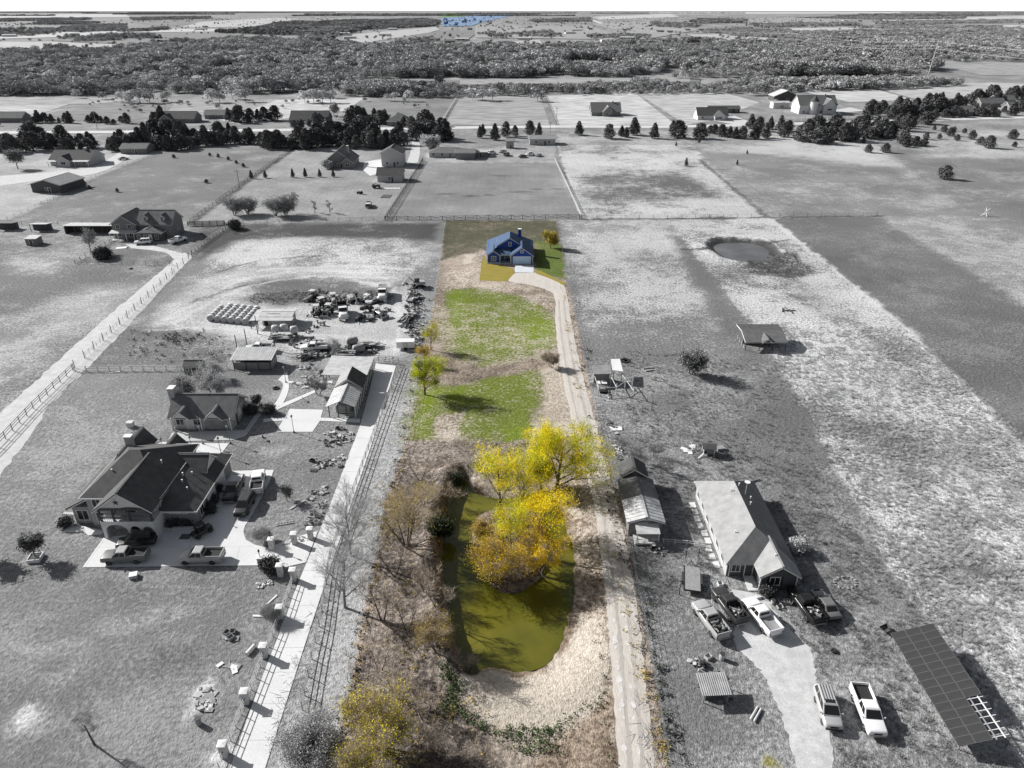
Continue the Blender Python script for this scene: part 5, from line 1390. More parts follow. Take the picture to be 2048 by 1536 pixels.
vehicle('pickup', 'car_silver', (444,1120), (366,1121), 'silver crew cab pickup with white roof strip parked in the house shadow')
vehicle('pickup', 'car_grey', (294,1118), (214,1122), 'dark pickup with pale cab roof at the front edge of the parking pad', roof_paint='car_silver')
vehicle('suv', 'car_black', (306,1086), (244,1094), 'black wagon parked close to the arched porch')
vehicle('pickup', 'car_white', (514,994), (520,950), 'white pickup with open bed seen from behind on the pad')
vehicle('pickup', 'car_black', (479,966), (459,1007), 'black pickup with pale bed cover beside the garage doors', topper='metal_pale')
vehicle('suv', 'car_dark', (500,1000), (482,1034), 'dark wagon nose to the camera right of the black pickup')
vehicle('pickup', 'car_silver', (1439,1275), (1400,1222), 'old grey pickup with bed full of scrap, leftmost of the right-hand row', loaded=True)
vehicle('pickup', 'car_dark', (1477,1246), (1437,1194), 'dark pickup with cluttered bed beside the old grey pickup', loaded=True)
vehicle('pickup', 'car_white', (1544,1270), (1499,1215), 'bright white pickup in the middle of the right-hand row', bed='metal_mid')
vehicle('pickup', 'car_black', (1630,1246), (1590,1194), 'black pickup with junk in its bed beside the dark sedan', loaded=True)
vehicle('sedan', 'car_grey', (1665,1240), (1634,1194), 'dark grey sedan, rightmost of the parked row')
vehicle('suv', 'car_silver', (1642,1390), (1664,1460), 'silver wagon with roof rails on the white gravel drive', rack=True)
vehicle('pickup', 'car_white', (1714,1384), (1752,1478), 'white long bed pickup facing the camera beside the silver wagon')
vehicle('suv', 'car_white', (300,487), (274,489), 'white wagon parked at the two-storey farmhouse')
vehicle('pickup', 'car_white', (345,488), (368,481), 'white pickup right of the wagon at the two-storey farmhouse')
vehicle('pickup', 'car_dark', (735,422), (740,405), 'pickup with white bed cover alone on the far mown yard', topper='car_white')
vehicle('pickup', 'car_white', (545,702), (494,703), 'white pickup behind the ribbed workshop roof')
vehicle('sedan', 'car_silver', (232,321), (262,318), 'pale car by the far outbuilding left of the junipers')
vehicle('sedan', 'car_white', (340,254), (358,253), 'white car in front of the dark roofed house beyond the road')
vehicle('suv', 'car_white', (1545,205), (1560,203), 'white car by the white roofed far barn')
for i, (u, v) in enumerate(((965,311), (978,309), (1000,306), (1008,314), (1040,316), (1055,312), (1072,315))):
    vehicle(('sedan', 'suv')[i % 2], ('car_dark', 'car_white', 'car_silver', 'car_grey')[i % 4], (u, v), (u+11, v-(2 if i % 3 else 5)), 'one of the old cars crowded behind the mown paddock', group='old cars behind the paddock')

# ------------------------------------------------ working machines in the dirt yard
def wheels(o, pts, r, w, rim='rim'):
    t, q = wheel_meshes(r, w)
    for x, y in pts:
        a = inst('wheel', t, o, (x, y, r)); inst('rim', q, a, (0, 0, 0))

def dump_truck(tail, nose, label, cabm='car_white', bedm='steel_dark'):
    p0 = G(*tail); p1 = G(*nose); ang = math.atan2(p1[1]-p0[1], p1[0]-p0[0])
    o = thing('dump_truck', label, 'truck', ((p0[0]+p1[0])/2, (p0[1]+p1[1])/2, 0), ang)
    part('chassis', 'steel_dark', o, lambda b: b.box(-3.9, 3.4, -0.5, 0.5, 0.75, 1.0))
    part('hood', cabm, o, lambda b: loft(b, [(1.9, 0.95, 0.85, 0.9, 1.95), (3.3, 0.9, 0.75, 0.85, 1.75), (3.7, 0.8, 0.7, 0.8, 1.45)]), True)
    c = part('cab', cabm, o, lambda b: b.add([(0.3,-1.1,1.0),(2.0,-1.1,1.0),(2.0,1.1,1.0),(0.3,1.1,1.0),(0.3,-1.1,1.9),(2.0,-1.1,1.9),(2.0,1.1,1.9),(0.3,1.1,1.9),(0.4,-0.95,2.7),(1.5,-0.95,2.7),(1.5,0.95,2.7),(0.4,0.95,2.7)], [(0,1,5,4),(1,2,6,5),(2,3,7,6),(3,0,4,7),(4,5,9,8),(5,6,10,9),(6,7,11,10),(7,4,8,11),(8,9,10,11),(3,2,1,0)]))
    part('windshield', 'pane', c, lambda b: b.add([(1.98,-0.98,1.98),(1.98,0.98,1.98),(1.58,0.86,2.62),(1.58,-0.86,2.62)], [(0,1,2,3)]))
    for s_ in (-1, 1):
        part('side_window', 'pane', c, lambda b: b.add([(0.6,s_*1.10,1.98),(1.7,s_*1.10,1.98),(1.4,s_*1.0,2.55),(0.6,s_*1.0,2.55)], [(0,1,2,3)]))
        part('bed_side', bedm, o, lambda b: b.obox((-1.9, s_*1.15, 1.85), (4.0, 0.1, 1.3)))
        part('headlight', 'lamp_glass', o, lambda b: b.obox((3.66, s_*0.62, 1.15), (0.1, 0.25, 0.2)))
        part('fender', cabm, o, lambda b: b.obox((2.8, s_*1.05, 1.1), (1.2, 0.3, 0.15)))
    part('bed', bedm, o, lambda b: b.box(-3.9, 0.1, -1.1, 1.1, 1.1, 1.25))
    part('bed_head', bedm, o, lambda b: b.obox((0.12, 0, 2.0), (0.1, 2.4, 1.8)))
    part('tailgate', bedm, o, lambda b: b.obox((-3.9, 0, 1.75), (0.1, 2.2, 1.1)))
    part('bumper', 'rim', o, lambda b: b.obox((3.8, 0, 0.75), (0.15, 2.2, 0.3)))
    part('grille', 'rim', o, lambda b: b.obox((3.72, 0, 1.15), (0.05, 0.8, 0.55)))
    wheels(o, [(2.9, -0.98), (2.9, 0.98), (-1.8, -0.9), (-1.8, 0.9), (-3.0, -0.9), (-3.0, 0.9)], 0.5, 0.32)
    return o
dump_truck((684,616), (690,648), 'dump truck with white cab and dark tipping bed facing the camera')
dump_truck((768,578), (764,612), 'white cab truck with tall body behind the loader', bedm='car_white')

def tractor(u, v, ang, label, m='car_grey', loader=True, scale=1.0):
    x, y = G(u, v)
    o = thing('tractor', label, 'tractor', (x, y, 0), math.radians(ang)); o.scale = (scale,)*3
    part('hood', m, o, lambda b: loft(b, [(0.0, 0.42, 0.38, 0.75, 1.45), (1.5, 0.40, 0.34, 0.75, 1.38), (1.8, 0.34, 0.30, 0.8, 1.2)]), True)
    part('chassis', 'steel_dark', o, lambda b: b.box(-1.3, 1.7, -0.3, 0.3, 0.5, 0.8))
    part('seat', 'black_plastic', o, lambda b: (b.box(-0.9, -0.4, -0.25, 0.25, 1.0, 1.12), b.box(-1.0, -0.88, -0.25, 0.25, 1.0, 1.5)))
    for sx_ in (-1.1, 0.0):
        for s_ in (-1, 1):
            part('cab_post', 'steel_dark', o, lambda b: b.tube((sx_, s_*0.5, 0.9), (sx_, s_*0.5, 2.35), 0.05))
    part('canopy', 'metal_pale', o, lambda b: b.box(-1.3, 0.3, -0.7, 0.7, 2.35, 2.45))
    wheels(o, [(-0.8, -0.75), (-0.8, 0.75)], 0.72, 0.42, 'rim'); wheels(o, [(1.35, -0.65), (1.35, 0.65)], 0.42, 0.28)
    for s_ in (-1, 1):
        part('fender', m, o, lambda b: b.obox((-0.8, s_*0.75, 1.5), (1.0, 0.45, 0.08)))
    if loader:
        for s_ in (-1, 1):
            part('loader_arm', m, o, lambda b: (b.tube((-0.1, s_*0.62, 1.35), (1.6, s_*0.62, 1.3), 0.09), b.tube((1.6, s_*0.62, 1.3), (2.7, s_*0.62, 0.45), 0.09)))
        part('bucket', 'metal_mid', o, lambda b: (b.obox((2.85, 0, 0.35), (0.1, 1.9, 0.7)), b.obox((3.15, 0, 0.05), (0.6, 1.9, 0.08)), b.obox((3.1, 0.95, 0.3), (0.6, 0.05, 0.5)), b.obox((3.1, -0.95, 0.3), (0.6, 0.05, 0.5))))
    return o
tractor(657, 628, -95, 'tractor with front bucket left of the dump truck')
tractor(634, 630, -80, 'dark tractor without bucket beside the loader tractor', 'car_dark', False)
tractor(757, 632, -50, 'tractor with pale round hood by the white truck', 'car_silver', True)
tractor(735, 622, 200, 'small tractor parked among implements left of the white truck', 'rusty', False)
tractor(625, 600, -100, 'old tractor half hidden at the back of the machine row', 'rusty', False)
tractor(752, 376, 20, 'tractor standing by the small pale garage', 'car_grey', False)
tractor(720, 388, 160, 'small lawn tractor on the far mown yard', 'car_dark', False, 0.7)

def skid_mount(u, v, ang, label):
    x, y = G(u, v); o = thing('excavator', label, 'excavator', (x, y, 0), math.radians(ang))
    for s_ in (-1, 1):
        part('track', 'rubber', o, lambda b: b.add([(1.5*math.cos(t)*(1 if abs(math.cos(t)) < 2 else 1), s_*0.9+w_, 0.4+0.4*math.sin(t)) for w_ in (-0.22, 0.22) for t in [2*math.pi*k/16 for k in range(16)]], [(k, (k+1) % 16, (k+1) % 16+16, k+16) for k in range(16)]+[tuple(range(15, -1, -1)), tuple(range(16, 32))]))
    part('house', 'car_silver', o, lambda b: loft(b, [(-1.6, 0.95, 0.85, 0.85, 1.6), (0.8, 0.95, 0.9, 0.85, 1.6)]))
    c = part('cab', 'steel_dark', o, lambda b: b.box(0.0, 1.2, 0.1, 0.95, 1.6, 2.6)); part('windshield', 'pane', c, lambda b: b.box(1.2, 1.21, 0.2, 0.85, 1.7, 2.5))
    part('boom', 'car_silver', o, lambda b: (b.tube((0.9, -0.2, 1.2), (2.6, -0.2, 3.0), 0.16), b.tube((2.6, -0.2, 3.0), (4.0, -0.2, 1.6), 0.13)))
    part('bucket', 'metal_mid', o, lambda b: b.obox((4.1, -0.2, 1.2), (0.6, 0.8, 0.6), ry=0.5))
skid_mount(706, 604, -60, 'excavator with folded boom behind the dump truck')
def flatbed(u, v, ang, label, load=True, ln=5.5):
    x, y = G(u, v); o = thing('flatbed_trailer', label, 'trailer', (x, y, 0), math.radians(ang))
    a = ln/2
    part('deck', 'wood_weathered', o, lambda b: b.box(-a, a, -1.0, 1.0, 0.62, 0.72))
    part('frame', 'steel_dark', o, lambda b: (b.box(-a, a, -1.06, -1.01, 0.55, 0.8), b.box(-a, a, 1.01, 1.06, 0.55, 0.8), b.box(-a-0.05, -a-0.005, -1.0, 1.0, 0.55, 0.8)))
    part('tongue', 'steel_dark', o, lambda b: (b.tube((a, -0.7, 0.6), (a+1.4, 0, 0.5), 0.05), b.tube((a, 0.7, 0.6), (a+1.4, 0, 0.5), 0.05)))
    wheels(o, [(-0.45, -1.15), (-0.45, 1.15), (0.4, -1.15), (0.4, 1.15)], 0.36, 0.22)
    for s_ in (-1, 1): part('fender', 'steel_dark', o, lambda b: b.obox((0, s_*1.16, 0.78), (1.8, 0.26, 0.05)))
    if load:
        rr = random.Random(int(u+v))
        for i in range(10):
            part('load', rr.choice(['wood_pale', 'metal_pale', 'rusty', 'steel_dark', 'metal_mid']), o, lambda b: b.obox((rr.uniform(-a+.6, a-.6), rr.uniform(-0.7, 0.7), 0.8+rr.uniform(0, 0.4)), (rr.uniform(0.5, 2.0), rr.uniform(0.1, 0.5), rr.uniform(0.1, 0.4)), rr.uniform(-0.4, 0.4)))
    return o
flatbed(1383, 1165, 78, 'flat trailer with a steel loading gate left of the ranch house', False, 4.4)
flatbed(655, 700, 5, 'flat trailer loaded with scrap behind the white flatbed truck')
flatbed(815, 640, 70, 'long trailer stacked with timber along the fence line', True, 6.5)
flatbed(828, 600, 75, 'trailer with machine parts at the top of the fence line')
flatbed(565, 680, 2, 'dark trailer under the three round tanks', True)
flatbed(735, 695, 5, 'trailer with tanks at the yard edge near the stable')
vehicle('pickup', 'car_white', (660,700), (600,702), 'white truck cab with bare rear frame in front of the trailers', bed='steel_dark')
tractor(668, 606, -70, 'tractor with pale canopy behind the loader tractor', 'metal_mid', True)
tractor(642, 612, 130, 'rusty tractor turned away among the machines', 'rusty', False)
tractor(722, 640, -120, 'small dark tractor at the front of the right machine group', 'car_dark', False, 0.8)
skid_mount(838, 574, 200, 'dark excavator at the top of the junk row')
flatbed(748, 606, 60, 'short trailer of parts left of the white cab truck', True, 4.0)
flatbed(690, 712, 0, 'scrap trailer close behind the stable roof', True, 4.5)
flatbed(615, 716, 10, 'low trailer with boards by the garden path', True, 4.0)
# box on the white trailer by the fence
x, y = G(812, 697)
o = thing('box_trailer', 'bright white box trailer beside the fence', 'trailer', (x, y, 0), 0.05)
part('body', 'car_white', o, lambda b: b.box(-1.9, 1.9, -0.9, 0.9, 0.5, 1.9)); part('roof', 'car_white', o, lambda b: b.box(-1.95, 1.95, -0.95, 0.95, 1.901, 1.97)); wheels(o, [(0, -0.95), (0, 0.95)], 0.34, 0.2)
part('door', 'white_wall', o, lambda b: b.box(-0.6, 0.6, -0.93, -0.902, 0.55, 1.85))
# trailer ramps / gate of the trailer left of the ranch house
x, y = G(1383, 1122)
o = thing('loading_gate', 'upright steel mesh loading gate at the trailer end', 'gate', (x, y, 0.6), 0.2)
for dx in (-0.9, 0.9): part('post', 'steel_dark', o, lambda b: b.box(dx-0.05, dx+0.05, -0.03, 0.03, 0, 1.4))
for i in range(6): part('bar', 'metal_mid', o, lambda b: b.box(-0.86, 0.86, -0.02, 0.02, 0.15+i*0.22, 0.19+i*0.22))
# side-by-side on the pad
x, y = G(405, 1068)
o = thing('utility_buggy', 'black off-road buggy on the shaded pad by the drain grate', 'buggy', (x, y, 0.06), math.radians(55))
part('body', 'car_black', o, lambda b: loft(b, [(-1.4, 0.6, 0.55, 0.35, 0.8), (0.2, 0.65, 0.6, 0.3, 0.75), (1.4, 0.5, 0.4, 0.4, 0.85)]))
for sx_ in (-0.7, 0.6):
    for s_ in (-1, 1): part('roll_bar', 'steel_dark', o, lambda b: b.tube((sx_, s_*0.6, 0.7), (sx_*0.7, s_*0.5, 1.75), 0.035))
part('canopy', 'black_plastic', o, lambda b: b.box(-0.6, 0.5, -0.55, 0.55, 1.75, 1.82)); part('seat', 'black_plastic', o, lambda b: (b.box(-0.5, 0, -0.5, 0.5, 0.76, 0.9), b.box(-0.62, -0.5, -0.5, 0.5, 0.76, 1.35)))
part('headlight', 'lamp_glass', o, lambda b: b.obox((1.36, 0.3, 0.72), (0.08, 0.18, 0.12))); part('headlight', 'lamp_glass', o, lambda b: b.obox((1.36, -0.3, 0.72), (0.08, 0.18, 0.12)))
wheels(o, [(-0.95, -0.65), (-0.95, 0.65), (0.95, -0.65), (0.95, 0.65)], 0.36, 0.28)
x, y = G(371, 1074)
o = thing('drain_grate', 'black drain grate set in the shaded parking pad', 'grate', (x, y, 0.056), 0.0)
part('frame', 'steel_dark', o, lambda b: (b.box(-0.7, 0.7, -0.55, -0.5, 0, 0.03), b.box(-0.7, 0.7, 0.5, 0.55, 0, 0.03), b.box(-0.7, -0.65, -0.5, 0.5, 0, 0.03), b.box(0.65, 0.7, -0.5, 0.5, 0, 0.03)))
for i in range(9): part('bar', 'steel_dark', o, lambda b: b.box(-0.6+i*0.15-0.05, -0.6+i*0.15+0.05, -0.5, 0.5, 0.0, 0.025))
x, y = G(371, 1074)
# round tanks
for i, (u, v) in enumerate(((553,670), (570,668), (590,672))):
    x, y = G(u, v)
    o = thing('storage_tank', ['leftmost', 'middle', 'rightmost'][i] + ' of three pale round tanks by the dark trailer', 'tank', (x, y, 0.75), 0.1*i, 'three round tanks')
    part('shell', 'metal_pale', o, lambda b: b.lathe([(0.3, -0.85), (0.7, -0.75), (0.85, -0.4), (0.85, 0.4), (0.7, 0.75), (0.3, 0.85)], (0, 0, 0.85), 16, 'x'), True)
    part('cradle', 'steel_dark', o, lambda b: (b.box(-0.5, -0.4, -0.6, 0.6, 0.0, 0.25), b.box(0.4, 0.5, -0.6, 0.6, 0.0, 0.25)))
for u, v, lab in ((718, 705, 'pale round tank nearest the stable roof'), (705, 690, 'grey round tank behind the stable')):
    x, y = G(u, v); o = thing('storage_tank', lab, 'tank', (x, y, 0), 0.4)
    part('shell', 'metal_mid', o, lambda b: b.lathe([(0.3, -1.3), (0.75, -1.15), (0.85, -0.9), (0.85, 0.9), (0.75, 1.15), (0.3, 1.3)], (0, 0, 1.0), 16, 'x'), True); part('cradle', 'steel_dark', o, lambda b: (b.box(-0.8, -0.7, -0.6, 0.6, 0, 0.3), b.box(0.7, 0.8, -0.6, 0.6, 0, 0.3)))
x, y = G(516, 736)
o = thing('propane_tank', 'white propane tank on legs below the ribbed workshop roof', 'tank', (x, y, 0), 0.02)
part('shell', 'car_white', o, lambda b: b.lathe([(0.1, -1.1), (0.35, -1.0), (0.45, -0.8), (0.45, 0.8), (0.35, 1.0), (0.1, 1.1)], (0, 0, 0.8), 16, 'x'), True)
part('dome', 'car_white', o, lambda b: b.lathe([(0.15, 0), (0.15, 0.15), (0.05, 0.2)], (0, 0, 1.24), 10))
for dx in (-0.6, 0.6): part('leg', 'concrete_old', o, lambda b: b.box(dx-0.1, dx+0.1, -0.25, 0.25, 0, 0.4))

# ------------------------------------------------ hay bales
bm = MB(); bm.lathe([(0.55, -0.62), (0.72, -0.60), (0.75, -0.5), (0.75, 0.5), (0.72, 0.60), (0.55, 0.62)], (0, 0, 0.72), 18, 'y')
bale_me = bm.mesh('hay_bale', 'hay', True)
nb = MB(); nb.lathe([(0.757, -0.48), (0.762, -0.2), (0.762, 0.2), (0.757, 0.48)], (0, 0, 0.72), 18, 'y')
net_me = nb.mesh('net_wrap', 'hay_net', True)
c0 = G(423, 641); c1 = G(492, 648); r1 = G(510, 617)
for row in range(6):
    for k in range(6):
        t = k/5
        x = c0[0]+(c1[0]-c0[0])*t + row*0.05; y = c0[1]+(c1[1]-c0[1])*t + row*1.5
        if (row == 5 and k < 1): continue
        lab = '%s hay bale from the left in the %s row of the hay block' % (ORD[k if row < 5 else k-1], ['front', 'second', 'third', 'fourth', 'fifth', 'rearmost'][row])
        o = thing('hay_bale', lab, 'hay bale', (x+random.uniform(-.06, .06), y, 0), random.uniform(-0.06, 0.06), 'round hay bales, row %d' % (row+1))
        inst('bale', bale_me, o, (0, 0, 0)); inst('net_wrap', net_me, o, (0, 0, 0))

# ------------------------------------------------ solar array
o = thing('solar_array', 'long tilted solar array on steel posts at the lower right', 'solar array', (46.2, 52, 0), 0)
xl, xr_ = 43.8-46.2, 48.3-46.2
zl_, zr_ = 1.1, 2.7
ncol, nrow = 3, 15
y_lo, y_hi = 45.0-52, 59.3-52
pw = (xr_-xl)/ncol; ph = (y_hi-y_lo)/nrow
tilt = math.atan2(zr_-zl_, xr_-xl)
lw = pw/math.cos(tilt)
pm = MB(); pm.box(-lw/2+0.035, lw/2-0.035, -ph/2+0.035, ph/2-0.035, 0.0, 0.045)
fm = MB()
for sgn in (-1, 1):
    fm.box(sgn*lw/2-0.012-(0.028 if sgn > 0 else -0.0), sgn*lw/2+0.012+(0.0 if sgn > 0 else 0.028)-0.012, -ph/2+0.008, ph/2-0.008, -0.01, 0.05)
    fm.box(-lw/2+0.04, lw/2-0.04, sgn*ph/2-(0.035 if sgn > 0 else -0.008), sgn*ph/2+(-0.008 if sgn > 0 else 0.035), -0.01, 0.05)
pm_me = pm.mesh('solar_panel', 'solar'); fm_me = fm.mesh('panel_frame', 'solar_frame')
for r in range(nrow):
    for c in range(ncol):
        if c == ncol-1 and r < 5: continue
        x = xl+(c+0.5)*pw; y = y_lo+(r+0.5)*ph; z = zl_+(c+0.5)*(zr_-zl_)/ncol
        p = inst('solar_panel', pm_me, o, (x, y, z), rot=(0, -tilt, 0)); inst('panel_frame', fm_me, p, (0, 0, 0))
for c in range(ncol):
    for dx in (0.25, 0.75):
        x = xl+(c+dx)*pw; z = zl_+(c+dx)*(zr_-zl_)/ncol-0.09
        if c == ncol-1 and dx == 0.75:
            part('purlin', 'white_trim', o, lambda b: b.box(x-0.05, x+0.05, y_lo, y_hi, z-0.05, z+0.04))
        else:
            part('purlin', 'metal_mid', o, lambda b: b.box(x-0.05, x+0.05, y_lo + (0 if c < ncol-1 else 0), y_hi, z-0.05, z+0.04))
for i in range(7):
    y = y_lo+0.3+i*0.72
    part('crossbar', 'white_trim', o, lambda b: b.tube((xl+2*pw-0.3, y, zl_+2*(zr_-zl_)/ncol-0.22), (xr_+0.1, y, zr_-0.12), 0.04, n=6))
for i in range(6):
    y = y_lo+0.5+i*2.65
    for x, z in ((xl+0.5, zl_+0.1), (xr_-0.7, zr_-0.35)):
        part('post', 'metal_mid', o, lambda b: b.tube((x, y, 0), (x, y, z), 0.07, n=8))
    part('rafter', 'metal_mid', o, lambda b: b.tube((xl+0.1, y, zl_-0.14), (xr_-0.1, y, zr_-0.22), 0.05, n=6))
# ================================================================ VEGETATION
def leaf_cloud(centers, per, spread, size, seed, flat=0.0, gaps=0.0):
    """leaf-sized quads scattered round the given centres; returns (verts, faces)"""
    r = np.random.default_rng(seed)
    c = np.repeat(np.asarray(centers, float), per, axis=0)
    n = len(c)
    p = c + r.normal(0, 1, (n, 3))*np.array([spread, spread, spread*(1-flat)])
    if gaps > 0:      # bare gaps and dense clumps through the crown
        q = p/gaps + seed
        w = np.sin(q[:, 0]*2.1+1.3*np.sin(q[:, 2]*1.7))+np.sin(q[:, 1]*2.4+1.1*np.sin(q[:, 0]*1.9))+np.sin(q[:, 2]*2.7+1.2*np.sin(q[:, 1]*1.6))
        p = p[(w+r.normal(0, 0.35, n)) > -0.25]; n = len(p)
    d = r.normal(0, 1, (n, 3)); d[:, 2] *= 0.7; d /= np.linalg.norm(d, axis=1, keepdims=True)
    e = np.cross(d, r.normal(0, 1, (n, 3))); e /= np.linalg.norm(e, axis=1, keepdims=True)
    s = size*r.uniform(0.6, 1.35, (n, 1))
    v = np.stack([p-d*s, p+e*s*0.55, p+d*s, p-e*s*0.55], 1).reshape(-1, 3)
    f = np.arange(4*n).reshape(n, 4)
    return v, f

def twig_cloud(centers, per, length, width, seed):
    """fine twigs: slim upward-spraying slivers round the branch tips"""
    r = np.random.default_rng(seed)
    c = np.repeat(np.asarray(centers, float), per, axis=0)
    n = len(c)
    p = c + r.normal(0, 0.10, (n, 3))
    d = r.normal(0, 1, (n, 3)); d[:, 2] = np.abs(d[:, 2])*0.8+0.25; d /= np.linalg.norm(d, axis=1, keepdims=True)
    e = np.cross(d, r.normal(0, 1, (n, 3))); e /= np.linalg.norm(e, axis=1, keepdims=True)
    l = length*r.uniform(0.4, 1.3, (n, 1)); w = width
    v = np.stack([p-e*w, p+e*w, p+d*l], 1).reshape(-1, 3)
    return v, np.arange(3*n).reshape(n, 3)

def np_mesh(name, v, f, mat):
    me = bpy.data.meshes.new(name)
    k = f.shape[1]
    me.vertices.add(len(v)); me.vertices.foreach_set('co', np.asarray(v, np.float32).ravel())
    me.loops.add(f.size); me.loops.foreach_set('vertex_index', f.astype(np.int32).ravel())
    me.polygons.add(len(f)); me.polygons.foreach_set('loop_start', np.arange(len(f), dtype=np.int32)*k)
    me.update(calc_edges=True)
    me.materials.append(M(mat) if isinstance(mat, str) else mat)
    return me

def branches(seed, height, spread, trunk_r, levels=3, kids=(5, 5, 4), trunk_frac=0.35, lean=(0, 0), up=0.55, wob=0.12, multi=1, minr=0.012):
    """list of (p0, p1, r0, r1, level) segments and the tips"""
    r = random.Random(seed)
    V = mathutils.Vector
    segs = []; tips = []
    def grow_(p, d, length, rad, lev):
        nseg = 4 if lev == 0 else 3
        pts = [p]; q = p.copy(); dd = d.copy()
        for i in range(nseg):
            dd = (dd + V((r.uniform(-1, 1), r.uniform(-1, 1), r.uniform(-0.4, 0.7)))*wob*(1.0 if lev else 0.5)).normalized()
            q = q + dd*(length/nseg); pts.append(q.copy())
        end = 0.3 if lev else 0.45
        for i in range(nseg):
            a = rad*(1-(1-end)*i/nseg); b_ = rad*(1-(1-end)*(i+1)/nseg)
            segs.append((pts[i], pts[i+1], max(a, minr), max(b_, minr), lev))
        if lev >= levels:
            tips.append(pts[-1]); tips.append(pts[-2]); return
        n = kids[min(lev, len(kids)-1)]
        for k in range(n):
            t = (trunk_frac if lev == 0 else 0.25) + (1-(trunk_frac if lev == 0 else 0.25))*(k+r.random())/n
            i = min(int(t*nseg), nseg-1); pp = pts[i].lerp(pts[i+1], t*nseg-i)
            az = k*2.4+r.uniform(-0.5, 0.5)
            out = V((math.cos(az), math.sin(az), 0))
            nd = (dd*up + out*(1-up)*1.25 + V((0, 0, 0.15))).normalized() if lev == 0 else (dd*0.75+out*0.6+V((0, 0, r.uniform(-0.1, 0.35)))).normalized()
            ln = length*(0.62 if lev == 0 else 0.58)*r.uniform(0.55, 1.3)*(spread if lev == 0 else 1)*(1.15-0.45*t)
            grow_(pp, nd, ln, rad*(1-(1-end)*t)*0.55, lev+1)
        tips.append(pts[-1])
    for m in range(multi):
        if multi == 1: d = V((lean[0], lean[1], 1)).normalized(); b0 = V((0, 0, 0))
        else:
            az = 6.283*m/multi+r.uniform(-0.4, 0.4); sp = r.uniform(0.15, 0.5)
            d = V((math.cos(az)*sp+lean[0], math.sin(az)*sp+lean[1], 1)).normalized(); b0 = V((math.cos(az)*0.12*multi**0.5, math.sin(az)*0.12*multi**0.5, 0))
        grow_(b0-V((0, 0, 0.15)), d, height*(0.72 if multi == 1 else 0.62)*r.uniform(0.85, 1.1), trunk_r, 0)
    return segs, tips

def tube_arrays(segs):
    vs = []; fs = []
    for p0, p1, r0, r1, lev in segs:
        n = 7 if lev == 0 else (5 if lev == 1 else 3)
        d = (p1-p0)
        if d.length < 1e-5: continue
        d.normalize(); u = d.orthogonal().normalized(); w = d.cross(u)
        b = len(vs)
        for c, rr in ((p0, r0), (p1, r1)):
            for i in range(n):
                t = 6.2832*i/n
                vs.append(tuple(c+(u*math.cos(t)+w*math.sin(t))*rr))
        for i in range(n):
            fs.append((b+i, b+(i+1) % n, b+(i+1) % n+n, b+i+n))
    return vs, fs

def pmesh(name, vs, fs, mat, smooth=True):
    me = bpy.data.meshes.new(name); me.from_pydata(vs, [], fs); me.materials.append(M(mat))
    if smooth: me.polygons.foreach_set('use_smooth', [True]*len(me.polygons))
    return me

def tree(name, label, u, v, height, spread=1.0, trunk_r=0.16, leaf=None, per=14, lsize=0.16, lspread=0.45, bark='bark', twig=None, levels=3, kids=(6, 5, 4), multi=1, seed=1, trunk_frac=0.35, lean=(0, 0), up=0.55, leaf2=None, frac2=0.35, minr=0.012, group=None, cat='tree', z=None, keep=1.0, tw=None, tl=0.75, tww=None):
    if tww is None: tww = 0.007 if v > 850 else (0.012 if v > 600 else 0.018)
    if tw is None: tw = (3 if v > 600 else 2) if name in ('bare_tree',) or leaf is None else 0
    x, y, zz = g3(u, v)
    o = thing(name, label, cat, (x, y, zz if z is None else z), 0, group)
    segs, tips = branches(seed, height, spread, trunk_r, levels, kids, trunk_frac, lean, up, multi=multi, minr=minr)
    big = [s for s in segs if s[4] <= 1]; small = [s for s in segs if s[4] > 1]
    a, f = tube_arrays(big); new_obj('trunk', pmesh('trunk', a, f, bark), o)
    if small:
        a, f = tube_arrays(small); new_obj('crown' if leaf is None else 'limbs', pmesh('limbs', a, f, twig or bark, False), o)
    if tw:
        vv, ff = twig_cloud([tuple(q) for q in tips] + [tuple((q[0]+q[1])/2) for q in small], tw, tl, tww, seed+9)
        new_obj('fine_twigs', np_mesh('fine_twigs', vv, ff, twig or bark), o)
    if leaf:
        rr = random.Random(seed+5)
        t = [q for q in tips if rr.random() < keep]
        k = int(len(t)*(1-frac2)) if leaf2 else len(t)
        if leaf2: rr.shuffle(t)
        big_ = v > 650 and cat != 'bush' and leaf.split('_')[1] in ('yellow', 'gold', 'lime', 'dry', 'pale', 'olive')
        if big_: per = int(per*(4.2 if name == 'cottonwood' else 3.2)); lsize *= 0.5
        elif cat == 'bush': per = max(4, per//3)
        gp = 0.8 if (v > 650 and cat != 'bush') else 0.0
        vv, ff = leaf_cloud([tuple(q) for q in t[:k]], per, lspread, lsize, seed, gaps=gp)
        new_obj('crown', np_mesh('crown', vv, ff, leaf), o)
        if leaf2 and t[k:]:
            vv, ff = leaf_cloud([tuple(q) for q in t[k:]], per, lspread, lsize, seed+1, gaps=gp)
            new_obj('crown', np_mesh('crown', vv, ff, leaf2), o)
    return o

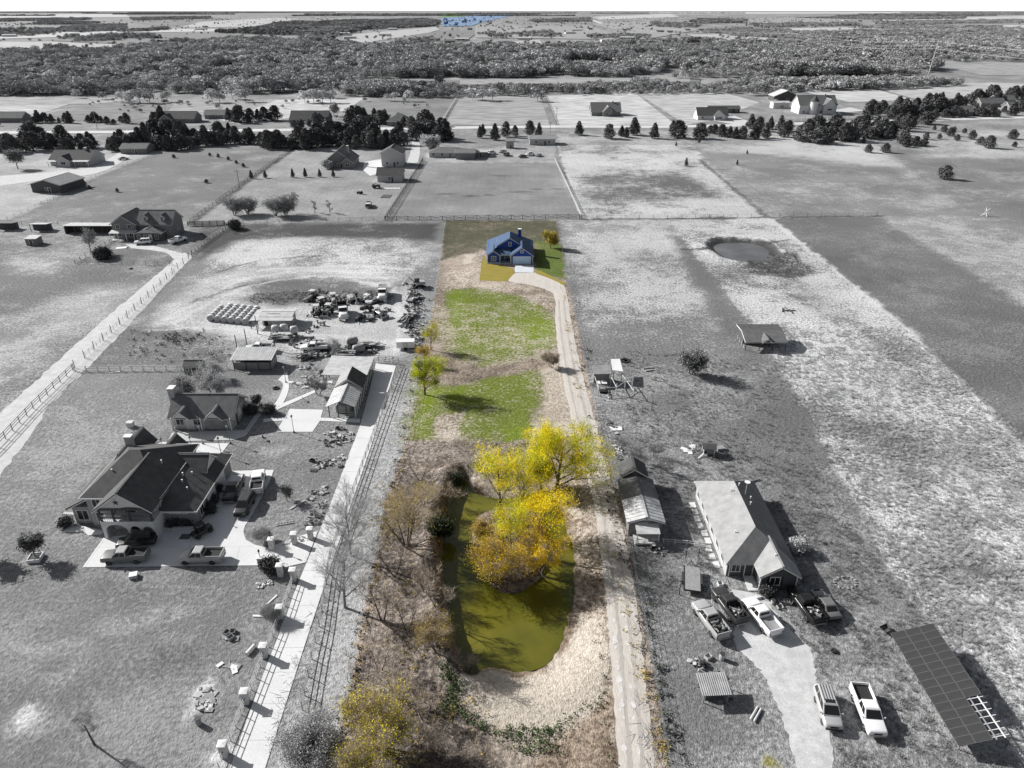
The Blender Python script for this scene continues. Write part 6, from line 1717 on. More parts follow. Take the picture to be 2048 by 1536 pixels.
M('leaf_yellow', (0.84, 0.70, 0.014), 0.7, 0.2, 0.35, island=0.35, transl=0.42)
M('leaf_gold', (0.84, 0.60, 0.016), 0.7, 0.2, 0.35, island=0.35, transl=0.42)
M('leaf_lime', (0.50, 0.52, 0.024), 0.7, 0.25, 0.35, island=0.35, transl=0.35)
M('leaf_green', (0.20, 0.25, 0.030), 0.7, 0.2, 0.6, island=0.35, transl=0.2)
M('leaf_olive', (0.42, 0.36, 0.05), 0.7, 0.2, 0.6, island=0.35, transl=0.2)
M('leaf_dry', (0.50, 0.37, 0.09), 0.8, 0.2, 0.6, island=0.35, transl=0.2)
M('leaf_weed', (0.055, 0.10, 0.022), 0.7, 0.2, 0.6, island=0.35)
M('leaf_darkgreen', (0.035, 0.055, 0.018), 0.7, 0.2, 0.6, island=0.35)
M('leaf_grey', 0.28, 0.8, 0.2, 0.6, island=0.35, transl=0.15)
M('leaf_pale', 0.50, 0.8, 0.2, 0.6, island=0.3, transl=0.2)
M('leaf_dark', 0.085, 0.8, 0.2, 0.6, island=0.35)
M('cedar', 0.15, 0.85, 0.25, 0.5, island=0.4)
M('cedar_dark', 0.115, 0.85, 0.25, 0.5, island=0.4)
M('wood_grey', 0.42, 0.9, 0.25, 0.3, island=0.35)
M('wood_pale_tree', 0.62, 0.9, 0.25, 0.3, island=0.3)
M('wood_dark_tree', 0.15, 0.9, 0.25, 0.3, island=0.35)
M('wood_mid_tree', 0.28, 0.9, 0.25, 0.3, island=0.35)

# ---- the coloured lot
tree('round_tree', 'round yellow-green tree casting a long shadow on the lawn', 850, 789, 7.6, 1.1, 0.2, 'leaf_lime', 24, 0.15, 0.42, 'bark_brown', leaf2='leaf_green', frac2=0.4, seed=3, kids=(10, 6, 4), trunk_frac=0.22, up=0.42)
tree('thin_tree', 'thin pale yellow-green tree at the lot edge above the round tree', 862, 700, 6.5, 0.6, 0.12, 'leaf_lime', 7, 0.18, 0.55, 'bark_brown', leaf2='leaf_dry', seed=5)
tree('thin_tree', 'small sparse yellow sapling left of the upper lawn', 850, 730, 4.0, 0.8, 0.08, 'leaf_dry', 6, 0.16, 0.5, 'bark_brown', seed=6)
tree('garden_tree', 'small olive tree right of the blue house', 1101, 496, 5.6, 0.95, 0.14, 'leaf_olive', 22, 0.18, 0.45, 'bark_brown', leaf2='leaf_dry', seed=8, trunk_frac=0.25, up=0.4)
tree('cottonwood', 'big bright yellow and green tree leaning over the gravel drive', 1112, 985, 10.5, 1.25, 0.34, 'leaf_yellow', 24, 0.17, 0.50, 'bark_brown', leaf2='leaf_lime', frac2=0.55, seed=12, kids=(10, 7, 4), trunk_frac=0.12, up=0.42, lean=(0.10, 0))
tree('cottonwood', 'bright yellow tree leaning left against the big one over the pond', 1082, 978, 7.0, 0.95, 0.2, 'leaf_yellow', 20, 0.17, 0.45, 'bark_brown', seed=14, kids=(8, 6, 4), trunk_frac=0.2, up=0.45, lean=(-0.12, 0), leaf2='leaf_lime', frac2=0.25)
tree('island_tree', 'tall loose yellow tree at the back of the island', 1000, 1035, 13.0, 0.85, 0.2, 'leaf_yellow', 12, 0.17, 0.45, 'bark_brown', seed=13, trunk_frac=0.3, leaf2='leaf_lime', frac2=0.4, kids=(8, 5, 4), up=0.6)
tree('island_tree', 'lime yellow tree overhanging the head of the pond', 1048, 1045, 10.0, 1.0, 0.16, 'leaf_yellow', 12, 0.16, 0.45, 'bark_brown', seed=15, trunk_frac=0.25, leaf2='leaf_lime', frac2=0.5, kids=(7, 5, 4))
tree('island_tree', 'yellow tree in the middle of the island beside the right channel', 1068, 1095, 9.0, 1.15, 0.18, 'leaf_yellow', 11, 0.16, 0.46, 'bark_brown', seed=17, leaf2='leaf_gold', frac2=0.45, lean=(0.12, 0), kids=(8, 6, 4), trunk_frac=0.25)
tree('island_tree', 'golden bushy tree at the right tip of the island', 1078, 1148, 6.5, 1.2, 0.14, 'leaf_gold', 9, 0.15, 0.45, 'bark_brown', seed=19, multi=3, trunk_frac=0.25, twig='twig_brown', tw=3)
tree('island_tree', 'orange-yellow bush covering the near left of the island', 985, 1160, 6.0, 1.3, 0.12, 'leaf_gold', 8, 0.15, 0.48, 'bark_brown', seed=23, multi=4, trunk_frac=0.25, leaf2='leaf_dry', frac2=0.35, twig='twig_brown', tw=3)
tree('island_tree', 'lime tinted young tree between the golden island trees', 1022, 1105, 7.5, 1.0, 0.1, 'leaf_yellow', 13, 0.16, 0.5, 'bark_brown', seed=29, leaf2='leaf_lime', frac2=0.5)
tree('island_tree', 'low dry bush on the far left of the island', 965, 1075, 2.6, 1.3, 0.08, 'leaf_dry', 8, 0.14, 0.45, 'bark_brown', twig='twig_brown', seed=31, multi=3)
tree('bare_tree', 'wide leafless tree with sparse yellow leaves on the left bank', 812, 1090, 10.5, 1.0, 0.14, 'leaf_dry', 2, 0.12, 0.5, 'bark_brown', twig='twig_brown', seed=37, multi=5, kids=(6, 5, 5), minr=0.014, leaf2='leaf_yellow', frac2=0.4, tw=2)
tree('bare_tree', 'brown leafless bush on the bank above the pond foot', 872, 1300, 5.2, 1.15, 0.09, 'leaf_dry', 3, 0.12, 0.4, 'bark_brown', twig='twig_brown', seed=41, multi=4, kids=(6, 5, 4), minr=0.014, tw=2)
tree('yellow_shrub', 'large yellow leaved shrub at the lower left corner of the lot', 765, 1500, 7.5, 1.0, 0.12, 'leaf_yellow', 3, 0.14, 0.5, 'bark_brown', twig='twig_brown', seed=43, multi=6, kids=(6, 6, 4), leaf2='leaf_olive', frac2=0.68, cat='shrub', tw=4)
tree('yellow_shrub', 'second yellow shrub cut off by the bottom edge', 728, 1590, 6.5, 1.0, 0.1, 'leaf_yellow', 3, 0.14, 0.5, 'bark_brown', twig='twig_brown', seed=44, multi=5, kids=(6, 5, 4), leaf2='leaf_olive', frac2=0.7, cat='shrub', tw=4)
tree('bare_tree', 'leafless brown tree right of the large yellow shrub', 800, 1400, 5.5, 1.0, 0.09, None, bark='bark_brown', twig='twig_brown', seed=47, multi=2, kids=(5, 5, 4), minr=0.016, tw=1)
tree('bare_tree', 'low leafless scrub at the bottom centre of the lot', 870, 1500, 3.5, 1.2, 0.06, None, bark='bark_brown', twig='twig_brown', seed=49, multi=3, kids=(5, 4, 4), minr=0.015, tw=1)
tree('evergreen_shrub', 'dark green shrub overhanging the left shore of the pond', 880, 1075, 2.8, 1.1, 0.08, 'leaf_darkgreen', 14, 0.13, 0.4, 'bark_brown', seed=53, multi=3, cat='shrub')
tree('evergreen_shrub', 'small dark green shrub at the head of the pond channel', 912, 972, 2.4, 0.9, 0.07, 'leaf_darkgreen', 9, 0.12, 0.35, 'bark_brown', seed=54, multi=2, cat='shrub')
tree('dead_tree', 'thin dead trunk standing at the head of the channel', 905, 965, 5.0, 0.35, 0.09, None, bark='bark_brown', twig='twig_brown', seed=59, levels=2, kids=(5, 4))
tree('bare_tree', 'leafless twiggy bush between the two lawns beside the drive', 1102, 735, 3.4, 1.2, 0.06, None, bark='bark_brown', twig='twig_brown', seed=61, multi=4, kids=(5, 5, 4), minr=0.02)
tree('bare_tree', 'grey leafless tree on the left bank near the lot fence', 765, 1240, 6.0, 1.0, 0.1, None, bark='bark_brown', twig='twig_brown', seed=63, multi=2, kids=(5, 5, 4), minr=0.016, tw=1)
tree('bare_tree', 'brown leafless thicket below the tall left bank tree', 850, 1180, 4.0, 1.2, 0.08, None, bark='bark_brown', twig='twig_brown', seed=64, multi=3, kids=(5, 4, 4), minr=0.016, tw=1)
tree('bare_tree', 'leafless scrub beside the dark green shore shrub', 850, 1010, 3.8, 1.0, 0.08, 'leaf_dry', 2, 0.12, 0.4, bark='bark_brown', twig='twig_brown', seed=65, multi=3, kids=(5, 4, 4), minr=0.016, tw=1)

for i, (u, v, h_, lab) in enumerate(((840,960,4.5,'leafless tree at the top of the left bank'),(790,1150,6.0,'leafless tree close to the lot fence on the left bank'),(875,1215,4.5,'leafless tree leaning over the left shore'),(815,1260,5.5,'leafless tree midway down the left bank'),(900,1010,4.0,'bare sapling on the lip of the dark channel'),(760,1340,5.0,'leafless tree between the fence and the yellow shrub'),(850,1440,5.0,'leafless tree at the foot of the left bank'),(910,1530,4.5,'leafless tree at the bottom edge of the lot'),(980,1545,3.5,'bare bush at the bottom edge below the green weeds'),(1110,1130,3.0,'bare brush on the right shore opposite the island'),(935,1345,3.0,'bare sapling at the sandy end of the pond'))):
    tree('bare_tree', lab, u, v, h_*1.15, 0.95, 0.07, None, bark='bark_brown', twig='twig_brown', seed=301+i, multi=2, kids=(5, 4, 3), minr=0.014, tw=1, tl=0.8)
# ---- grey trees
tree('bare_tree', 'tall pale leafless tree over the concrete drive and rail fence', 690, 1215, 12.5, 1.05, 0.2, None, bark='bark_pale', twig='twig_grey', seed=67, kids=(12, 8, 5), minr=0.016, trunk_frac=0.2, tw=3)
tree('bare_tree', 'pale leafless tree standing behind the tall one by the rail fence', 702, 1110, 10.5, 1.0, 0.16, None, bark='bark_pale', twig='twig_grey', seed=71, kids=(12, 8, 5), minr=0.016, trunk_frac=0.2, tw=3)
tree('grey_shrub', 'dense pale leaved tree beside the drive at the bottom edge', 628, 1535, 6.0, 1.0, 0.14, 'leaf_pale', 16, 0.14, 0.5, 'bark_pale', seed=73, multi=4, kids=(6, 6, 4), leaf2='leaf_grey', frac2=0.4)
tree('bare_tree', 'small leafless tree alone on the lower left lawn', 189, 1489, 5.0, 0.7, 0.13, None, bark='bark', twig='twig_dark', seed=79, kids=(4, 3, 3), trunk_frac=0.55, up=0.5)
tree('planter_tree', 'small round evergreen growing in a white planter on the lawn', 72, 1116, 4.2, 0.8, 0.09, 'leaf_dark', 24, 0.13, 0.35, 'bark', seed=83, trunk_frac=0.35, leaf2='leaf_grey', frac2=0.25)
tree('lawn_tree', 'evergreen just outside the left edge casting a shadow', -38, 1116, 4.6, 0.9, 0.1, 'leaf_dark', 22, 0.14, 0.38, 'bark', seed=84, trunk_frac=0.35)
tree('pale_tree', 'fluffy pale tree behind the guest house', 430, 797, 4.8, 1.15, 0.12, 'leaf_pale', 20, 0.16, 0.5, 'bark', seed=89, multi=2)
tree('pale_tree', 'pale bush between garden shed and guest house', 372, 795, 3.6, 1.3, 0.1, 'leaf_pale', 16, 0.15, 0.5, 'bark', seed=90, multi=3, leaf2='leaf_dark', frac2=0.4)
tree('pale_tree', 'small pale tree beside the workshop corner', 430, 757, 3.4, 1.1, 0.08, 'leaf_pale', 14, 0.15, 0.45, 'bark', seed=91, multi=2)
tree('bare_tree', 'leafless garden tree left of the stable', 637, 790, 4.5, 0.95, 0.1, None, bark='bark', twig='twig_grey', seed=97, multi=2, kids=(7, 5, 4), minr=0.02)
tree('bare_tree', 'leafless tree in front of the stable rear roof', 672, 724, 5.0, 0.9, 0.1, None, bark='bark', twig='twig_grey', seed=98, kids=(7, 5, 4), minr=0.022)
tree('conifer', 'small dark conifer at the guest house corner', 517, 815, 3.0, 0.5, 0.06, 'leaf_dark', 16, 0.12, 0.28, 'bark', seed=101, trunk_frac=0.1)
tree('garden_bush', 'dark garden bush beside the guest house wall', 502, 826, 1.6, 1.1, 0.05, 'leaf_dark', 16, 0.12, 0.3, 'bark', seed=102, multi=3, cat='bush')
tree('garden_bush', 'dark bush at the bend of the garden path', 538, 826, 1.6, 1.3, 0.05, 'leaf_dark', 14, 0.12, 0.3, 'bark', seed=103, multi=3, cat='bush')
tree('bare_tree', 'little bare tree on the lawn right of the pad', 574, 1002, 2.8, 0.9, 0.07, 'leaf_dark', 3, 0.12, 0.3, bark='bark', twig='twig_dark', seed=107, kids=(6, 5, 4), trunk_frac=0.3)
tree('garden_bush', 'bare round bush on the kerbed lawn island', 528, 1084, 1.8, 1.5, 0.05, None, bark='bark', twig='twig_grey', seed=108, multi=5, kids=(5, 5, 4), cat='bush')
tree('garden_bush', 'dark spiky bush beside the gate pillars', 541, 1141, 1.6, 1.5, 0.05, 'leaf_dark', 14, 0.14, 0.3, 'bark', seed=109, multi=4, cat='bush')
tree('garden_bush', 'bare bush at the foot of a rail fence pillar', 545, 1240, 1.8, 1.3, 0.05, None, bark='bark', twig='twig_grey', seed=110, multi=5, kids=(5, 5, 4), cat='bush')
tree('garden_bush', 'dark bush in the kerbed flower bed by the large house', 132, 1052, 1.3, 1.2, 0.04, 'leaf_dark', 12, 0.1, 0.25, 'bark', seed=112, multi=3, cat='bush')
for i, (u, v) in enumerate(((375, 1050), (352, 1052), (420, 1025), (425, 1005), (432, 985))):
    tree('garden_bush', ['dark bush below the garage windows', 'second dark bush below the garage windows', 'dark shrub at the garage corner', 'dark shrub between the garage doors', 'dark shrub at the back of the garage wall'][i], u, v, 1.5, 1.0, 0.04, 'leaf_dark', 14, 0.11, 0.25, 'bark', seed=115+i, multi=3, cat='bush')
tree('garden_tree', 'bare shrub behind the large house roof', 290, 893, 3.2, 0.8, 0.06, 'leaf_grey', 5, 0.12, 0.3, bark='bark', twig='twig_grey', seed=121, multi=2, kids=(6, 5, 4))
tree('field_tree', 'round grey tree with a long shadow in the right pasture', 1382, 748, 6.0, 0.95, 0.14, 'leaf_grey', 14, 0.18, 0.5, 'bark', twig='twig_dark', seed=127, multi=2, trunk_frac=0.15, kids=(8, 5, 4), leaf2='leaf_dark', frac2=0.4)
tree('garden_bush', 'pale feathery bush in the shade right of the ranch house', 1592, 1102, 1.7, 1.3, 0.05, 'leaf_pale', 8, 0.14, 0.3, 'bark', seed=131, multi=4, cat='bush')
tree('garden_bush', 'dark flowering bush in front of the ranch house gable', 1532, 1190, 1.3, 1.2, 0.05, 'leaf_dark', 14, 0.1, 0.25, 'bark', seed=132, multi=4, cat='bush')
for i, (u, v, h_) in enumerate(((1240, 905, 2.4), (1268, 925, 2.8), (1322, 945, 2.6), (1260, 940, 2.2), (1310, 915, 2.0))):
    tree('bare_tree', ['grey scrub behind the white machinery by the lot fence', 'bare scrub tree rising behind the cabin roof', 'leafless scrub right of the cabin', 'scrub against the cabin back wall', 'low scrub in the grass behind the cabin'][i], u, v, h_+1.0, 1.0, 0.06, None, bark='bark', twig='twig_dark', seed=140+i, multi=3, kids=(5, 4, 3), minr=0.014, tw=1, tl=0.5)
tree('bare_tree', 'bare tree in the farmhouse yard corner', 182, 506, 6.5, 0.9, 0.16, 'leaf_grey', 3, 0.2, 0.5, bark='bark', twig='twig_grey', seed=151, kids=(7, 5, 4), minr=0.03)
for i, (u, v, h_) in enumerate(((470, 431, 7), (495, 428, 7), (552, 432, 7), (572, 430, 8), (630, 425, 6), (660, 425, 6))):
    tree('bare_tree', ['leftmost bare tree in the far mown yard', 'second bare tree from the left in the far mown yard', 'third bare tree in the far mown yard', 'fourth bare tree in the far mown yard', 'thin young tree in the far mown yard', 'rightmost thin young tree in the far mown yard'][i], u, v, h_, 1.1 if i < 4 else 0.5, 0.14, 'leaf_grey' if i < 4 else None, 3, 0.22, 0.6, bark='bark', twig='twig_grey', seed=155+i, multi=4 if i < 4 else 1, kids=(6, 5, 4) if i < 4 else (5, 4, 3), minr=0.03, trunk_frac=0.15, up=0.4)
tree('pale_tree', 'pale round tree beside the driveway to the road', 862, 306, 9, 1.0, 0.25, 'leaf_pale', 8, 0.4, 0.8, 'bark', seed=163, multi=3)
tree('field_tree', 'dark tree left of the far left farmhouse', 36, 338, 9, 0.9, 0.25, 'leaf_grey', 10, 0.35, 0.7, 'bark', seed=164)
tree('field_tree', 'small round tree beyond the road in the pale field', 668, 233, 9, 0.9, 0.3, 'leaf_grey', 8, 0.5, 0.8, 'bark', seed=165)
tree('pale_tree', 'pale shrub in front of the steep roofed grey house', 655, 338, 4, 0.9, 0.1, 'leaf_pale', 8, 0.3, 0.5, 'bark', seed=166, multi=2)

# ---- junipers: four shared crowns
def cedar_meshes(seed, shape):
    r = np.random.default_rng(seed)
    n = 1300
    t = r.random(n)**0.8
    rad = (1-t)**(0.75 if shape == 0 else 0.45)*(0.55+0.45*np.minimum(1, t*6)) * (0.36 if shape == 0 else 0.48)
    az = r.random(n)*6.283
    lump = 0.82+0.25*np.sin(az*3+t*9+seed)+0.18*np.sin(az*5-t*14)
    q = rad*lump*np.sqrt(r.uniform(0.35, 1, n))
    c = np.stack([np.cos(az)*q, np.sin(az)*q, 0.06+t*0.94], 1)
    v, f = leaf_cloud(c, 2, 0.025, 0.042, seed)
    b = MB(); b.tube((0, 0, -0.02), (0, 0, 0.5), 0.03, 0.015, 6)
    return np_mesh('crown', v, f, 'cedar' if seed % 2 else 'cedar_dark'), b.mesh('trunk', 'bark')
CED = [cedar_meshes(k, (0, 1, 1, 0, 1, 1, 0)[k-1]) for k in range(1, 8)]
crnd = random.Random(21)
def cedar(u, v, h_, label, group, w=1.0, k=None):
    x, y = G(u, v)
    k = crnd.randrange(7) if k is None else k
    o = thing('juniper_tree', label, 'tree', (x, y, 0), crnd.uniform(0, 6.28), group)
    s = h_*crnd.uniform(0.8, 1.05)
    o.scale = (s*w*crnd.uniform(0.9, 1.2), s*w*crnd.uniform(0.9, 1.2), s)
    inst('crown', CED[k][0], o, (0, 0, 0)); inst('trunk', CED[k][1], o, (0, 0, 0))
def cedar_row(u0, v0, u1, v1, n, h_, where, jv=3, w=1.25):
    for i in range(n):
        t = (i+0.5)/n
        cedar(u0+(u1-u0)*t+crnd.uniform(-3.5, 3.5), v0+(v1-v0)*t+crnd.uniform(-jv, jv), h_*crnd.uniform(0.55, 1.2), '%s juniper from the left in the %s' % (ORD[i], where), where, w*crnd.uniform(0.8, 1.25))
cedar_row(-10, 300, 195, 299, 15, 8.5, 'front row behind the far left farmhouse', 5)
cedar_row(20, 290, 190, 285, 9, 9, 'back row behind the far left farmhouse', 4)
cedar_row(215, 300, 405, 296, 15, 8.5, 'front row right of the small grey outbuilding', 4)
cedar_row(225, 288, 300, 284, 5, 9, 'back row behind the small grey outbuilding', 3)
cedar_row(300, 275, 400, 276, 6, 9, 'roadside row left of centre', 4)
cedar_row(405, 290, 510, 289, 9, 8.5, 'broken row above the left pasture', 3)
cedar_row(430, 274, 480, 272, 4, 9, 'short back row above the left pasture', 3)
cedar_row(518, 296, 620, 296, 9, 9.5, 'hedge left of the steep roofed house', 3)
cedar_row(610, 297, 812, 290, 18, 10, 'front hedge row behind the steep roofed house', 5)
cedar_row(625, 283, 810, 280, 12, 11, 'back hedge row behind the steep roofed house', 3)
cedar_row(832, 278, 905, 280, 9, 9.5, 'clump between driveway and mown paddock', 5)
cedar_row(455, 246, 555, 243, 9, 9, 'row beside the houses beyond the road', 4)
cedar_row(585, 256, 640, 250, 4, 7, 'row before the two-gabled dark house', 3)
cedar_row(300, 245, 330, 243, 3, 9, 'group left of the dark roofed house', 2)
cedar_row(690, 246, 775, 244, 8, 10.5, 'row left of the hipped house beyond the road', 4)
cedar_row(800, 255, 890, 252, 6, 10, 'row right of the hipped house beyond the road', 5)
cedar_row(60, 246, 150, 245, 7, 7, 'left scrub patch beyond the road', 2)
cedar_row(170, 246, 260, 246, 7, 6, 'right scrub patch beyond the left road', 2)
for i, (u, v, h_) in enumerate(((875, 270, 6), (960, 276, 8), (966, 270, 6), (990, 280, 9.5), (1012, 274, 8), (1030, 272, 6), (1060, 270, 8), (1078, 272, 7))):
    cedar(u, v, h_, '%s juniper from the left in the loose line behind the mown paddock' % ORD[i], 'junipers behind the paddock')
RJ = [(1158,270,9),(1218,277,9.5),(1243,273,5.5),(1252,275,6),(1268,270,9.5),(1308,277,8.5),(1356,276,10),(1345,262,6),(1400,277,8.5),(1420,266,5),(1428,267,5),(1443,273,7),(1459,275,6),(1470,277,7),(1484,277,7),(1501,257,8),(1509,278,9),(1530,276,9),(1540,258,7),(1560,262,9),(1567,274,8),(1517,262,8),(1577,262,7)]
RJ.sort()
for i, (u, v, h_) in enumerate(RJ):
    cedar(u, v, h_, '%s juniper from the left in the spaced row along the right-hand road' % ORD[i], 'spaced junipers along the right-hand road', 1.25)
cedar_row(1590, 282, 1640, 285, 5, 9.5, 'left group of the big clump below the turret', 4)
cedar_row(1650, 284, 1790, 272, 15, 9, 'front row of the big clump below the turret', 5)
cedar_row(1610, 268, 1830, 255, 16, 9, 'back row of the big clump below the turret', 6)
cedar_row(1730, 232, 1860, 218, 14, 9, 'upper left row of the right-hand juniper wood', 5)
cedar_row(1780, 238, 1900, 232, 12, 10, 'lower left row of the right-hand juniper wood', 6)
cedar_row(1850, 215, 2060, 198, 24, 10, 'upper right row of the right-hand juniper wood', 6)
cedar_row(1880, 235, 2060, 225, 12, 7, 'lower right row of the right-hand juniper wood', 6)
cedar(1850, 248, 8, 'large round juniper right of the clump below the turreted house', None, 1.8, 1)
BU = [(1868,260,3),(1887,264,4.5),(1900,272,4.5),(1908,262,3),(1928,266,3),(1878,278,3),(1805,288,7),(1812,294,4),(1830,292,5.5),(1847,291,4),(1851,279,4),(1913,281,3.5),(1943,279,5),(1960,290,4.5),(1976,296,6),(2024,278,6),(2028,294,3),(1736,305,4.5),(1770,305,4.5),(1888,358,5.5),(1726,286,3),(1880,340,1.5),(1813,271,3.5),(1785,276,4)]
for i, (u, v, h_) in enumerate(BU):
    cedar(u, v, h_, 'lone round juniper bush alone in the right-hand rough pasture' if (u, v) == (1888, 358) else 'round juniper bush scattered over the upper right pasture', None if (u, v) == (1888, 358) else 'scattered juniper bushes', 1.3, 1+crnd.randrange(2))
SM = [(1372,332,4.5),(1474,330,2.5),(1494,308,2.2),(1398,286,3.5),(1352,292,2.5)]
for i, (u, v, h_) in enumerate(SM):
    cedar(u, v, h_, ['tallest small cone juniper in the rough field', 'tiny juniper in the middle of the rough field', 'tiny juniper right of the rough field', 'young juniper below the spaced row', 'tiny juniper near the road fence'][i], None, 0.8, 0)
for i, (u, v) in enumerate(((503,357),(531,356),(586,355),(611,354),(640,354),(667,354))):
    cedar(u, v, 3.6, '%s clipped conifer from the left in the row across the far mown yard' % ORD[i], 'row of clipped conifers', 0.9, 0)
for i, (u, v) in enumerate(((348,316),(420,312),(437,315),(457,320),(413,366),(235,384),(180,378),(170,370),(473,327),(487,334))):
    cedar(u, v, 1.8, 'tiny dark bush dotted over the left-hand pasture', 'bushes dotted on the left pasture', 1.2, 1)

# ---- far woods: five visible edge trees are repeated as one mass
def wood_tree(seed, h_, w, mat, cone=False, n=340):
    r = np.random.default_rng(seed)
    cen = []
    for i in range(12):
        a = r.random()*6.283; q = w*0.5*np.sqrt(r.random())*0.75
        cen.append((math.cos(a)*q, math.sin(a)*q, h_*r.uniform(0.20, 0.80), r.uniform(0.22, 0.38)*w))
    pts = []
    for i in range(n):
        c = cen[r.integers(len(cen))]
        d = r.normal(0, 1, 3); d /= np.linalg.norm(d)
        if d[2] < -0.4: d[2] *= -1
        pts.append((c[0]+d[0]*c[3], c[1]+d[1]*c[3], c[2]+d[2]*c[3]*0.8))
    v, f = leaf_cloud(pts, 1, 0.15, 0.85*w/9, seed)
    b = MB()
    b.tube((0, 0, -0.3), (0, 0, h_*0.55), 0.3, 0.15, 5, False)
    tv = np.array(b.v); tf = np.array(b.f)
    me = np_mesh('woodland_tree', np.vstack([v, tv]), np.vstack([f, tf+len(v)]), mat)
    return me
WT = [wood_tree(1, 13, 10, 'wood_grey'), wood_tree(2, 11, 9, 'wood_mid_tree'), wood_tree(3, 12, 9, 'wood_pale_tree', n=420), wood_tree(4, 10, 9, 'wood_dark_tree', n=420), wood_tree(5, 12, 11, 'wood_grey')]
SRC = []
for k, (u, v, lab) in enumerate(((655, 196, 'grey leafless tree at the near edge of the far woods'), (1000, 190, 'dull grey tree at the edge of the second wood strip'), (465, 198, 'pale feathery tree in front of the left-hand woods'), (880, 172, 'dark evergreen at the edge of the far woods'), (1370, 158, 'broad grey tree at the foot of the right-hand woods'))):
    x, y = G(u, v)
    o = new_obj('woodland_tree', WT[k]); o.location = (x, y, 0); SRC.append(tag(o, lab, 'tree'))
# pale clumps at the woods' edge, told apart in the photograph
wn_ = [0, 0]
for i, (u, v, s, k) in enumerate(sorted(((155,196,0.75,2),(205,199,0.6,4),(245,205,0.9,2),(262,206,1.0,2),(280,206,1.1,2),(300,207,1.0,2),(335,204,0.85,2),(425,205,1.1,2),(440,206,0.9,2),(492,204,1.1,2),(478,200,0.9,2),(610,206,1.0,2),(628,206,1.1,2),(645,206,1.0,2),(662,206,1.0,2),(775,202,0.6,2),(790,202,0.7,2),(818,203,0.9,2),(945,200,1.0,2),(965,202,1.0,2),(985,201,1.0,2),(1075,203,1.0,4),(1160,191,0.5,2),(1625,180,1.0,2),(1640,176,0.9,2),(1512,190,1.1,0),(1530,190,1.0,0),(1495,191,0.8,0),(1655,178,0.8,2),(700,236,0.7,0)))):
    x, y = G(u, v)
    o = new_obj('woodland_tree', WT[k]); o.location = (x, y, 0); o.rotation_euler = (0, 0, i*1.7); o.scale = (s, s, s*0.85)
    q_ = 0 if k == 2 else 1; wn_[q_] += 1
    tag(o, '%s %s tree from the left standing free before the far woods' % (ORD[wn_[q_]-1], 'pale' if k == 2 else 'grey'), 'tree', 'pale trees in front of the woods' if k == 2 else 'grey trees in front of the woods')

wrng = np.random.default_rng(5)
wp, wk, wsc = [], [], []
def wood(pts, spacing, mix, smin=0.7, smax=1.15, thin=0.0):
    poly = poly_px(pts)
    x0, y0 = poly.min(0); x1, y1 = poly.max(0)
    nx_ = int((x1-x0)/spacing)+1; ny_ = int((y1-y0)/spacing)+1
    X, Y = np.meshgrid(x0+np.arange(nx_)*spacing, y0+np.arange(ny_)*spacing)
    X = X.ravel()+wrng.uniform(-.55, .55, X.size)*spacing; Y = Y.ravel()+wrng.uniform(-.55, .55, Y.size)*spacing
    jx_ = X+(vnoise(X, Y, 30, 11)-0.5)*40; jy_ = Y+(vnoise(X, Y, 30, 12)-0.5)*40
    m = pip(jx_, jy_, poly) & (vnoise(X, Y, 45, 13) > thin)
    X, Y = X[m], Y[m]
    # kinds come in stands
    nz = vnoise(X, Y, 120, 14)*0.5+vnoise(X, Y, 40, 17)*0.28+wrng.random(X.size)*0.22
    rk = np.argsort(np.argsort(nz))/max(1, len(nz))
    cum = np.cumsum(mix)/sum(mix)
    kk_ = np.searchsorted(cum, rk)
    wp.append(np.stack([X, Y, np.zeros(X.size)], 1)); wk.append(np.clip(kk_, 0, 4)); wsc.append(wrng.uniform(smin, smax, X.size)*(0.5+0.95*vnoise(X, Y, 70, 18)))
wood([(-500,112),(0,106),(250,100),(500,88),(620,92),(700,98),(760,104),(760,150),(690,172),(620,180),(480,186),(330,186),(250,188),(0,193),(-500,196)], 8.0, (3, 2.2, 3.2, 0.5, 3), 0.6, 1.3, 0.30)
wood([(690,100),(1000,96),(1200,94),(1350,86),(1500,88),(1660,80),(1800,82),(1850,100),(1860,150),(1650,153),(1500,158),(1350,156),(900,154),(760,160)], 8.0, (3, 3.2, 0.7, 0.9, 3), 0.65, 1.3, 0.27)
wood([(1480,70),(1600,66),(1850,62),(2100,60),(2500,60),(2500,120),(2100,122),(1900,126),(1840,110),(1660,84)], 10.0, (3, 3, 0.6, 0.5, 3), 0.6, 1.2, 0.22)
wood([(685,176),(760,172),(920,178),(1080,176),(1085,192),(1000,196),(920,196),(690,194)], 7.0, (3, 3, 0.8, 1.6, 3), 0.5, 0.9)
wood([(1080,176),(1400,170),(1650,166),(1870,164),(1930,170),(1860,175),(1700,180),(1560,186),(1350,190),(1080,190)], 6.5, (3, 3, 1.2, 1.4, 3), 0.4, 0.75)
wood([(420,66),(520,58),(560,46),(700,42),(850,38),(880,44),(870,54),(740,60),(690,68),(560,72)], 13, (1, 4, 0.1, 4, 1), 0.8, 1.1)
wood([(120,56),(250,50),(250,62),(160,66),(120,62)], 13, (3, 2, 1, 1, 2), 0.7, 1.0)
wood([(1380,44),(1400,38),(1490,40),(1490,46),(1400,48)], 14, (1, 3, 0, 4, 1), 0.7, 1.0)
wood([(1400,62),(1500,58),(1600,66),(1560,76),(1480,74)], 10, (3, 3, 1, 1, 3), 0.6, 1.0)
wood([(1700,56),(1800,52),(2000,54),(2000,57),(1800,59)], 12, (2, 3, 1, 2, 2), 0.6, 0.9)
wood([(230,62),(330,56),(340,60),(250,66)], 12, (2, 3, 0, 3, 1), 0.5, 0.8)
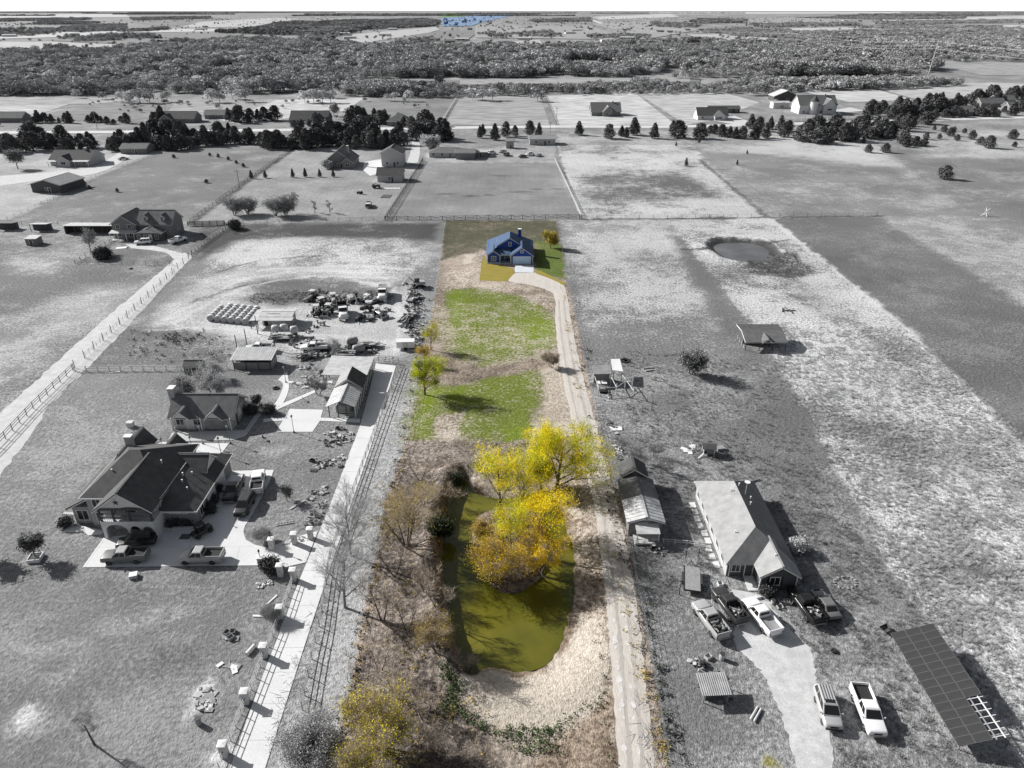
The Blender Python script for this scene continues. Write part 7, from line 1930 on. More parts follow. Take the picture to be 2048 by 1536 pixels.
wood([(1590,36),(1750,32),(1930,34),(1930,38),(1760,40)], 14, (1, 3, 1, 4, 1), 0.6, 0.9, 0.4)
wood([(30,50),(100,44),(200,44),(190,50)], 14, (2, 3, 0, 3, 2), 0.6, 0.9, 0.3)
for pts in ([(0,60),(120,58),(110,70),(0,74)], [(120,76),(300,70),(330,78),(150,86)], [(300,84),(480,78),(520,86),(330,94)], [(500,84),(660,74),(720,92),(560,98)], [(780,86),(870,80),(870,92),(780,98)], [(560,62),(700,64),(690,74),(580,74)], [(960,70),(1110,66),(1120,74),(980,78)], [(1180,74),(1300,70),(1290,80),(1190,84)], [(1060,40),(1180,36),(1180,44),(1070,46)], [(1300,44),(1400,50),(1380,58),(1310,54)], [(1500,48),(1700,46),(1720,52),(1520,56)], [(1750,44),(2048,40),(2048,46),(1760,50)], [(260,36),(420,33),(420,38),(270,42)], [(0,38),(180,36),(180,41),(0,44)]):
    wood(pts, 12, (3, 3, 1.2, 2, 3), 0.45, 1.0, 0.46)
for vv in (25.6, 27.0, 29.0, 32.0):     # thin tree belts towards the horizon
    for k in range(5):
        u0 = wrng.uniform(-400, 2300); w_ = wrng.uniform(120, 420)
        wood([(u0, vv), (u0+w_, vv-0.3), (u0+w_, vv+0.25), (u0, vv+0.5)], 45 if vv < 28 else 26, (1, 3, 0, 3, 1), 1.0, 1.6)
# scattered hedges and single trees over the far farmland
X = wrng.uniform(-2600, 2800, 9000); Y = np.exp(wrng.uniform(math.log(1380), math.log(7500), 9000))
m = (vnoise(X, Y*0.35, 75, 15)*0.6+vnoise(X, Y, 25, 19)*0.4 > 0.60)
wp.append(np.stack([X[m], Y[m], 0*X[m]], 1)); wk.append(wrng.choice([0, 1, 3, 3, 4], m.sum())); wsc.append(wrng.uniform(0.35, 0.85, m.sum()))
X = wrng.uniform(-330, -60, 160); Y = wrng.uniform(470, 640, 160)
m = vnoise(X, Y, 40, 16) > 0.55
wp.append(np.stack([X[m], Y[m], 0*X[m]], 1)); wk.append(wrng.choice([0, 1, 4], m.sum())); wsc.append(wrng.uniform(0.15, 0.35, m.sum()))

def scatter(name, label, pts, kinds, scales, sources, squash=0.85):
    me = bpy.data.meshes.new(name)
    n = len(pts)
    me.vertices.add(n); me.vertices.foreach_set('co', np.asarray(pts, np.float32).ravel())
    a = me.attributes.new('kind', 'INT', 'POINT'); a.data.foreach_set('value', np.asarray(kinds, np.int32))
    a = me.attributes.new('size', 'FLOAT_VECTOR', 'POINT'); s = np.stack([scales, scales, scales*squash], 1).astype(np.float32); a.data.foreach_set('vector', s.ravel())
    a = me.attributes.new('turn', 'FLOAT_VECTOR', 'POINT'); t = np.zeros((n, 3), np.float32); t[:, 2] = wrng.uniform(0, 6.28, n); a.data.foreach_set('vector', t.ravel())
    o = tag(new_obj(name, me), label, None, kind='stuff')
    ng = bpy.data.node_groups.new(name, 'GeometryNodeTree')
    ng.interface.new_socket('Geometry', in_out='INPUT', socket_type='NodeSocketGeometry')
    ng.interface.new_socket('Geometry', in_out='OUTPUT', socket_type='NodeSocketGeometry')
    N = ng.nodes; L = ng.links
    gi = N.new('NodeGroupInput'); go = N.new('NodeGroupOutput')
    jn = N.new('GeometryNodeJoinGeometry')
    def attr(nm, ty):
        q = N.new('GeometryNodeInputNamedAttribute'); q.data_type = ty; q.inputs['Name'].default_value = nm; return q.outputs['Attribute']
    ak, asz, at_ = attr('kind', 'INT'), attr('size', 'FLOAT_VECTOR'), attr('turn', 'FLOAT_VECTOR')
    for i, src in enumerate(sources):
        oi = N.new('GeometryNodeObjectInfo'); oi.inputs['Object'].default_value = src; oi.transform_space = 'ORIGINAL'
        cp = N.new('FunctionNodeCompare'); cp.data_type = 'INT'; cp.operation = 'EQUAL'
        L.new(ak, cp.inputs[2]); cp.inputs[3].default_value = i
        ip = N.new('GeometryNodeInstanceOnPoints')
        L.new(gi.outputs[0], ip.inputs['Points']); L.new(cp.outputs[0], ip.inputs['Selection']); L.new(oi.outputs['Geometry'], ip.inputs['Instance'])
        L.new(at_, ip.inputs['Rotation']); L.new(asz, ip.inputs['Scale'])
        L.new(ip.outputs[0], jn.inputs[0])
    L.new(jn.outputs[0], go.inputs[0])
    md = o.modifiers.new('scatter', 'NODES'); md.node_group = ng
    return o
P_ = np.vstack(wp); K_ = np.concatenate(wk); S_ = np.concatenate(wsc)
print('woodland trees', len(P_))
scatter('woodland', 'grey leafless woods filling the middle distance', P_, K_, S_, SRC)
# blue-tinted trees on the horizon spot
M('leaf_bluefar', (0.045, 0.11, 0.25), 0.9, 0.25, 0.3, island=0.35)
bt = wood_tree(9, 12, 11, 'leaf_bluefar')
for i in range(26):
    u, v = wrng.uniform(886, 935), wrng.uniform(38, 54)
    if i > 15: u, v = wrng.uniform(935, 990), wrng.uniform(32, 48)
    x, y = G(u, v); s = wrng.uniform(0.7, 1.3)
    o = new_obj('woodland_tree', bt); o.location = (x, y, 0); o.rotation_euler = (0, 0, i); o.scale = (s, s, s)
    tag(o, 'bluish tinted tree in the far coloured spot near the horizon', 'tree', 'blue tinted far trees')

# ---- weeds, brush and tall grass as stuff
def leafy_stuff(name, label, spots, mat, per, size, seed):
    r = np.random.default_rng(seed); cen = []
    for u, v, rad, n in spots:
        x, y, z = g3(u, v)
        for i in range(n):
            a = r.random()*6.283; q = rad*math.sqrt(r.random()); px, py = x+math.cos(a)*q, y+math.sin(a)*q
            cen.append((px, py, hz(px, py)+0.10+0.2*r.random()))
    v, f = leaf_cloud(cen, per, 0.14, size, seed)
    o = new_obj(name, np_mesh(name, v, f, mat)); return tag(o, label, None, kind='stuff')
sp = []
for t in np.linspace(0, 1, 16): sp.append((885+25*math.sin(t*3), 1330+90*t, 0.9, 9))
for t in np.linspace(0, 1, 12): sp.append((915+60*t, 1420+40*t, 0.7, 5))
for t in np.linspace(0, 1, 12): sp.append((1000+110*t, 1470-8*t, 0.9, 8))
for t in np.linspace(0, 1, 7): sp.append((1040+70*t, 1495, 0.9, 8))
for t in np.linspace(0, 1, 8): sp.append((1110+90*t, 1460-60*t, 0.7, 3))
for t in np.linspace(0, 1, 14): sp.append((1290+50*t, 1150+400*t, 0.45, 4))
for t in np.linspace(0, 1, 10): sp.append((1190+30*t, 1250+300*t, 0.6, 2))
for t in np.linspace(0, 1, 9): sp.append((1160+30*t, 1010+190*t, 1.0, 2))
leafy_stuff('weeds', 'low green weeds ringing the sandy end of the pond', sp, 'leaf_weed', 9, 0.10, 3)
sp = []
for t in wrng.random(60): sp.append((1128+212*t**1.35+wrng.uniform(-6, 4), 560+980*t, 0.8, 3))
for t in np.linspace(0, 1, 40): sp.append((868-190*t, 600+900*t, 0.8, 4))
for i in range(70): sp.append((random.uniform(760, 890), random.uniform(960, 1330), 0.8, 2))
for i in range(50): sp.append((random.uniform(740, 980), random.uniform(1380, 1540), 0.8, 2))
for i in range(40): sp.append((random.uniform(950, 1090), random.uniform(1030, 1175), 0.5, 3))
leafy_stuff('dry_weeds', 'dry brown weeds along the lot fences and banks', sp, 'leaf_dry', 8, 0.11, 4)
sp = []
for t in wrng.random(50): sp.append((1147+212*t**1.3+wrng.uniform(-3, 14), 600+930*t, 1.0, 3))
for t in np.linspace(0, 1, 40): sp.append((860-190*t, 600+900*t, 0.8, 3))
for i in range(60): sp.append((random.uniform(250, 460), random.uniform(662, 725), 0.8, 2))
for i in range(40): sp.append((random.uniform(500, 650), random.uniform(585, 610), 1.5, 4))
for i in range(25): sp.append((random.uniform(670, 770), random.uniform(585, 605), 1.5, 4))
for i in range(30): sp.append((random.uniform(818, 850), random.uniform(570, 700), 1.2, 4))
for i in range(40): sp.append((random.uniform(1500, 1600), random.uniform(505, 545), 1.5, 3))
for i in range(30): sp.append((random.uniform(450, 480), random.uniform(450, 470), 1.5, 2))
for i in range(20): sp.append((random.uniform(330, 410), random.uniform(664, 684), 1.0, 3))
leafy_stuff('scrub', 'low dark scrub and weeds in the neglected yards', sp, 'leaf_dark', 8, 0.15, 5)
def brush_stuff(name, label, spots, mat, seed, ln=1.2, rad=0.02):
    r = random.Random(seed); b = MB()
    for u, v, rr, n in spots:
        x, y, z = g3(u, v)
        for i in range(n):
            a = r.uniform(0, 6.28); q = rr*math.sqrt(r.random()); px, py = x+math.cos(a)*q, y+math.sin(a)*q
            pz = hz(px, py)+r.uniform(0, 0.35); d = r.uniform(0, 6.28); l = ln*r.uniform(0.4, 1.2)
            b.tube((px, py, pz), (px+math.cos(d)*l, py+math.sin(d)*l, pz+r.uniform(-0.1, 0.7)*l*0.6), rad*r.uniform(0.6, 1.6), rad*0.5, 3, False)
    return tag(b.build(name, mat), label, None, kind='stuff')
sp = [(random.uniform(860, 1060), random.uniform(885, 945), 1.0, 14) for i in range(70)] + [(random.uniform(760, 880), random.uniform(980, 1330), 1.0, 7) for i in range(80)] + [(random.uniform(730, 960), random.uniform(1380, 1540), 1.0, 6) for i in range(60)] + [(random.uniform(955, 1085), random.uniform(1030, 1175), 0.8, 10) for i in range(40)] + [(random.uniform(850, 960), random.uniform(715, 770), 1.0, 8) for i in range(26)]
brush_stuff('brush', 'tangled brown brush on the dam and the pond banks', sp, 'twig_brown', 9)
sp = [(random.uniform(600, 760), random.uniform(985, 1420), 0.9, 4) for i in range(40) if True]
sp = [(u, v, r_, n) for (u, v, r_, n) in [(720+random.uniform(-30, 40), 1000+random.uniform(0, 40), 1, 8) for i in range(6)] + [(700-170*t+random.uniform(0, 40), 1000+480*t, 1.0, 8) for t in np.linspace(0.1, 1, 30)]]
brush_stuff('brush', 'pale dead brush along the rail fence beside the drive', sp, 'twig_grey', 10)
sp = [(1235+random.uniform(0, 70), 870+random.uniform(0, 80), 1.0, 10) for i in range(14)] + [(1270+random.uniform(0, 60), 1130+random.uniform(0, 400), 0.8, 5) for i in range(40)]
sp += [(random.uniform(540, 650), random.uniform(580, 604), 2.0, 18) for i in range(30)] + [(random.uniform(690, 770), random.uniform(580, 602), 1.8, 16) for i in range(20)] + [(random.uniform(818, 848), random.uniform(575, 700), 1.3, 12) for i in range(26)] + [(random.uniform(330, 400), random.uniform(664, 690), 1.0, 12) for i in range(10)] + [(random.uniform(600, 690), random.uniform(725, 760), 1.0, 8) for i in range(12)]
brush_stuff('brush', 'dark dead brush behind the cabin and the right fence', sp, 'twig_dark', 12)

# tall dead grass of the pale meadow: tufts scattered as one mass, repeated from one visible clump
def tuft_mesh(seed, mat):
    r = np.random.default_rng(seed); vs = []; fs = []
    for i in range(26):
        a = r.random()*6.283; q = 0.22*math.sqrt(r.random()); x, y = math.cos(a)*q, math.sin(a)*q
        d = r.random()*6.283; l = r.uniform(0.18, 0.42); w = 0.022
        ex, ey = math.cos(d)*l*0.7, math.sin(d)*l*0.7
        b = len(vs)
        vs += [(x-w*math.sin(d), y+w*math.cos(d), -0.02), (x+w*math.sin(d), y-w*math.cos(d), -0.02), (x+ex, y+ey, l)]
        fs.append((b, b+1, b+2))
    return np_mesh('grass_tuft', np.array(vs), np.array(fs), mat)
M('grass_pale', 0.50, 0.9, 0.15, 0.4, island=0.25, transl=0.2)
M('grass_mid', 0.28, 0.9, 0.15, 0.4, island=0.25, transl=0.2)
tsrc = []
for k, (mt, lab, u, v) in enumerate((('grass_pale', 'pale dead grass clump at the meadow edge near the solar array', 1900, 1262), ('grass_mid', 'grey grass clump on the rough ground by the solar array', 1800, 1300))):
    x, y = G(u, v); o = new_obj('grass_tuft', tuft_mesh(k+3, mt)); o.location = (x, y, 0); tsrc.append(tag(o, lab, 'grass'))
def grass_points(pts, spacing, seed, ymax, thr):
    poly = poly_px(pts); r = np.random.default_rng(seed)
    x0, y0 = poly.min(0); x1, y1 = poly.max(0); y1 = min(y1, ymax)
    n = int((x1-x0)*(y1-y0)/spacing**2)
    X = r.uniform(x0, x1, n); Y = r.uniform(y0, y1, n)
    m = pip(X, Y, poly) & (0.6*vnoise(X, Y, 1.6, 21)+0.4*vnoise(X, Y, 5, 22) > thr) & (r.random(n) < np.clip(75/np.maximum(Y, 1), 0, 1))
    return X[m], Y[m]
X1, Y1 = grass_points([(1420,560),(1640,545),(1800,650),(2100,920),(2100,1560),(2060,1560),(1850,1240),(1700,980),(1560,720)], 0.42, 1, 150, 0.42)
X2, Y2 = grass_points([(1300,900),(1560,900),(1700,1050),(1850,1240),(2040,1560),(1680,1560),(1640,1330),(1540,1200),(1330,1160)], 0.55, 2, 110, 0.45)
X3, Y3 = grass_points([(1240,700),(1560,720),(1700,980),(1560,940),(1380,950),(1260,880)], 0.7, 3, 140, 0.45)
tp = np.concatenate([np.stack([X1, Y1, 0*X1], 1), np.stack([X2, Y2, 0*X2], 1), np.stack([X3, Y3, 0*X3], 1)])
tk = np.concatenate([np.zeros(len(X1)), np.ones(len(X2)), np.ones(len(X3))])
bad = np.zeros(len(tp), bool)
for (a_, b_, c_, d_) in ((27, 37, 66, 88), (15, 22, 75, 92), (43.5, 48.6, 44.5, 60)):
    bad |= (tp[:, 0] > a_) & (tp[:, 0] < b_) & (tp[:, 1] > c_) & (tp[:, 1] < d_)
bad |= pip(tp[:, 0], tp[:, 1], poly_px([(1462,1178),(1470,1290),(1520,1340),(1600,1560),(1672,1560),(1650,1430),(1632,1370),(1620,1300),(1535,1192)]))
tp, tk = tp[~bad], tk[~bad]
print('tufts', len(tp))
scatter('meadow_grass', 'tall pale dead grass covering the right-hand meadow', tp, tk, wrng.uniform(0.6, 1.4, len(tp)), tsrc, 0.9)
# ================================================================ FENCES, POSTS, POLES
def walk(pts, spacing):
    """points every `spacing` along a surveyed polyline"""
    w = [G(*p) for p in pts]; out = []; carry = 0.0
    for (ax, ay), (bx, by) in zip(w[:-1], w[1:]):
        d = math.hypot(bx-ax, by-ay); t = carry
        while t < d:
            out.append((ax+(bx-ax)*t/d, ay+(by-ay)*t/d, math.atan2(by-ay, bx-ax))); t += spacing
        carry = t-d
    out.append((w[-1][0], w[-1][1], out[-1][2]))
    return out

POSTS = {}
def post_mesh(h_, r, mat, square):
    k = (h_, r, mat, square)
    if k not in POSTS:
        b = MB()
        if square: b.box(-r, r, -r, r, -0.2, h_)
        else: b.tube((0, 0, -0.2), (0, 0, h_), r, r*0.9, 6)
        POSTS[k] = b.mesh('post', mat)
    return POSTS[k]

def fence(name, label, pts, spacing=3.0, ph=1.25, pr=0.05, pmat='wood_weathered', rails=(), rmat=None, rr=0.035, square=False, brace=None, jit=0.0, every=None, picket=None):
    w = walk(pts, spacing)
    z0 = [hz(x, y) for x, y, a in w]
    o = thing(name, label, 'fence', (w[0][0], w[0][1], 0))
    ox, oy = w[0][0], w[0][1]
    rj = random.Random(len(pts)*7+int(abs(ox)*10))
    for i, (x, y, a) in enumerate(w):
        if every and i % every: continue
        p = inst('post', post_mesh(ph, pr, pmat, square), o, (x-ox, y-oy, z0[i]), a)
        if jit: p.rotation_euler = (rj.uniform(-jit, jit), rj.uniform(-jit, jit), a)
    for z in rails:
        b = MB()
        for i in range(len(w)-1):
            b.tube((w[i][0]-ox, w[i][1]-oy, z+z0[i]), (w[i+1][0]-ox, w[i+1][1]-oy, z+z0[i+1]), rr, n=4)
        b.build('rail' if rr > 0.02 else 'wire', rmat or pmat, o)
    if brace:
        for i in range(len(w)-1):
            part('brace', brace, o, lambda b: (b.tube((w[i][0]-ox, w[i][1]-oy, 0.15), (w[i+1][0]-ox, w[i+1][1]-oy, ph-0.1), 0.055, n=4), b.tube((w[i][0]-ox, w[i][1]-oy, ph-0.1), (w[i+1][0]-ox, w[i+1][1]-oy, 0.15), 0.055, n=4)))
    return o

fence('wire_fence', 'pale wire fence along the left side of the coloured lot', [(891,441),(872,580),(842,735),(812,880),(770,1000),(735,1180),(695,1400),(662,1560)], 3.0, 1.3, 0.035, 'wire_blue', (0.4, 0.8, 1.2), 'wire_blue', 0.012)
fence('wire_fence', 'wire fence along the right side of the gravel drive', [(1113,441),(1131,545),(1160,680),(1195,850),(1240,1000),(1290,1250),(1344,1560)], 3.0, 1.3, 0.04, 'wood_weathered', (0.4, 0.8, 1.2), 'wire', 0.012)
fence('board_fence', 'dark cross-braced timber fence along the back of the lot', [(770,441),(890,440),(1112,437),(1162,437)], 4.0, 1.5, 0.09, 'wood_dark', (0.3, 0.85, 1.4), 'wood_dark', 0.06, True, 'wood_dark')
fence('board_fence', 'dark cross-braced timber fence beside the mown paddock', [(771,440),(815,372),(846,322)], 4.0, 1.6, 0.10, 'wood_dark', (0.3, 1.5), 'wood_dark', 0.07, True, 'wood_dark')
fence('rail_fence', 'white rail fence on the right of the mown paddock', [(1110,322),(1135,375),(1163,437)], 3.0, 1.3, 0.09, 'white_paint_rail', (0.4, 0.8, 1.2), 'white_paint_rail', 0.06, True)
fence('pipe_fence', 'grey three-rail pipe fence beside the concrete drive', [(800,734),(775,800),(745,880),(702,1000),(660,1120),(640,1250),(622,1330),(605,1420)], 2.4, 1.35, 0.06, 'wood_weathered', (0.45, 0.85, 1.28), 'wood_weathered', 0.045)
fence('pipe_fence', 'dark timber fence beside the dirt track at the left edge', [(-140,1030),(0,890),(70,815),(148,740)], 2.6, 1.5, 0.07, 'wood_dark', (0.5, 1.0, 1.4), 'wood_dark', 0.05, jit=0.03)
fence('wire_fence', 'wire fence with tall dark posts along the dirt track', [(150,736),(240,650),(330,563),(384,512)], 4.5, 1.9, 0.08, 'wood_dark', (0.4, 0.8, 1.2), 'wire', 0.015, jit=0.04)
fence('wire_fence', 'short mesh fence posts between the tall track posts', [(172,715),(262,628),(350,546)], 1.8, 1.2, 0.035, 'wood_dark', (0.6, 1.1), 'wire', 0.012)
fence('rail_fence', 'white rail fence across the lawn behind the garden shed', [(150,743),(250,742),(362,741)], 2.3, 1.25, 0.07, 'white_paint_rail', (0.4, 0.8, 1.15), 'white_paint_rail', 0.04, True)
fence('rail_fence', 'short white rail fence right of the garden shed', [(412,741),(455,738)], 2.3, 1.25, 0.07, 'white_paint_rail', (0.4, 0.8, 1.15), 'white_paint_rail', 0.04, True)
fence('wire_fence', 'low fence across the front of the farmhouse yard', [(150,527),(250,529),(345,530)], 3.5, 1.1, 0.06, 'wood_dark', (0.4, 0.75, 1.05), 'wood_dark', 0.03)
fence('rail_fence', 'pale rail fence on the left of the farmhouse yard', [(150,527),(200,497),(238,474)], 3.0, 1.2, 0.08, 'wood_pale', (0.4, 0.8, 1.15), 'wood_pale', 0.05, True)
fence('rail_fence', 'pale rail fence on the right of the farmhouse yard', [(378,512),(420,480),(462,452)], 2.4, 1.3, 0.08, 'wood_pale', (0.4, 0.8, 1.2), 'wood_pale', 0.05, True)
fence('board_fence', 'dark board fence between the farmhouse and its gate', [(376,452),(450,450)], 2.4, 1.6, 0.08, 'wood_dark', (0.3, 0.6, 0.9, 1.2, 1.5), 'wood_dark', 0.11, True)
fence('wire_fence', 'thin fence along the upper edge of the dark dirt yard', [(462,450),(600,445),(770,441)], 4.0, 1.4, 0.06, 'wood_dark', (0.5, 1.0, 1.35), 'wood_dark', 0.03)
fence('wire_fence', 'thin fence behind the low open barns', [(-100,452),(100,450),(232,449)], 4.0, 1.3, 0.06, 'wood_dark', (0.5, 1.0), 'wood_dark', 0.03)
fence('wire_fence', 'overgrown fence climbing between the left pasture and mown yard', [(380,446),(480,372),(588,297)], 4.0, 1.4, 0.07, 'wood_dark', (0.5, 1.0, 1.35), 'wood_dark', 0.04)
fence('wire_fence', 'fence along the dry track left of the pasture', [(0,447),(120,392),(200,350),(330,305)], 4.5, 1.3, 0.06, 'wood_weathered', (0.5, 1.1), 'wood_weathered', 0.025)
fence('wire_fence', 'long thin fence across the back of the right pastures', [(1165,438),(1535,434),(1755,432)], 5.0, 1.3, 0.07, 'wood_dark', (0.5, 1.1), 'wood_dark', 0.03)
fence('wire_fence', 'wire fence between grey pasture and pale meadow', [(1335,441),(1430,560),(1560,720),(1700,980),(1850,1240),(2060,1570)], 5.0, 1.2, 0.04, 'wood_dark', (0.5, 1.0), 'wire', 0.012)
fence('wire_fence', 'wire fence between the pale meadow and the dark mown field', [(1545,437),(1800,645),(2048,893),(2200,1040)], 5.0, 1.2, 0.04, 'wood_weathered', (0.5, 1.0), 'wire', 0.012)
fence('rail_fence', 'pale ranch fence in front of the turreted house', [(1565,244),(1620,241),(1700,238)], 5.0, 1.8, 0.18, 'wood_pale', (0.7, 1.5), 'wood_pale', 0.12, True)
fence('wire_fence', 'fence between the far pale fields left of the lone house', [(1090,192),(1112,250)], 10, 1.6, 0.15, 'wood_dark', (0.8, 1.4), 'wood_dark', 0.10)
fence('wire_fence', 'pale fence right of the far dark paddock', [(912,199),(880,250)], 10, 1.6, 0.18, 'white_paint_rail', (0.8, 1.4), 'white_paint_rail', 0.12)
fence('rail_fence', 'clipped rail fence across the far mown yard', [(496,362),(580,360),(690,358)], 6, 1.2, 0.08, 'wood_pale', (0.6, 1.1), 'wood_pale', 0.05)
x0, y0 = G(757, 724)
fence('pipe_gate', 'steel pipe gate across the top of the concrete drive', [(742,724),(757,724),(775,725),(798,728)], 1.6, 1.5, 0.05, 'steel_dark', (0.3, 0.7, 1.1, 1.45), 'steel_dark', 0.035)

# stone gate pillars and the rails between them
pil = MB(); pil.box(-0.33, 0.33, -0.33, 0.33, -0.1, 1.75)
pcap = MB(); pcap.add([(-0.42,-0.42,1.752),(0.42,-0.42,1.752),(0.42,0.42,1.752),(-0.42,0.42,1.752),(-0.42,-0.42,1.84),(0.42,-0.42,1.84),(0.42,0.42,1.84),(-0.42,0.42,1.84),(0,0,1.93)], [(3,2,1,0),(0,1,5,4),(1,2,6,5),(2,3,7,6),(3,0,4,7),(4,5,8),(5,6,8),(6,7,8),(7,4,8)])
psl = MB(); psl.box(-0.08, 0.08, -0.345, -0.32, 0.9, 1.0)
pil_me, pcap_me, psl_me = pil.mesh('shaft', 'stone_pale'), pcap.mesh('cap', 'white_trim'), psl.mesh('slot', 'dark_open')
PL = [(545,1098,'upper gate pillar left of the two small ones'),(590,1087,'middle pillar of the upper gate group'),(622,1077,'rightmost pillar of the upper gate group'),(524,1135,'pillar with a dark lamp post left of the drive mouth'),(562,1151,'lower gate pillar beside the dark spiky bush'),(588,1160,'gate pillar at the top of the lower rail fence'),(562,1235,'first pillar down the lower rail fence'),(530,1313,'second pillar down the lower rail fence'),(493,1405,'third pillar down the lower rail fence'),(450,1511,'last pillar down the rail fence near the bottom edge')]
for u, v, lab in PL:
    x, y = G(u, v); o = thing('stone_pillar', 'pale stone ' + lab, 'pillar', (x, y, 0.0), 0.06)
    inst('shaft', pil_me, o, (0, 0, 0)); inst('cap', pcap_me, o, (0, 0, 0)); inst('slot', psl_me, o, (0, 0, 0))
for (a_, b_), lab in zip((((588,1160),(562,1235)), ((562,1235),(530,1313)), ((530,1313),(493,1405)), ((493,1405),(450,1511)), ((450,1511),(420,1590))), ('topmost', 'second', 'third', 'fourth', 'lowest')):
    fence('rail_fence', 'pale three-rail fence bay, %s along the left of the drive' % lab, [a_, b_], 1.5, 1.2, 0.05, 'wood_pale', (0.4, 0.78, 1.15), 'wood_pale', 0.035)
for (u, v) in ((524,1135), (545,1098)):
    x, y = G(u, v); o = thing('post_lamp', 'short dark lamp standing on a gate pillar %s' % ('left of the drive mouth' if u == 524 else 'by the kerbed lawn'), 'lamp', (x, y, 1.93))
    part('pole', 'steel_dark', o, lambda b: b.tube((0, 0, 0), (0, 0, 0.7), 0.05)); part('lantern', 'steel_dark', o, lambda b: b.lathe([(0.08, 0.7), (0.14, 0.78), (0.12, 1.05), (0.02, 1.15)], n=8))

# lamp posts on the terrace
lp = MB(); lp.tube((0, 0, 0), (0, 0, 3.0), 0.055, 0.045, 8); lb = MB(); lb.lathe([(0.16, 0), (0.14, 0.25), (0.06, 0.3)], n=10)
lh = MB(); lh.lathe([(0.04, 3.0), (0.16, 3.05), (0.19, 3.12), (0.17, 3.38), (0.20, 3.40), (0.03, 3.52)], n=8)
lp_me, lb_me, lh_me = lp.mesh('pole', 'metal_mid'), lb.mesh('base', 'steel_dark'), lh.mesh('lantern', 'metal_mid')
for u, v, lab in ((360,890,'left lamp post at the front of the guest house'),(406,888,'middle lamp post at the front of the guest house'),(461,887,'right lamp post at the front of the guest house'),(387,908,'left lamp post on the terrace edge'),(443,910,'right lamp post on the terrace edge'),(450,942,'lamp post at the corner of the large house roof'),(588,865,'lamp post at the corner of the white court'),(330,912,'lamp post half hidden behind the large house roof'),(572,765,'small lamp post at the curved path')):
    x, y = G(u, v); o = thing('lamp_post', lab, 'lamp post', (x, y, 0.05))
    inst('pole', lp_me, o, (0, 0, 0)); inst('base', lb_me, o, (0, 0, 0)); inst('lantern', lh_me, o, (0, 0, 0))

# utility poles and lines
def upole(u, v, h_, label, r=0.16, arm=True, lean=0.0, mat='wood_weathered'):
    x, y = G(u, v); o = thing('utility_pole', label, 'pole', (x, y, 0)); o.rotation_euler = (0, lean, 0)
    part('pole', mat, o, lambda b: b.tube((0, 0, -0.3), (0, 0, h_), r, r*0.7, 8))
    if arm:
        part('crossarm', mat, o, lambda b: b.box(-1.2, 1.2, -0.08, 0.08, h_-0.9, h_-0.7))
        for dx in (-1.0, 0, 1.0): part('insulator', 'white_trim', o, lambda b: b.lathe([(0.06, 0), (0.08, 0.1), (0.03, 0.2)], (dx, 0, h_-0.69), 6))
    return x, y
for u, v, h_, lab in ((1113,251,11,'utility pole beside the fence at the far road'),(1562,238,11,'utility pole in front of the white walled sheds'),(1787,232,11,'utility pole above the juniper clump at right'),(195,258,10,'utility pole beyond the road at left'),(1100,276,9,'utility pole at the pale flat roofed building'),(480,378,8,'thin pole beside the overgrown fence')):
    upole(u, v, h_, lab)
poles = []
for u, v, h_, lab in ((1856,152,36,'tall leaning steel transmission pole in the right-hand woods'),(1586,120,36,'tall steel transmission pole standing in the far woods')):
    x, y = upole(u, v, h_, lab, 0.55, False, 0.06 if u > 1700 else 0.0, 'metal_pale'); poles.append((x+(2 if u > 1700 else 0), y, h_))
(xa, ya, ha), (xb, yb, hb) = poles
dx, dy = xb-xa, yb-ya
ends = [(xa-dx*1.6, ya-dy*1.6, 36), (xa, ya, 36), (xb, yb, 36), (xb+dx*3.2, yb+dy*3.2, 36)]
for k, (off, dz) in enumerate(((-2.5, -1.5), (2.5, -5), (-2.5, -8.5))):
    o = thing('power_line', ['topmost', 'middle', 'lowest'][k] + ' power line strung over the right-hand woods', 'cable', (ends[0][0], ends[0][1], 0))
    for i in range(3):
        b = MB(); prev = None
        for s_ in range(13):
            t = s_/12; p = [ends[i][c]+(ends[i+1][c]-ends[i][c])*t for c in range(3)]
            p[2] += dz-9*4*t*(1-t)*0.5; p[0] += off
            q = (p[0]-ends[0][0], p[1]-ends[0][1], p[2])
            if prev: b.tube(prev, q, 0.11, n=4, caps=False)
            prev = q
        b.build('span', 'metal_pale', o)
# tall posts by the workshop
for u, v, h_, lab in ((496,700,5.0,'tall dark post behind the workshop roof'),(475,700,3.6,'shorter dark post at the workshop corner'),(516,668,4.5,'dark post left of the three tanks'),(551,700,3.0,'dark post at the right end of the workshop')):
    upole(u, v, h_, lab, 0.12, False, 0, 'wood_dark')

# ================================================================ YARD THINGS
x, y = G(72, 1118)
o = thing('planter', 'white square planter under the small round evergreen', 'planter', (x, y, 0), 0.15)
for c, s_ in (((0, -0.75, 0.25), (1.6, 0.1, 0.5)), ((0, 0.75, 0.25), (1.6, 0.1, 0.5)), ((-0.75, 0, 0.25), (0.1, 1.4, 0.5)), ((0.75, 0, 0.25), (0.1, 1.4, 0.5))):
    part('side', 'white_trim', o, lambda b: b.obox(c, s_))
part('soil', 'wood_dark', o, lambda b: b.box(-0.7, 0.7, -0.7, 0.7, 0.0, 0.4))

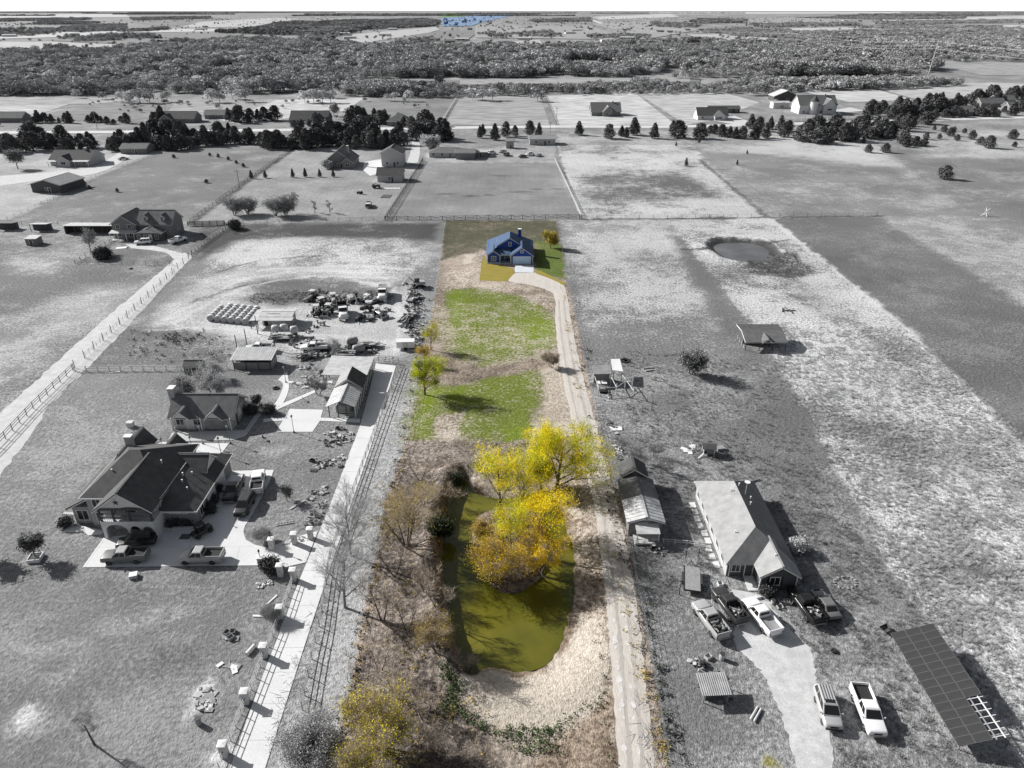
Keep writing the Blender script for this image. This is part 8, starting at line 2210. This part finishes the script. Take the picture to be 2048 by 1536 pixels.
def bench_box(u, v, w, d, h_, m, name, label, cat, rz=0.0, legs=False, top=None):
    x, y, z = g3(u, v); o = thing(name, label, cat, (x, y, z), rz)
    if legs:
        part('top', top or m, o, lambda b: b.box(-w/2, w/2, -d/2, d/2, h_-0.06, h_))
        for sx_ in (-1, 1):
            for sy_ in (-1, 1): part('leg', m, o, lambda b: b.box(sx_*(w/2-0.08)-0.04, sx_*(w/2-0.08)+0.04, sy_*(d/2-0.08)-0.04, sy_*(d/2-0.08)+0.04, 0, h_-0.06))
    else:
        part('body', m, o, lambda b: b.box(-w/2, w/2, -d/2, d/2, 0, h_)); part('lid', top or m, o, lambda b: b.box(-w/2-0.05, w/2+0.05, -d/2-0.05, d/2+0.05, h_+0.002, h_+0.08))
    return o
bench_box(268, 1154, 0.9, 0.8, 0.45, 'concrete_old', 'utility_box', 'small pale utility box on the lawn below the pad', 'box', 0.3, False, 'white_trim')
bench_box(262, 853, 1.0, 0.9, 0.9, 'white_wall', 'air_conditioner', 'white air conditioning unit on the lawn left of the guest house', 'box')
bench_box(312, 905, 0.8, 0.8, 0.8, 'white_wall', 'air_conditioner', 'white unit behind the large house by the terrace', 'box')
bench_box(497, 998, 0.8, 0.6, 0.5, 'white_trim', 'garden_table', 'white folded furniture lying between the parked cars', 'furniture', 0.6, True)
bench_box(1440, 950-50, 1.3, 0.9, 0.5, 'wood_weathered', 'feed_trough', 'low trough behind the chicken coop', 'trough', 0.2)

# clutter beside the drive: every loose piece is its own thing
crng = random.Random(77)
def loose(u, v, kind, m, label, group=None, s_=1.0, rz=None):
    x, y, z = g3(u, v); rz = crng.uniform(0, 3.14) if rz is None else rz
    o = thing(kind, label, {'plank': 'plank', 'stone_block': 'stone', 'bucket': 'bucket', 'barrel': 'barrel', 'metal_sheet': 'sheet', 'tyre': 'tyre', 'pallet': 'pallet', 'folding_chair': 'chair', 'ladder': 'ladder', 'concrete_pipe': 'pipe', 'crate': 'crate', 'wheelbarrow': 'wheelbarrow', 'log': 'log'}[kind], (x, y, z), rz, group)
    if kind == 'plank': part('board', m, o, lambda b: b.obox((0, 0, 0.06*s_), (2.0*s_, 0.24*s_, 0.08), 0, 0.02))
    elif kind == 'log': part('stem', m, o, lambda b: b.tube((-0.9*s_, 0, 0.14), (0.9*s_, 0, 0.14), 0.14, 0.11, 8))
    elif kind == 'stone_block':
        r_ = crng.uniform(0.8, 1.2)
        part('block', m, o, lambda b: b.add([(crng.uniform(.8, 1)*a*0.35*s_, crng.uniform(.8, 1)*c*0.25*s_*r_, (0 if d < 0 else crng.uniform(.25, .4)*s_)) for d in (-1, 1) for a, c in ((-1, -1), (1, -1), (1, 1), (-1, 1))], [(3, 2, 1, 0), (4, 5, 6, 7), (0, 1, 5, 4), (1, 2, 6, 5), (2, 3, 7, 6), (3, 0, 4, 7)]))
    elif kind in ('bucket', 'barrel'):
        h_, r_ = (0.4, 0.18) if kind == 'bucket' else (0.9, 0.3)
        part('shell', m, o, lambda b: b.lathe([(r_*0.9*s_, 0), (r_*s_, h_*0.3*s_), (r_*s_, h_*s_), (r_*0.85*s_, h_*s_), (r_*0.8*s_, h_*0.8*s_)], n=12))
        part('rim', 'steel_dark', o, lambda b: b.lathe([(r_*1.04*s_, h_*0.96*s_), (r_*1.04*s_, h_*1.01*s_), (r_*0.9*s_, h_*1.012*s_)], n=12))
    elif kind == 'metal_sheet': part('sheet', m, o, lambda b: b.obox((0, 0, 0.10), (1.6*s_, 0.9*s_, 0.04), 0, crng.uniform(-.06, .06), crng.uniform(-.06, .06)))
    elif kind == 'tyre': part('tread', 'rubber', o, lambda b: b.lathe([(0.2*s_, 0.0), (0.36*s_, 0.0), (0.38*s_, 0.1), (0.36*s_, 0.2), (0.2*s_, 0.2), (0.18*s_, 0.1), (0.2*s_, 0.0)], n=14))
    elif kind == 'pallet':
        for i in range(6): part('slat', m, o, lambda b: b.box(-0.55*s_, 0.55*s_, -0.5*s_+i*0.18*s_, -0.37*s_+i*0.18*s_, 0.10, 0.13))
        for xx in (-0.5, 0, 0.5): part('bearer', m, o, lambda b: b.box(xx*s_-0.04, xx*s_+0.04, -0.5*s_, 0.53*s_, 0.0, 0.098))
    elif kind == 'crate':
        for c, q in (((0, -0.3, 0.2), (0.7, 0.04, 0.4)), ((0, 0.3, 0.2), (0.7, 0.04, 0.4)), ((-0.34, 0, 0.2), (0.04, 0.56, 0.4)), ((0.34, 0, 0.2), (0.04, 0.56, 0.4))): part('side', m, o, lambda b: b.obox(c, q))
        part('bottom', m, o, lambda b: b.box(-0.32, 0.32, -0.28, 0.28, 0.01, 0.04))
    elif kind == 'ladder':
        for yy in (-0.22, 0.22): part('rail', m, o, lambda b: b.box(-1.3, 1.3, yy-0.04, yy+0.04, 0.05, 0.13))
        for i in range(6): part('rung', m, o, lambda b: b.box(-1.1+i*0.42, -1.04+i*0.42, -0.18, 0.18, 0.06, 0.12))
    elif kind == 'concrete_pipe': part('pipe', m, o, lambda b: b.lathe([(0.2*s_, -0.7*s_), (0.26*s_, -0.7*s_), (0.26*s_, 0.7*s_), (0.2*s_, 0.7*s_)], (0, 0, 0.26*s_), 12, 'x'))
    elif kind == 'folding_chair':
        part('seat', m, o, lambda b: b.box(-0.25, 0.25, -0.25, 0.25, 0.42, 0.46)); part('backrest', m, o, lambda b: b.obox((0, 0.27, 0.7), (0.5, 0.04, 0.5), 0, -0.2))
        for sx_ in (-.22, .22):
            for sy_ in (-.22, .22): part('leg', 'metal_mid', o, lambda b: b.tube((sx_, sy_, 0), (sx_, sy_, 0.42), 0.02, n=5))
    elif kind == 'wheelbarrow':
        part('tray', m, o, lambda b: b.add([(-.5,-.3,.35),(.4,-.22,.35),(.4,.22,.35),(-.5,.3,.35),(-.65,-.4,.7),(.6,-.34,.65),(.6,.34,.65),(-.65,.4,.7)], [(0,1,2,3),(0,4,5,1),(1,5,6,2),(2,6,7,3),(3,7,4,0)]))
        part('wheel', 'rubber', o, lambda b: b.lathe([(0.2, -0.05), (0.2, 0.05)], (0.75, 0, 0.2), 10, 'y'))
        for s2 in (-1, 1): part('handle', 'wood_pale', o, lambda b: b.tube((0.75, s2*0.1, 0.25), (-1.1, s2*0.32, 0.6), 0.03, n=5))
    return o
def heap(spots, kinds, mats, label, group, n, rad, smin=0.6, smax=1.2):
    n = int(n*1.5); smin *= 0.62; smax *= 0.7; mats = list(mats) + ['wood_weathered', 'metal_mid']
    for u, v in spots:
        for i in range(n):
            k = crng.choice(kinds)
            loose(u+crng.uniform(-rad, rad), v+crng.uniform(-rad*0.5, rad*0.5), k, crng.choice(mats), label % k.replace('_', ' '), group % k.replace('_', ' '), crng.uniform(smin, smax))
heap([(645,935),(640,925),(670,925)], ['stone_block', 'plank', 'bucket', 'crate', 'metal_sheet'], ['white_trim', 'wood_pale', 'metal_pale', 'steel_dark'], 'pale %s in the clutter beside the upper drive', '%s clutter beside the upper drive', 5, 20)
heap([(640,985),(635,1010)], ['stone_block', 'crate', 'metal_sheet', 'plank'], ['stone_pale', 'white_trim', 'metal_mid', 'wood_pale'], 'salvaged %s in the heap by the middle drive edge', '%s heap by the middle drive', 7, 14)
heap([(625,1045),(630,1030)], ['crate', 'barrel', 'metal_sheet', 'tyre'], ['steel_dark', 'metal_mid', 'rusty', 'metal_pale'], 'dark %s in the junk next to the upper gate pillars', '%s junk by the upper gate', 7, 10)
heap([(570,1085),(605,1078)], ['stone_block'], ['stone_pale', 'white_trim'], 'broken pale %s between the upper gate pillars', '%s between the upper pillars', 8, 10, 0.4, 0.8)
heap([(520,1172),(535,1165)], ['stone_block'], ['stone_pale', 'white_trim', 'stone_wall'], 'rubble %s in the heap below the dark spiky bush', '%s rubble below the bush', 10, 11, 0.4, 0.8)
heap([(410,1385),(415,1400),(405,1415)], ['stone_block', 'metal_sheet', 'plank'], ['stone_pale', 'white_trim', 'wood_pale', 'stone_wall'], 'pale %s in the big rubble heap on the lower lawn', '%s in the big rubble heap', 9, 14, 0.6, 1.3)
heap([(462,1272)], ['crate', 'metal_sheet', 'bucket', 'stone_block'], ['steel_dark', 'white_trim', 'metal_mid'], 'mixed %s in the small dark pile on the lower lawn', '%s in the small dark pile', 10, 13, 0.5, 0.9)
heap([(466,1335)], ['metal_sheet', 'plank'], ['white_trim'], 'white %s in the neat stack on the lower lawn', 'white %s stack', 6, 12, 0.7, 1.0)
heap([(668,885),(690,862)], ['plank', 'log', 'metal_sheet', 'barrel', 'crate'], ['wood_pale', 'wood_weathered', 'metal_pale', 'steel_dark'], 'scrap %s piled below the stable end', '%s pile below the stable', 5, 16)
heap([(680,880)], ['plank', 'log'], ['wood_pale', 'wood_weathered', 'wood_dark'], 'long %s in the timber pile left of the drive', '%s in the timber pile', 9, 14)
heap([(u, v) for u, v in ((820,575),(830,590),(826,612),(822,630),(812,650),(822,665),(830,680),(818,690))], ['crate', 'barrel', 'metal_sheet', 'tyre', 'plank', 'log'], ['steel_dark', 'rusty', 'metal_pale', 'metal_mid', 'wood_pale'], 'scrap %s in the long junk row against the lot fence', '%s in the long junk row', 6, 13, 0.8, 1.6)
heap([(620,660),(640,650),(600,672),(590,690),(670,712),(690,700)], ['crate', 'barrel', 'metal_sheet', 'tyre', 'plank'], ['steel_dark', 'rusty', 'metal_pale', 'metal_mid'], 'machine scrap %s lying in the middle of the dirt yard', '%s scrap in the dirt yard', 4, 12, 0.8, 1.5)
heap([(610,735),(640,745),(600,770),(620,755)], ['plank', 'metal_sheet', 'crate', 'barrel'], ['steel_dark', 'wood_pale', 'metal_pale'], 'stored %s beside the garden paths', '%s beside the garden paths', 4, 14, 0.7, 1.2)
heap([(655,598),(730,600),(640,590),(745,590),(770,600)], ['crate', 'barrel', 'metal_sheet', 'log', 'tyre'], ['steel_dark', 'rusty', 'metal_mid', 'metal_pale'], 'rusty %s among the machines at the back of the yard', '%s among the machines', 7, 14, 1.0, 2.0)
loose(570, 1047, 'ladder', 'wood_pale', 'short pale ladder lying on the lawn right of the pad', None, 1, 0.3)
loose(595, 1010, 'plank', 'wood_pale', 'long pale plank lying on the lawn above the ladder', None, 1.3, 0.9)
loose(544, 1200, 'plank', 'white_trim', 'white board lying on the lawn left of the lower fence', None, 0.9, 1.1)
loose(525, 1233, 'plank', 'white_trim', 'white striped board beside the bare bush', None, 1.2, -0.05)
loose(502, 1303, 'concrete_pipe', 'concrete', 'pale concrete pipe left of the second fence pillar', None, 1.0, 1.2)
loose(398, 1448, 'barrel', 'metal_mid', 'open metal barrel standing below the big rubble heap')
loose(440, 1330, 'metal_sheet', 'white_trim', 'single white sheet lying beside the white stack', None, 0.5)
loose(530, 880, 'folding_chair', 'wood_dark', 'dark garden chair on the lawn below the court')
loose(552, 777, 'tyre', 'rubber', 'round fire pit ring on the garden lawn', None, 1.8)
loose(610, 802, 'folding_chair', 'metal_mid', 'metal garden chair on the triangle of lawn')
loose(480, 740-4, 'tyre', 'rubber', 'dark round lid left of the propane tank')
loose(230, 745, 'plank', 'white_trim', 'white board leaning at the white rail fence')
loose(1668, 1303, 'tyre', 'rubber', 'lone tyre right of the parked row', None, 1.0)
# right-hand yard
loose(1232, 858, 'metal_sheet', 'white_trim', 'white panel lying by the lot fence above the machinery', None, 1.3, 0.0)
for i in range(7):
    loose(1236+crng.uniform(-8, 14), 905+crng.uniform(-10, 14), crng.choice(['metal_sheet', 'plank', 'crate']), crng.choice(['white_trim', 'metal_pale']), 'bright scrap in the weeds behind the cabin', 'bright scrap behind the cabin', 0.8)
for i in range(12):
    loose(1425+crng.uniform(-25, 25), 1335+crng.uniform(-20, 45), crng.choice(['crate', 'barrel', 'plank', 'log', 'bucket']), crng.choice(['wood_dark', 'wood_weathered', 'steel_dark', 'metal_pale']), 'odds and ends round the corrugated shelter', 'odds and ends round the corrugated shelter', crng.uniform(0.7, 1.2))
loose(1515, 1432, 'log', 'wood_pale', 'pale log beside the white gravel drive', None, 1.1, 0.9); loose(1508, 1428, 'log', 'wood_pale', 'second pale log lying alongside the first by the drive', None, 1.1, 0.9)
for i in range(14):
    a = i/14*6.28
    loose(1690+22*math.cos(a), 1166+12*math.sin(a), 'stone_block', 'stone_wall', 'ring stone of the round ash patch right of the ranch house', 'ring stones of the ash patch', 0.5)
loose(1505, 1148, 'bucket', 'white_trim', 'white bucket by the ranch house porch'); loose(1545, 1208, 'barrel', 'concrete_old', 'round stone planter in front of the ranch house gable', None, 0.8); loose(1516, 1196, 'stone_block', 'white_trim', 'white garden stone by the porch step', None, 1.0)
for i in range(6): loose(1555+i*7+crng.uniform(-4, 4), 1203+crng.uniform(-3, 10), crng.choice(['plank', 'log', 'crate']), 'wood_weathered', 'weathered timber stacked in front of the ranch house', 'weathered timber in front of the ranch house', 0.9)
loose(1440, 1170, 'crate', 'wood_pale', 'pale crate between trailer and ranch house'); loose(1436, 1184, 'folding_chair', 'metal_mid', 'metal chair between trailer and ranch house')
loose(1510, 962, 'log', 'metal_mid', 'dark cylinder lying behind the ranch house roof', None, 1.0, 0.4)
loose(1308, 1100, 'crate', 'steel_dark', 'dark crate beside the cabin porch'); loose(1322, 1104, 'plank', 'white_trim', 'pale board by the cabin porch', None, 1.0, 0.2); loose(1315, 1094, 'wheelbarrow', 'metal_mid', 'wheelbarrow beside the cabin porch')
x, y = G(1340, 1082)
fence('rail_fence', 'low pale fence between the cabin and the ranch house', [(1326,1086),(1380,1090),(1410,1094)], 1.6, 0.8, 0.04, 'white_trim', (0.35, 0.7), 'white_trim', 0.03, True)
for u, v, lab, hh_ in ((1260, 1108, 'blue-grey steel post at the lot fence below the cabin', 2.0), (1358, 1190, 'thin post on the grass left of the old grey pickup', 2.4), (1303, 822, 'crossed clothes post alone in the right pasture', 1.8)):
    x, y = G(u, v); o = thing('yard_post', lab, 'post', (x, y, 0)); part('pole', 'wire_blue' if 'blue' in lab else 'wood_dark', o, lambda b: b.tube((0, 0, -0.1), (0, 0, hh_), 0.06)); part('arm', 'wood_dark', o, lambda b: b.box(-0.35, 0.35, -0.04, 0.04, hh_-0.15, hh_-0.05))
# corrugated shelter
x, y = G(1425, 1390)
o = thing('corrugated_shelter', 'small shelter with pale corrugated roof among junk left of the gravel drive', 'shelter', (x, y, 0), 0.05)
for sx_ in (-1.3, 1.3):
    for sy_ in (-0.9, 1.1): part('post', 'wood_weathered', o, lambda b: b.tube((sx_, sy_, 0), (sx_, sy_, 1.55+0.12*sy_), 0.06))
part('roof', 'metal_pale', o, lambda b: b.slab([(-1.6, -1.2, 1.45), (1.6, -1.2, 1.45), (1.6, 1.4, 1.8), (-1.6, 1.4, 1.8)], 0.04))
for i in range(14):
    xx = -1.5+i*0.23; part('corrugation', 'metal_mid', o.children[-1], lambda b: b.tube((xx, -1.2, 1.47), (xx, 1.4, 1.82), 0.035, n=4))
part('bin', 'wood_dark', o, lambda b: b.box(-1.0, 0.9, -0.6, 0.7, 0, 0.8))
# chicken coop
x, y = G(1416, 908)
o = thing('chicken_coop', 'small white and grey chicken coop with a ramp in the right pasture', 'coop', (x, y, 0), -0.1)
part('wall', 'siding_mid', o, lambda b: b.box(-0.9, 0.9, -0.7, 0.9, 0.45, 1.5)); part('roof', 'shingle_dark', o, lambda b: (b.slab([(-1.15, -0.95, 1.5), (1.15, -0.95, 1.5), (1.15, 0.1, 1.95), (-1.15, 0.1, 1.95)], 0.06), b.slab([(-1.15, 0.1, 1.95), (1.15, 0.1, 1.95), (1.15, 1.15, 1.5), (-1.15, 1.15, 1.5)], 0.06)))
for sx_ in (-0.85, 0.85):
    for sy_ in (-0.65, 0.85): part('leg', 'white_trim', o, lambda b: b.box(sx_-0.06, sx_+0.06, sy_-0.06, sy_+0.06, 0, 1.49))
part('ramp', 'white_trim', o, lambda b: b.slab([(-1.9, -1.4, 0.05), (-1.6, -1.5, 0.05), (-0.75, -0.72, 0.55), (-0.9, -0.62, 0.55)], 0.05)); part('door', 'dark_open', o, lambda b: b.box(-0.75, -0.4, -0.72, -0.701, 0.5, 1.0))
for i in range(5): loose(1378+crng.uniform(-10, 10), 897+crng.uniform(-8, 10), crng.choice(['plank', 'metal_sheet']), 'white_trim', 'white scrap board left of the chicken coop', 'white boards left of the coop', 0.8)
# play frame / animal pen by the fence
x, y = G(1218, 775)
o = thing('animal_pen', 'ramshackle pen with pale shed roof and pole rails by the lot fence', 'pen', (x, y, 0), 0.03); o.scale = (1.5, 1.5, 1.35)
part('shed_wall', 'siding_mid', o, lambda b: b.box(-1.8, 0.2, 1.2, 2.6, 0, 1.6)); part('roof', 'metal_mid', o, lambda b: b.slab([(-2.0, 0.9, 1.7), (0.4, 0.9, 1.7), (0.4, 2.9, 2.0), (-2.0, 2.9, 2.0)], 0.06)); part('roof', 'white_trim', o, lambda b: b.slab([(0.6, 1.6, 1.9), (1.9, 1.2, 1.9), (2.0, 4.4, 2.2), (0.8, 4.4, 2.2)], 0.06))
for px_, py_ in ((0.8, 1.7), (1.8, 1.4), (0.9, 4.2), (1.9, 4.2), (-1.9, 1.0), (0.3, 1.0), (-1.7, -2.2), (0.6, -2.0), (2.6, -3.0), (2.0, -0.4)): part('post', 'wood_pale', o, lambda b: b.tube((px_, py_, 0), (px_, py_, 1.75), 0.06))
part('table', 'white_trim', o, lambda b: b.box(-1.5, -0.3, -0.2, 0.6, 0.7, 0.76))
for p_, q_ in (((-1.8, 1.0, 1.3), (-1.7, -2.2, 1.2)), ((0.3, 1.0, 1.3), (0.6, -2.0, 1.2)), ((-1.7, -2.2, 1.2), (0.6, -2.0, 1.2)), ((1.8, 1.4, 1.4), (2.6, -3.0, 1.2)), ((0.6, -2.0, 0.6), (2.6, -3.0, 0.6)), ((2.0, -0.4, 1.2), (0.6, -2.0, 1.2))): part('rail', 'wood_pale', o, lambda b: b.tube(p_, q_, 0.05))
part('trough', 'rubber', o, lambda b: b.box(-1.4, -0.4, -1.6, -0.9, 0, 0.3))
loose(1250, 722, 'tyre', 'rubber', 'big dark feed ring above the animal pen', None, 3.0); loose(1296, 737, 'log', 'wood_pale', 'pale log pile right of the feed ring', None, 1.2, 0.2); loose(1300, 742, 'log', 'wood_pale', 'second log of the pile right of the feed ring', None, 1.1, 0.3)
for i in range(4): loose(1575+crng.uniform(-10, 10), 622+crng.uniform(-4, 4), 'log', 'wood_dark', 'dead branch heaped behind the hay shelter', 'dead branches behind the hay shelter', 1.5)
loose(1496, 683, 'crate', 'white_trim', 'white box at the left post of the hay shelter', None, 1.0)
# old push mower by the solar array
loose(1769, 1262, 'wheelbarrow', 'steel_dark', 'dark cart parked at the top corner of the solar array', None, 1.0, 0.5)
# jetty posts in the pond
x, y, z = g3(958, 1300)
o = thing('jetty', 'broken wooden jetty at the left shore of the pond', 'jetty', (x, y, z), 0.1)
for i in range(5): part('plank', 'wood_weathered', o, lambda b: b.box(-0.4, 0.45, -0.5+i*0.24, -0.3+i*0.24, 0.55, 0.6))
for px_, py_ in ((-0.35, -0.5), (0.4, -0.5), (-0.35, 0.6), (0.4, 0.6)): part('post', 'wood_weathered', o, lambda b: b.tube((px_, py_, -0.4), (px_, py_, 0.8), 0.05))
# white junk and trampoline at the farmhouse
loose(243, 496, 'metal_sheet', 'white_trim', 'white sheets lying on the farmhouse lawn', None, 2.0, 0.1); loose(262, 538, 'tyre', 'rubber', 'dark wheels of a cart below the farmhouse yard', None, 1.5); loose(237, 480, 'metal_sheet', 'white_trim', 'white heap at the farmhouse porch', None, 2.2, 0.2)
tree('garden_bush', 'dark round hedge inside the farmhouse yard', 206, 517, 1.8, 1.8, 0.06, 'leaf_dark', 24, 0.25, 0.6, 'bark', seed=201, multi=6, cat='bush')
tree('garden_bush', 'dark bush at the corner post of the farmhouse fence', 470, 458, 2.2, 1.4, 0.06, 'leaf_dark', 20, 0.22, 0.5, 'bark', seed=202, multi=4, cat='bush')
# windmill-like white frame far right
x, y = G(1970, 432); o = thing('timber_frame', 'white crossed timbers alone at the right edge of the pastures', 'frame', (x, y, 0))
for p_, q_ in (((-1.5, 0, 0), (1.0, 0, 2.6)), ((1.2, 0, 0), (-0.8, 0, 2.4)), ((0, -1, 0), (0.2, 0.8, 2.8)), ((-0.8, 0.5, 0.2), (1.6, -0.3, 1.4))): part('timber', 'white_trim', o, lambda b: b.tube(p_, q_, 0.12))
# long white tarpaulin and equipment on the far yard
x, y = G(782, 377); o = thing('tarpaulin', 'white sheets spread in front of the small pale garage', 'sheet', (x, y, 0.03))
for i in range(5): part('sheet', 'white_trim', o, lambda b: b.obox((-3+i*1.5, 0, 0.06), (1.4, 1.9+0.3*math.sin(i*3), 0.06), 0.05*i))
x, y = G(772, 393); o = thing('dark_mat', 'dark rectangular garden bed by the cross-braced fence', 'garden bed', (x, y, 0.02), -0.1); part('bed', 'wood_dark', o, lambda b: b.box(-1.6, 1.6, -2.6, 2.6, 0, 0.12)); part('edging', 'wood_weathered', o, lambda b: (b.box(-1.75, -1.61, -2.6, 2.6, 0, 0.18), b.box(1.61, 1.75, -2.6, 2.6, 0, 0.18)))
# jumbled scrap too small to tell apart
def scrap(label, spots, seed, mats):
    r = random.Random(seed); bs = {m_: MB() for m_ in mats}
    for u0, v0, u1, v1, n, big in spots:
        for i in range(n):
            t = r.random(); x, y = G(u0+(u1-u0)*t+r.uniform(-8, 8), v0+(v1-v0)*t+r.uniform(-4, 4)); b = bs[r.choice(mats)]
            k = r.random(); s_ = big*r.uniform(0.5, 1.3)
            if k < 0.45: b.obox((x, y, 0.10*s_+r.uniform(0, 0.22)*s_), (r.uniform(0.2, 1.2)*s_, r.uniform(0.1, 0.5)*s_, r.uniform(0.05, 0.4)*s_), r.uniform(0, 3.1), r.uniform(-.4, .4), r.uniform(-.4, .4))
            elif k < 0.8:
                d = r.uniform(0, 6.28); l = r.uniform(0.5, 1.8)*s_; b.tube((x, y, r.uniform(0, .4)), (x+math.cos(d)*l, y+math.sin(d)*l, r.uniform(0, 0.5)*s_), 0.035*s_, n=5)
            else: b.lathe([(0.16*s_, 0), (0.34*s_, 0), (0.36*s_, 0.1*s_), (0.34*s_, 0.2*s_), (0.16*s_, 0.2*s_)], (x, y, r.uniform(0, 0.15)), 10)
    root = None
    for m_, b in bs.items():
        if root is None: root = tag(b.build('scrap', m_), label, None, kind='stuff')
        else: tag(b.build('scrap_layer', m_, root), None, None, None, 'stuff')
scrap('jumble of rusting scrap along the lot fence and among the yard machines', [(832,562,816,640,110,1.0),(816,640,826,705,90,1.0),(842,600,836,690,50,0.9),(610,602,700,596,120,1.5),(700,602,780,594,120,1.5),(620,632,665,608,60,1.2),(720,645,775,618,70,1.2),(545,672,640,684,100,1.1),(590,714,750,704,150,1.1),(700,690,760,700,50,1.0)], 5, ['steel_dark', 'rusty', 'metal_mid', 'wood_pale', 'wood_weathered'])
scrap('litter of boards and oddments round the garden paths and stable', [(590,735,650,742,40,0.8),(600,765,650,772,25,0.7),(655,865,700,885,45,0.8),(640,935,690,915,40,0.7),(620,1000,650,975,40,0.7),(615,1050,640,1025,40,0.7)], 6, ['wood_pale', 'metal_pale', 'wood_dark', 'metal_mid'])
scrap('litter in the weeds beside the cabin and the lot fence', [(1190,730,1215,800,40,0.8),(1215,840,1240,880,20,0.8),(1228,890,1262,925,50,0.8),(1300,1090,1330,1110,20,0.6),(1385,1320,1460,1400,60,0.7),(1400,1180,1450,1170,20,0.5)], 7, ['wood_pale', 'metal_pale', 'wood_dark', 'metal_mid'])
# white puddle ruts on the gravel drive
sheet_mat('chalk', (0.74, 0.70, 0.67), (0.90, 0.88, 0.86), 2.0, 0.9, 8.0, bump=0.2)
gd = bpy.data.objects['gravel_driveway']
for i in range(34):
    t = crng.random(); v = 1090+t*430; uc = (1223+ (v-1090)*0.098); side = crng.choice((-1, 1))
    x, y = G(uc+side*(12+crng.uniform(-3, 3)), v)
    r_ = crng.uniform(0.10, 0.30); n = 10
    b = MB(); b.add([(x+math.cos(6.283*k/n)*r_*crng.uniform(0.6, 1.2), y+math.sin(6.283*k/n)*r_*2.0*crng.uniform(0.6, 1.2), 0.056+i*0.0007) for k in range(n)], [tuple(range(n))])
    b.build('chalky_patch', 'chalk', gd)
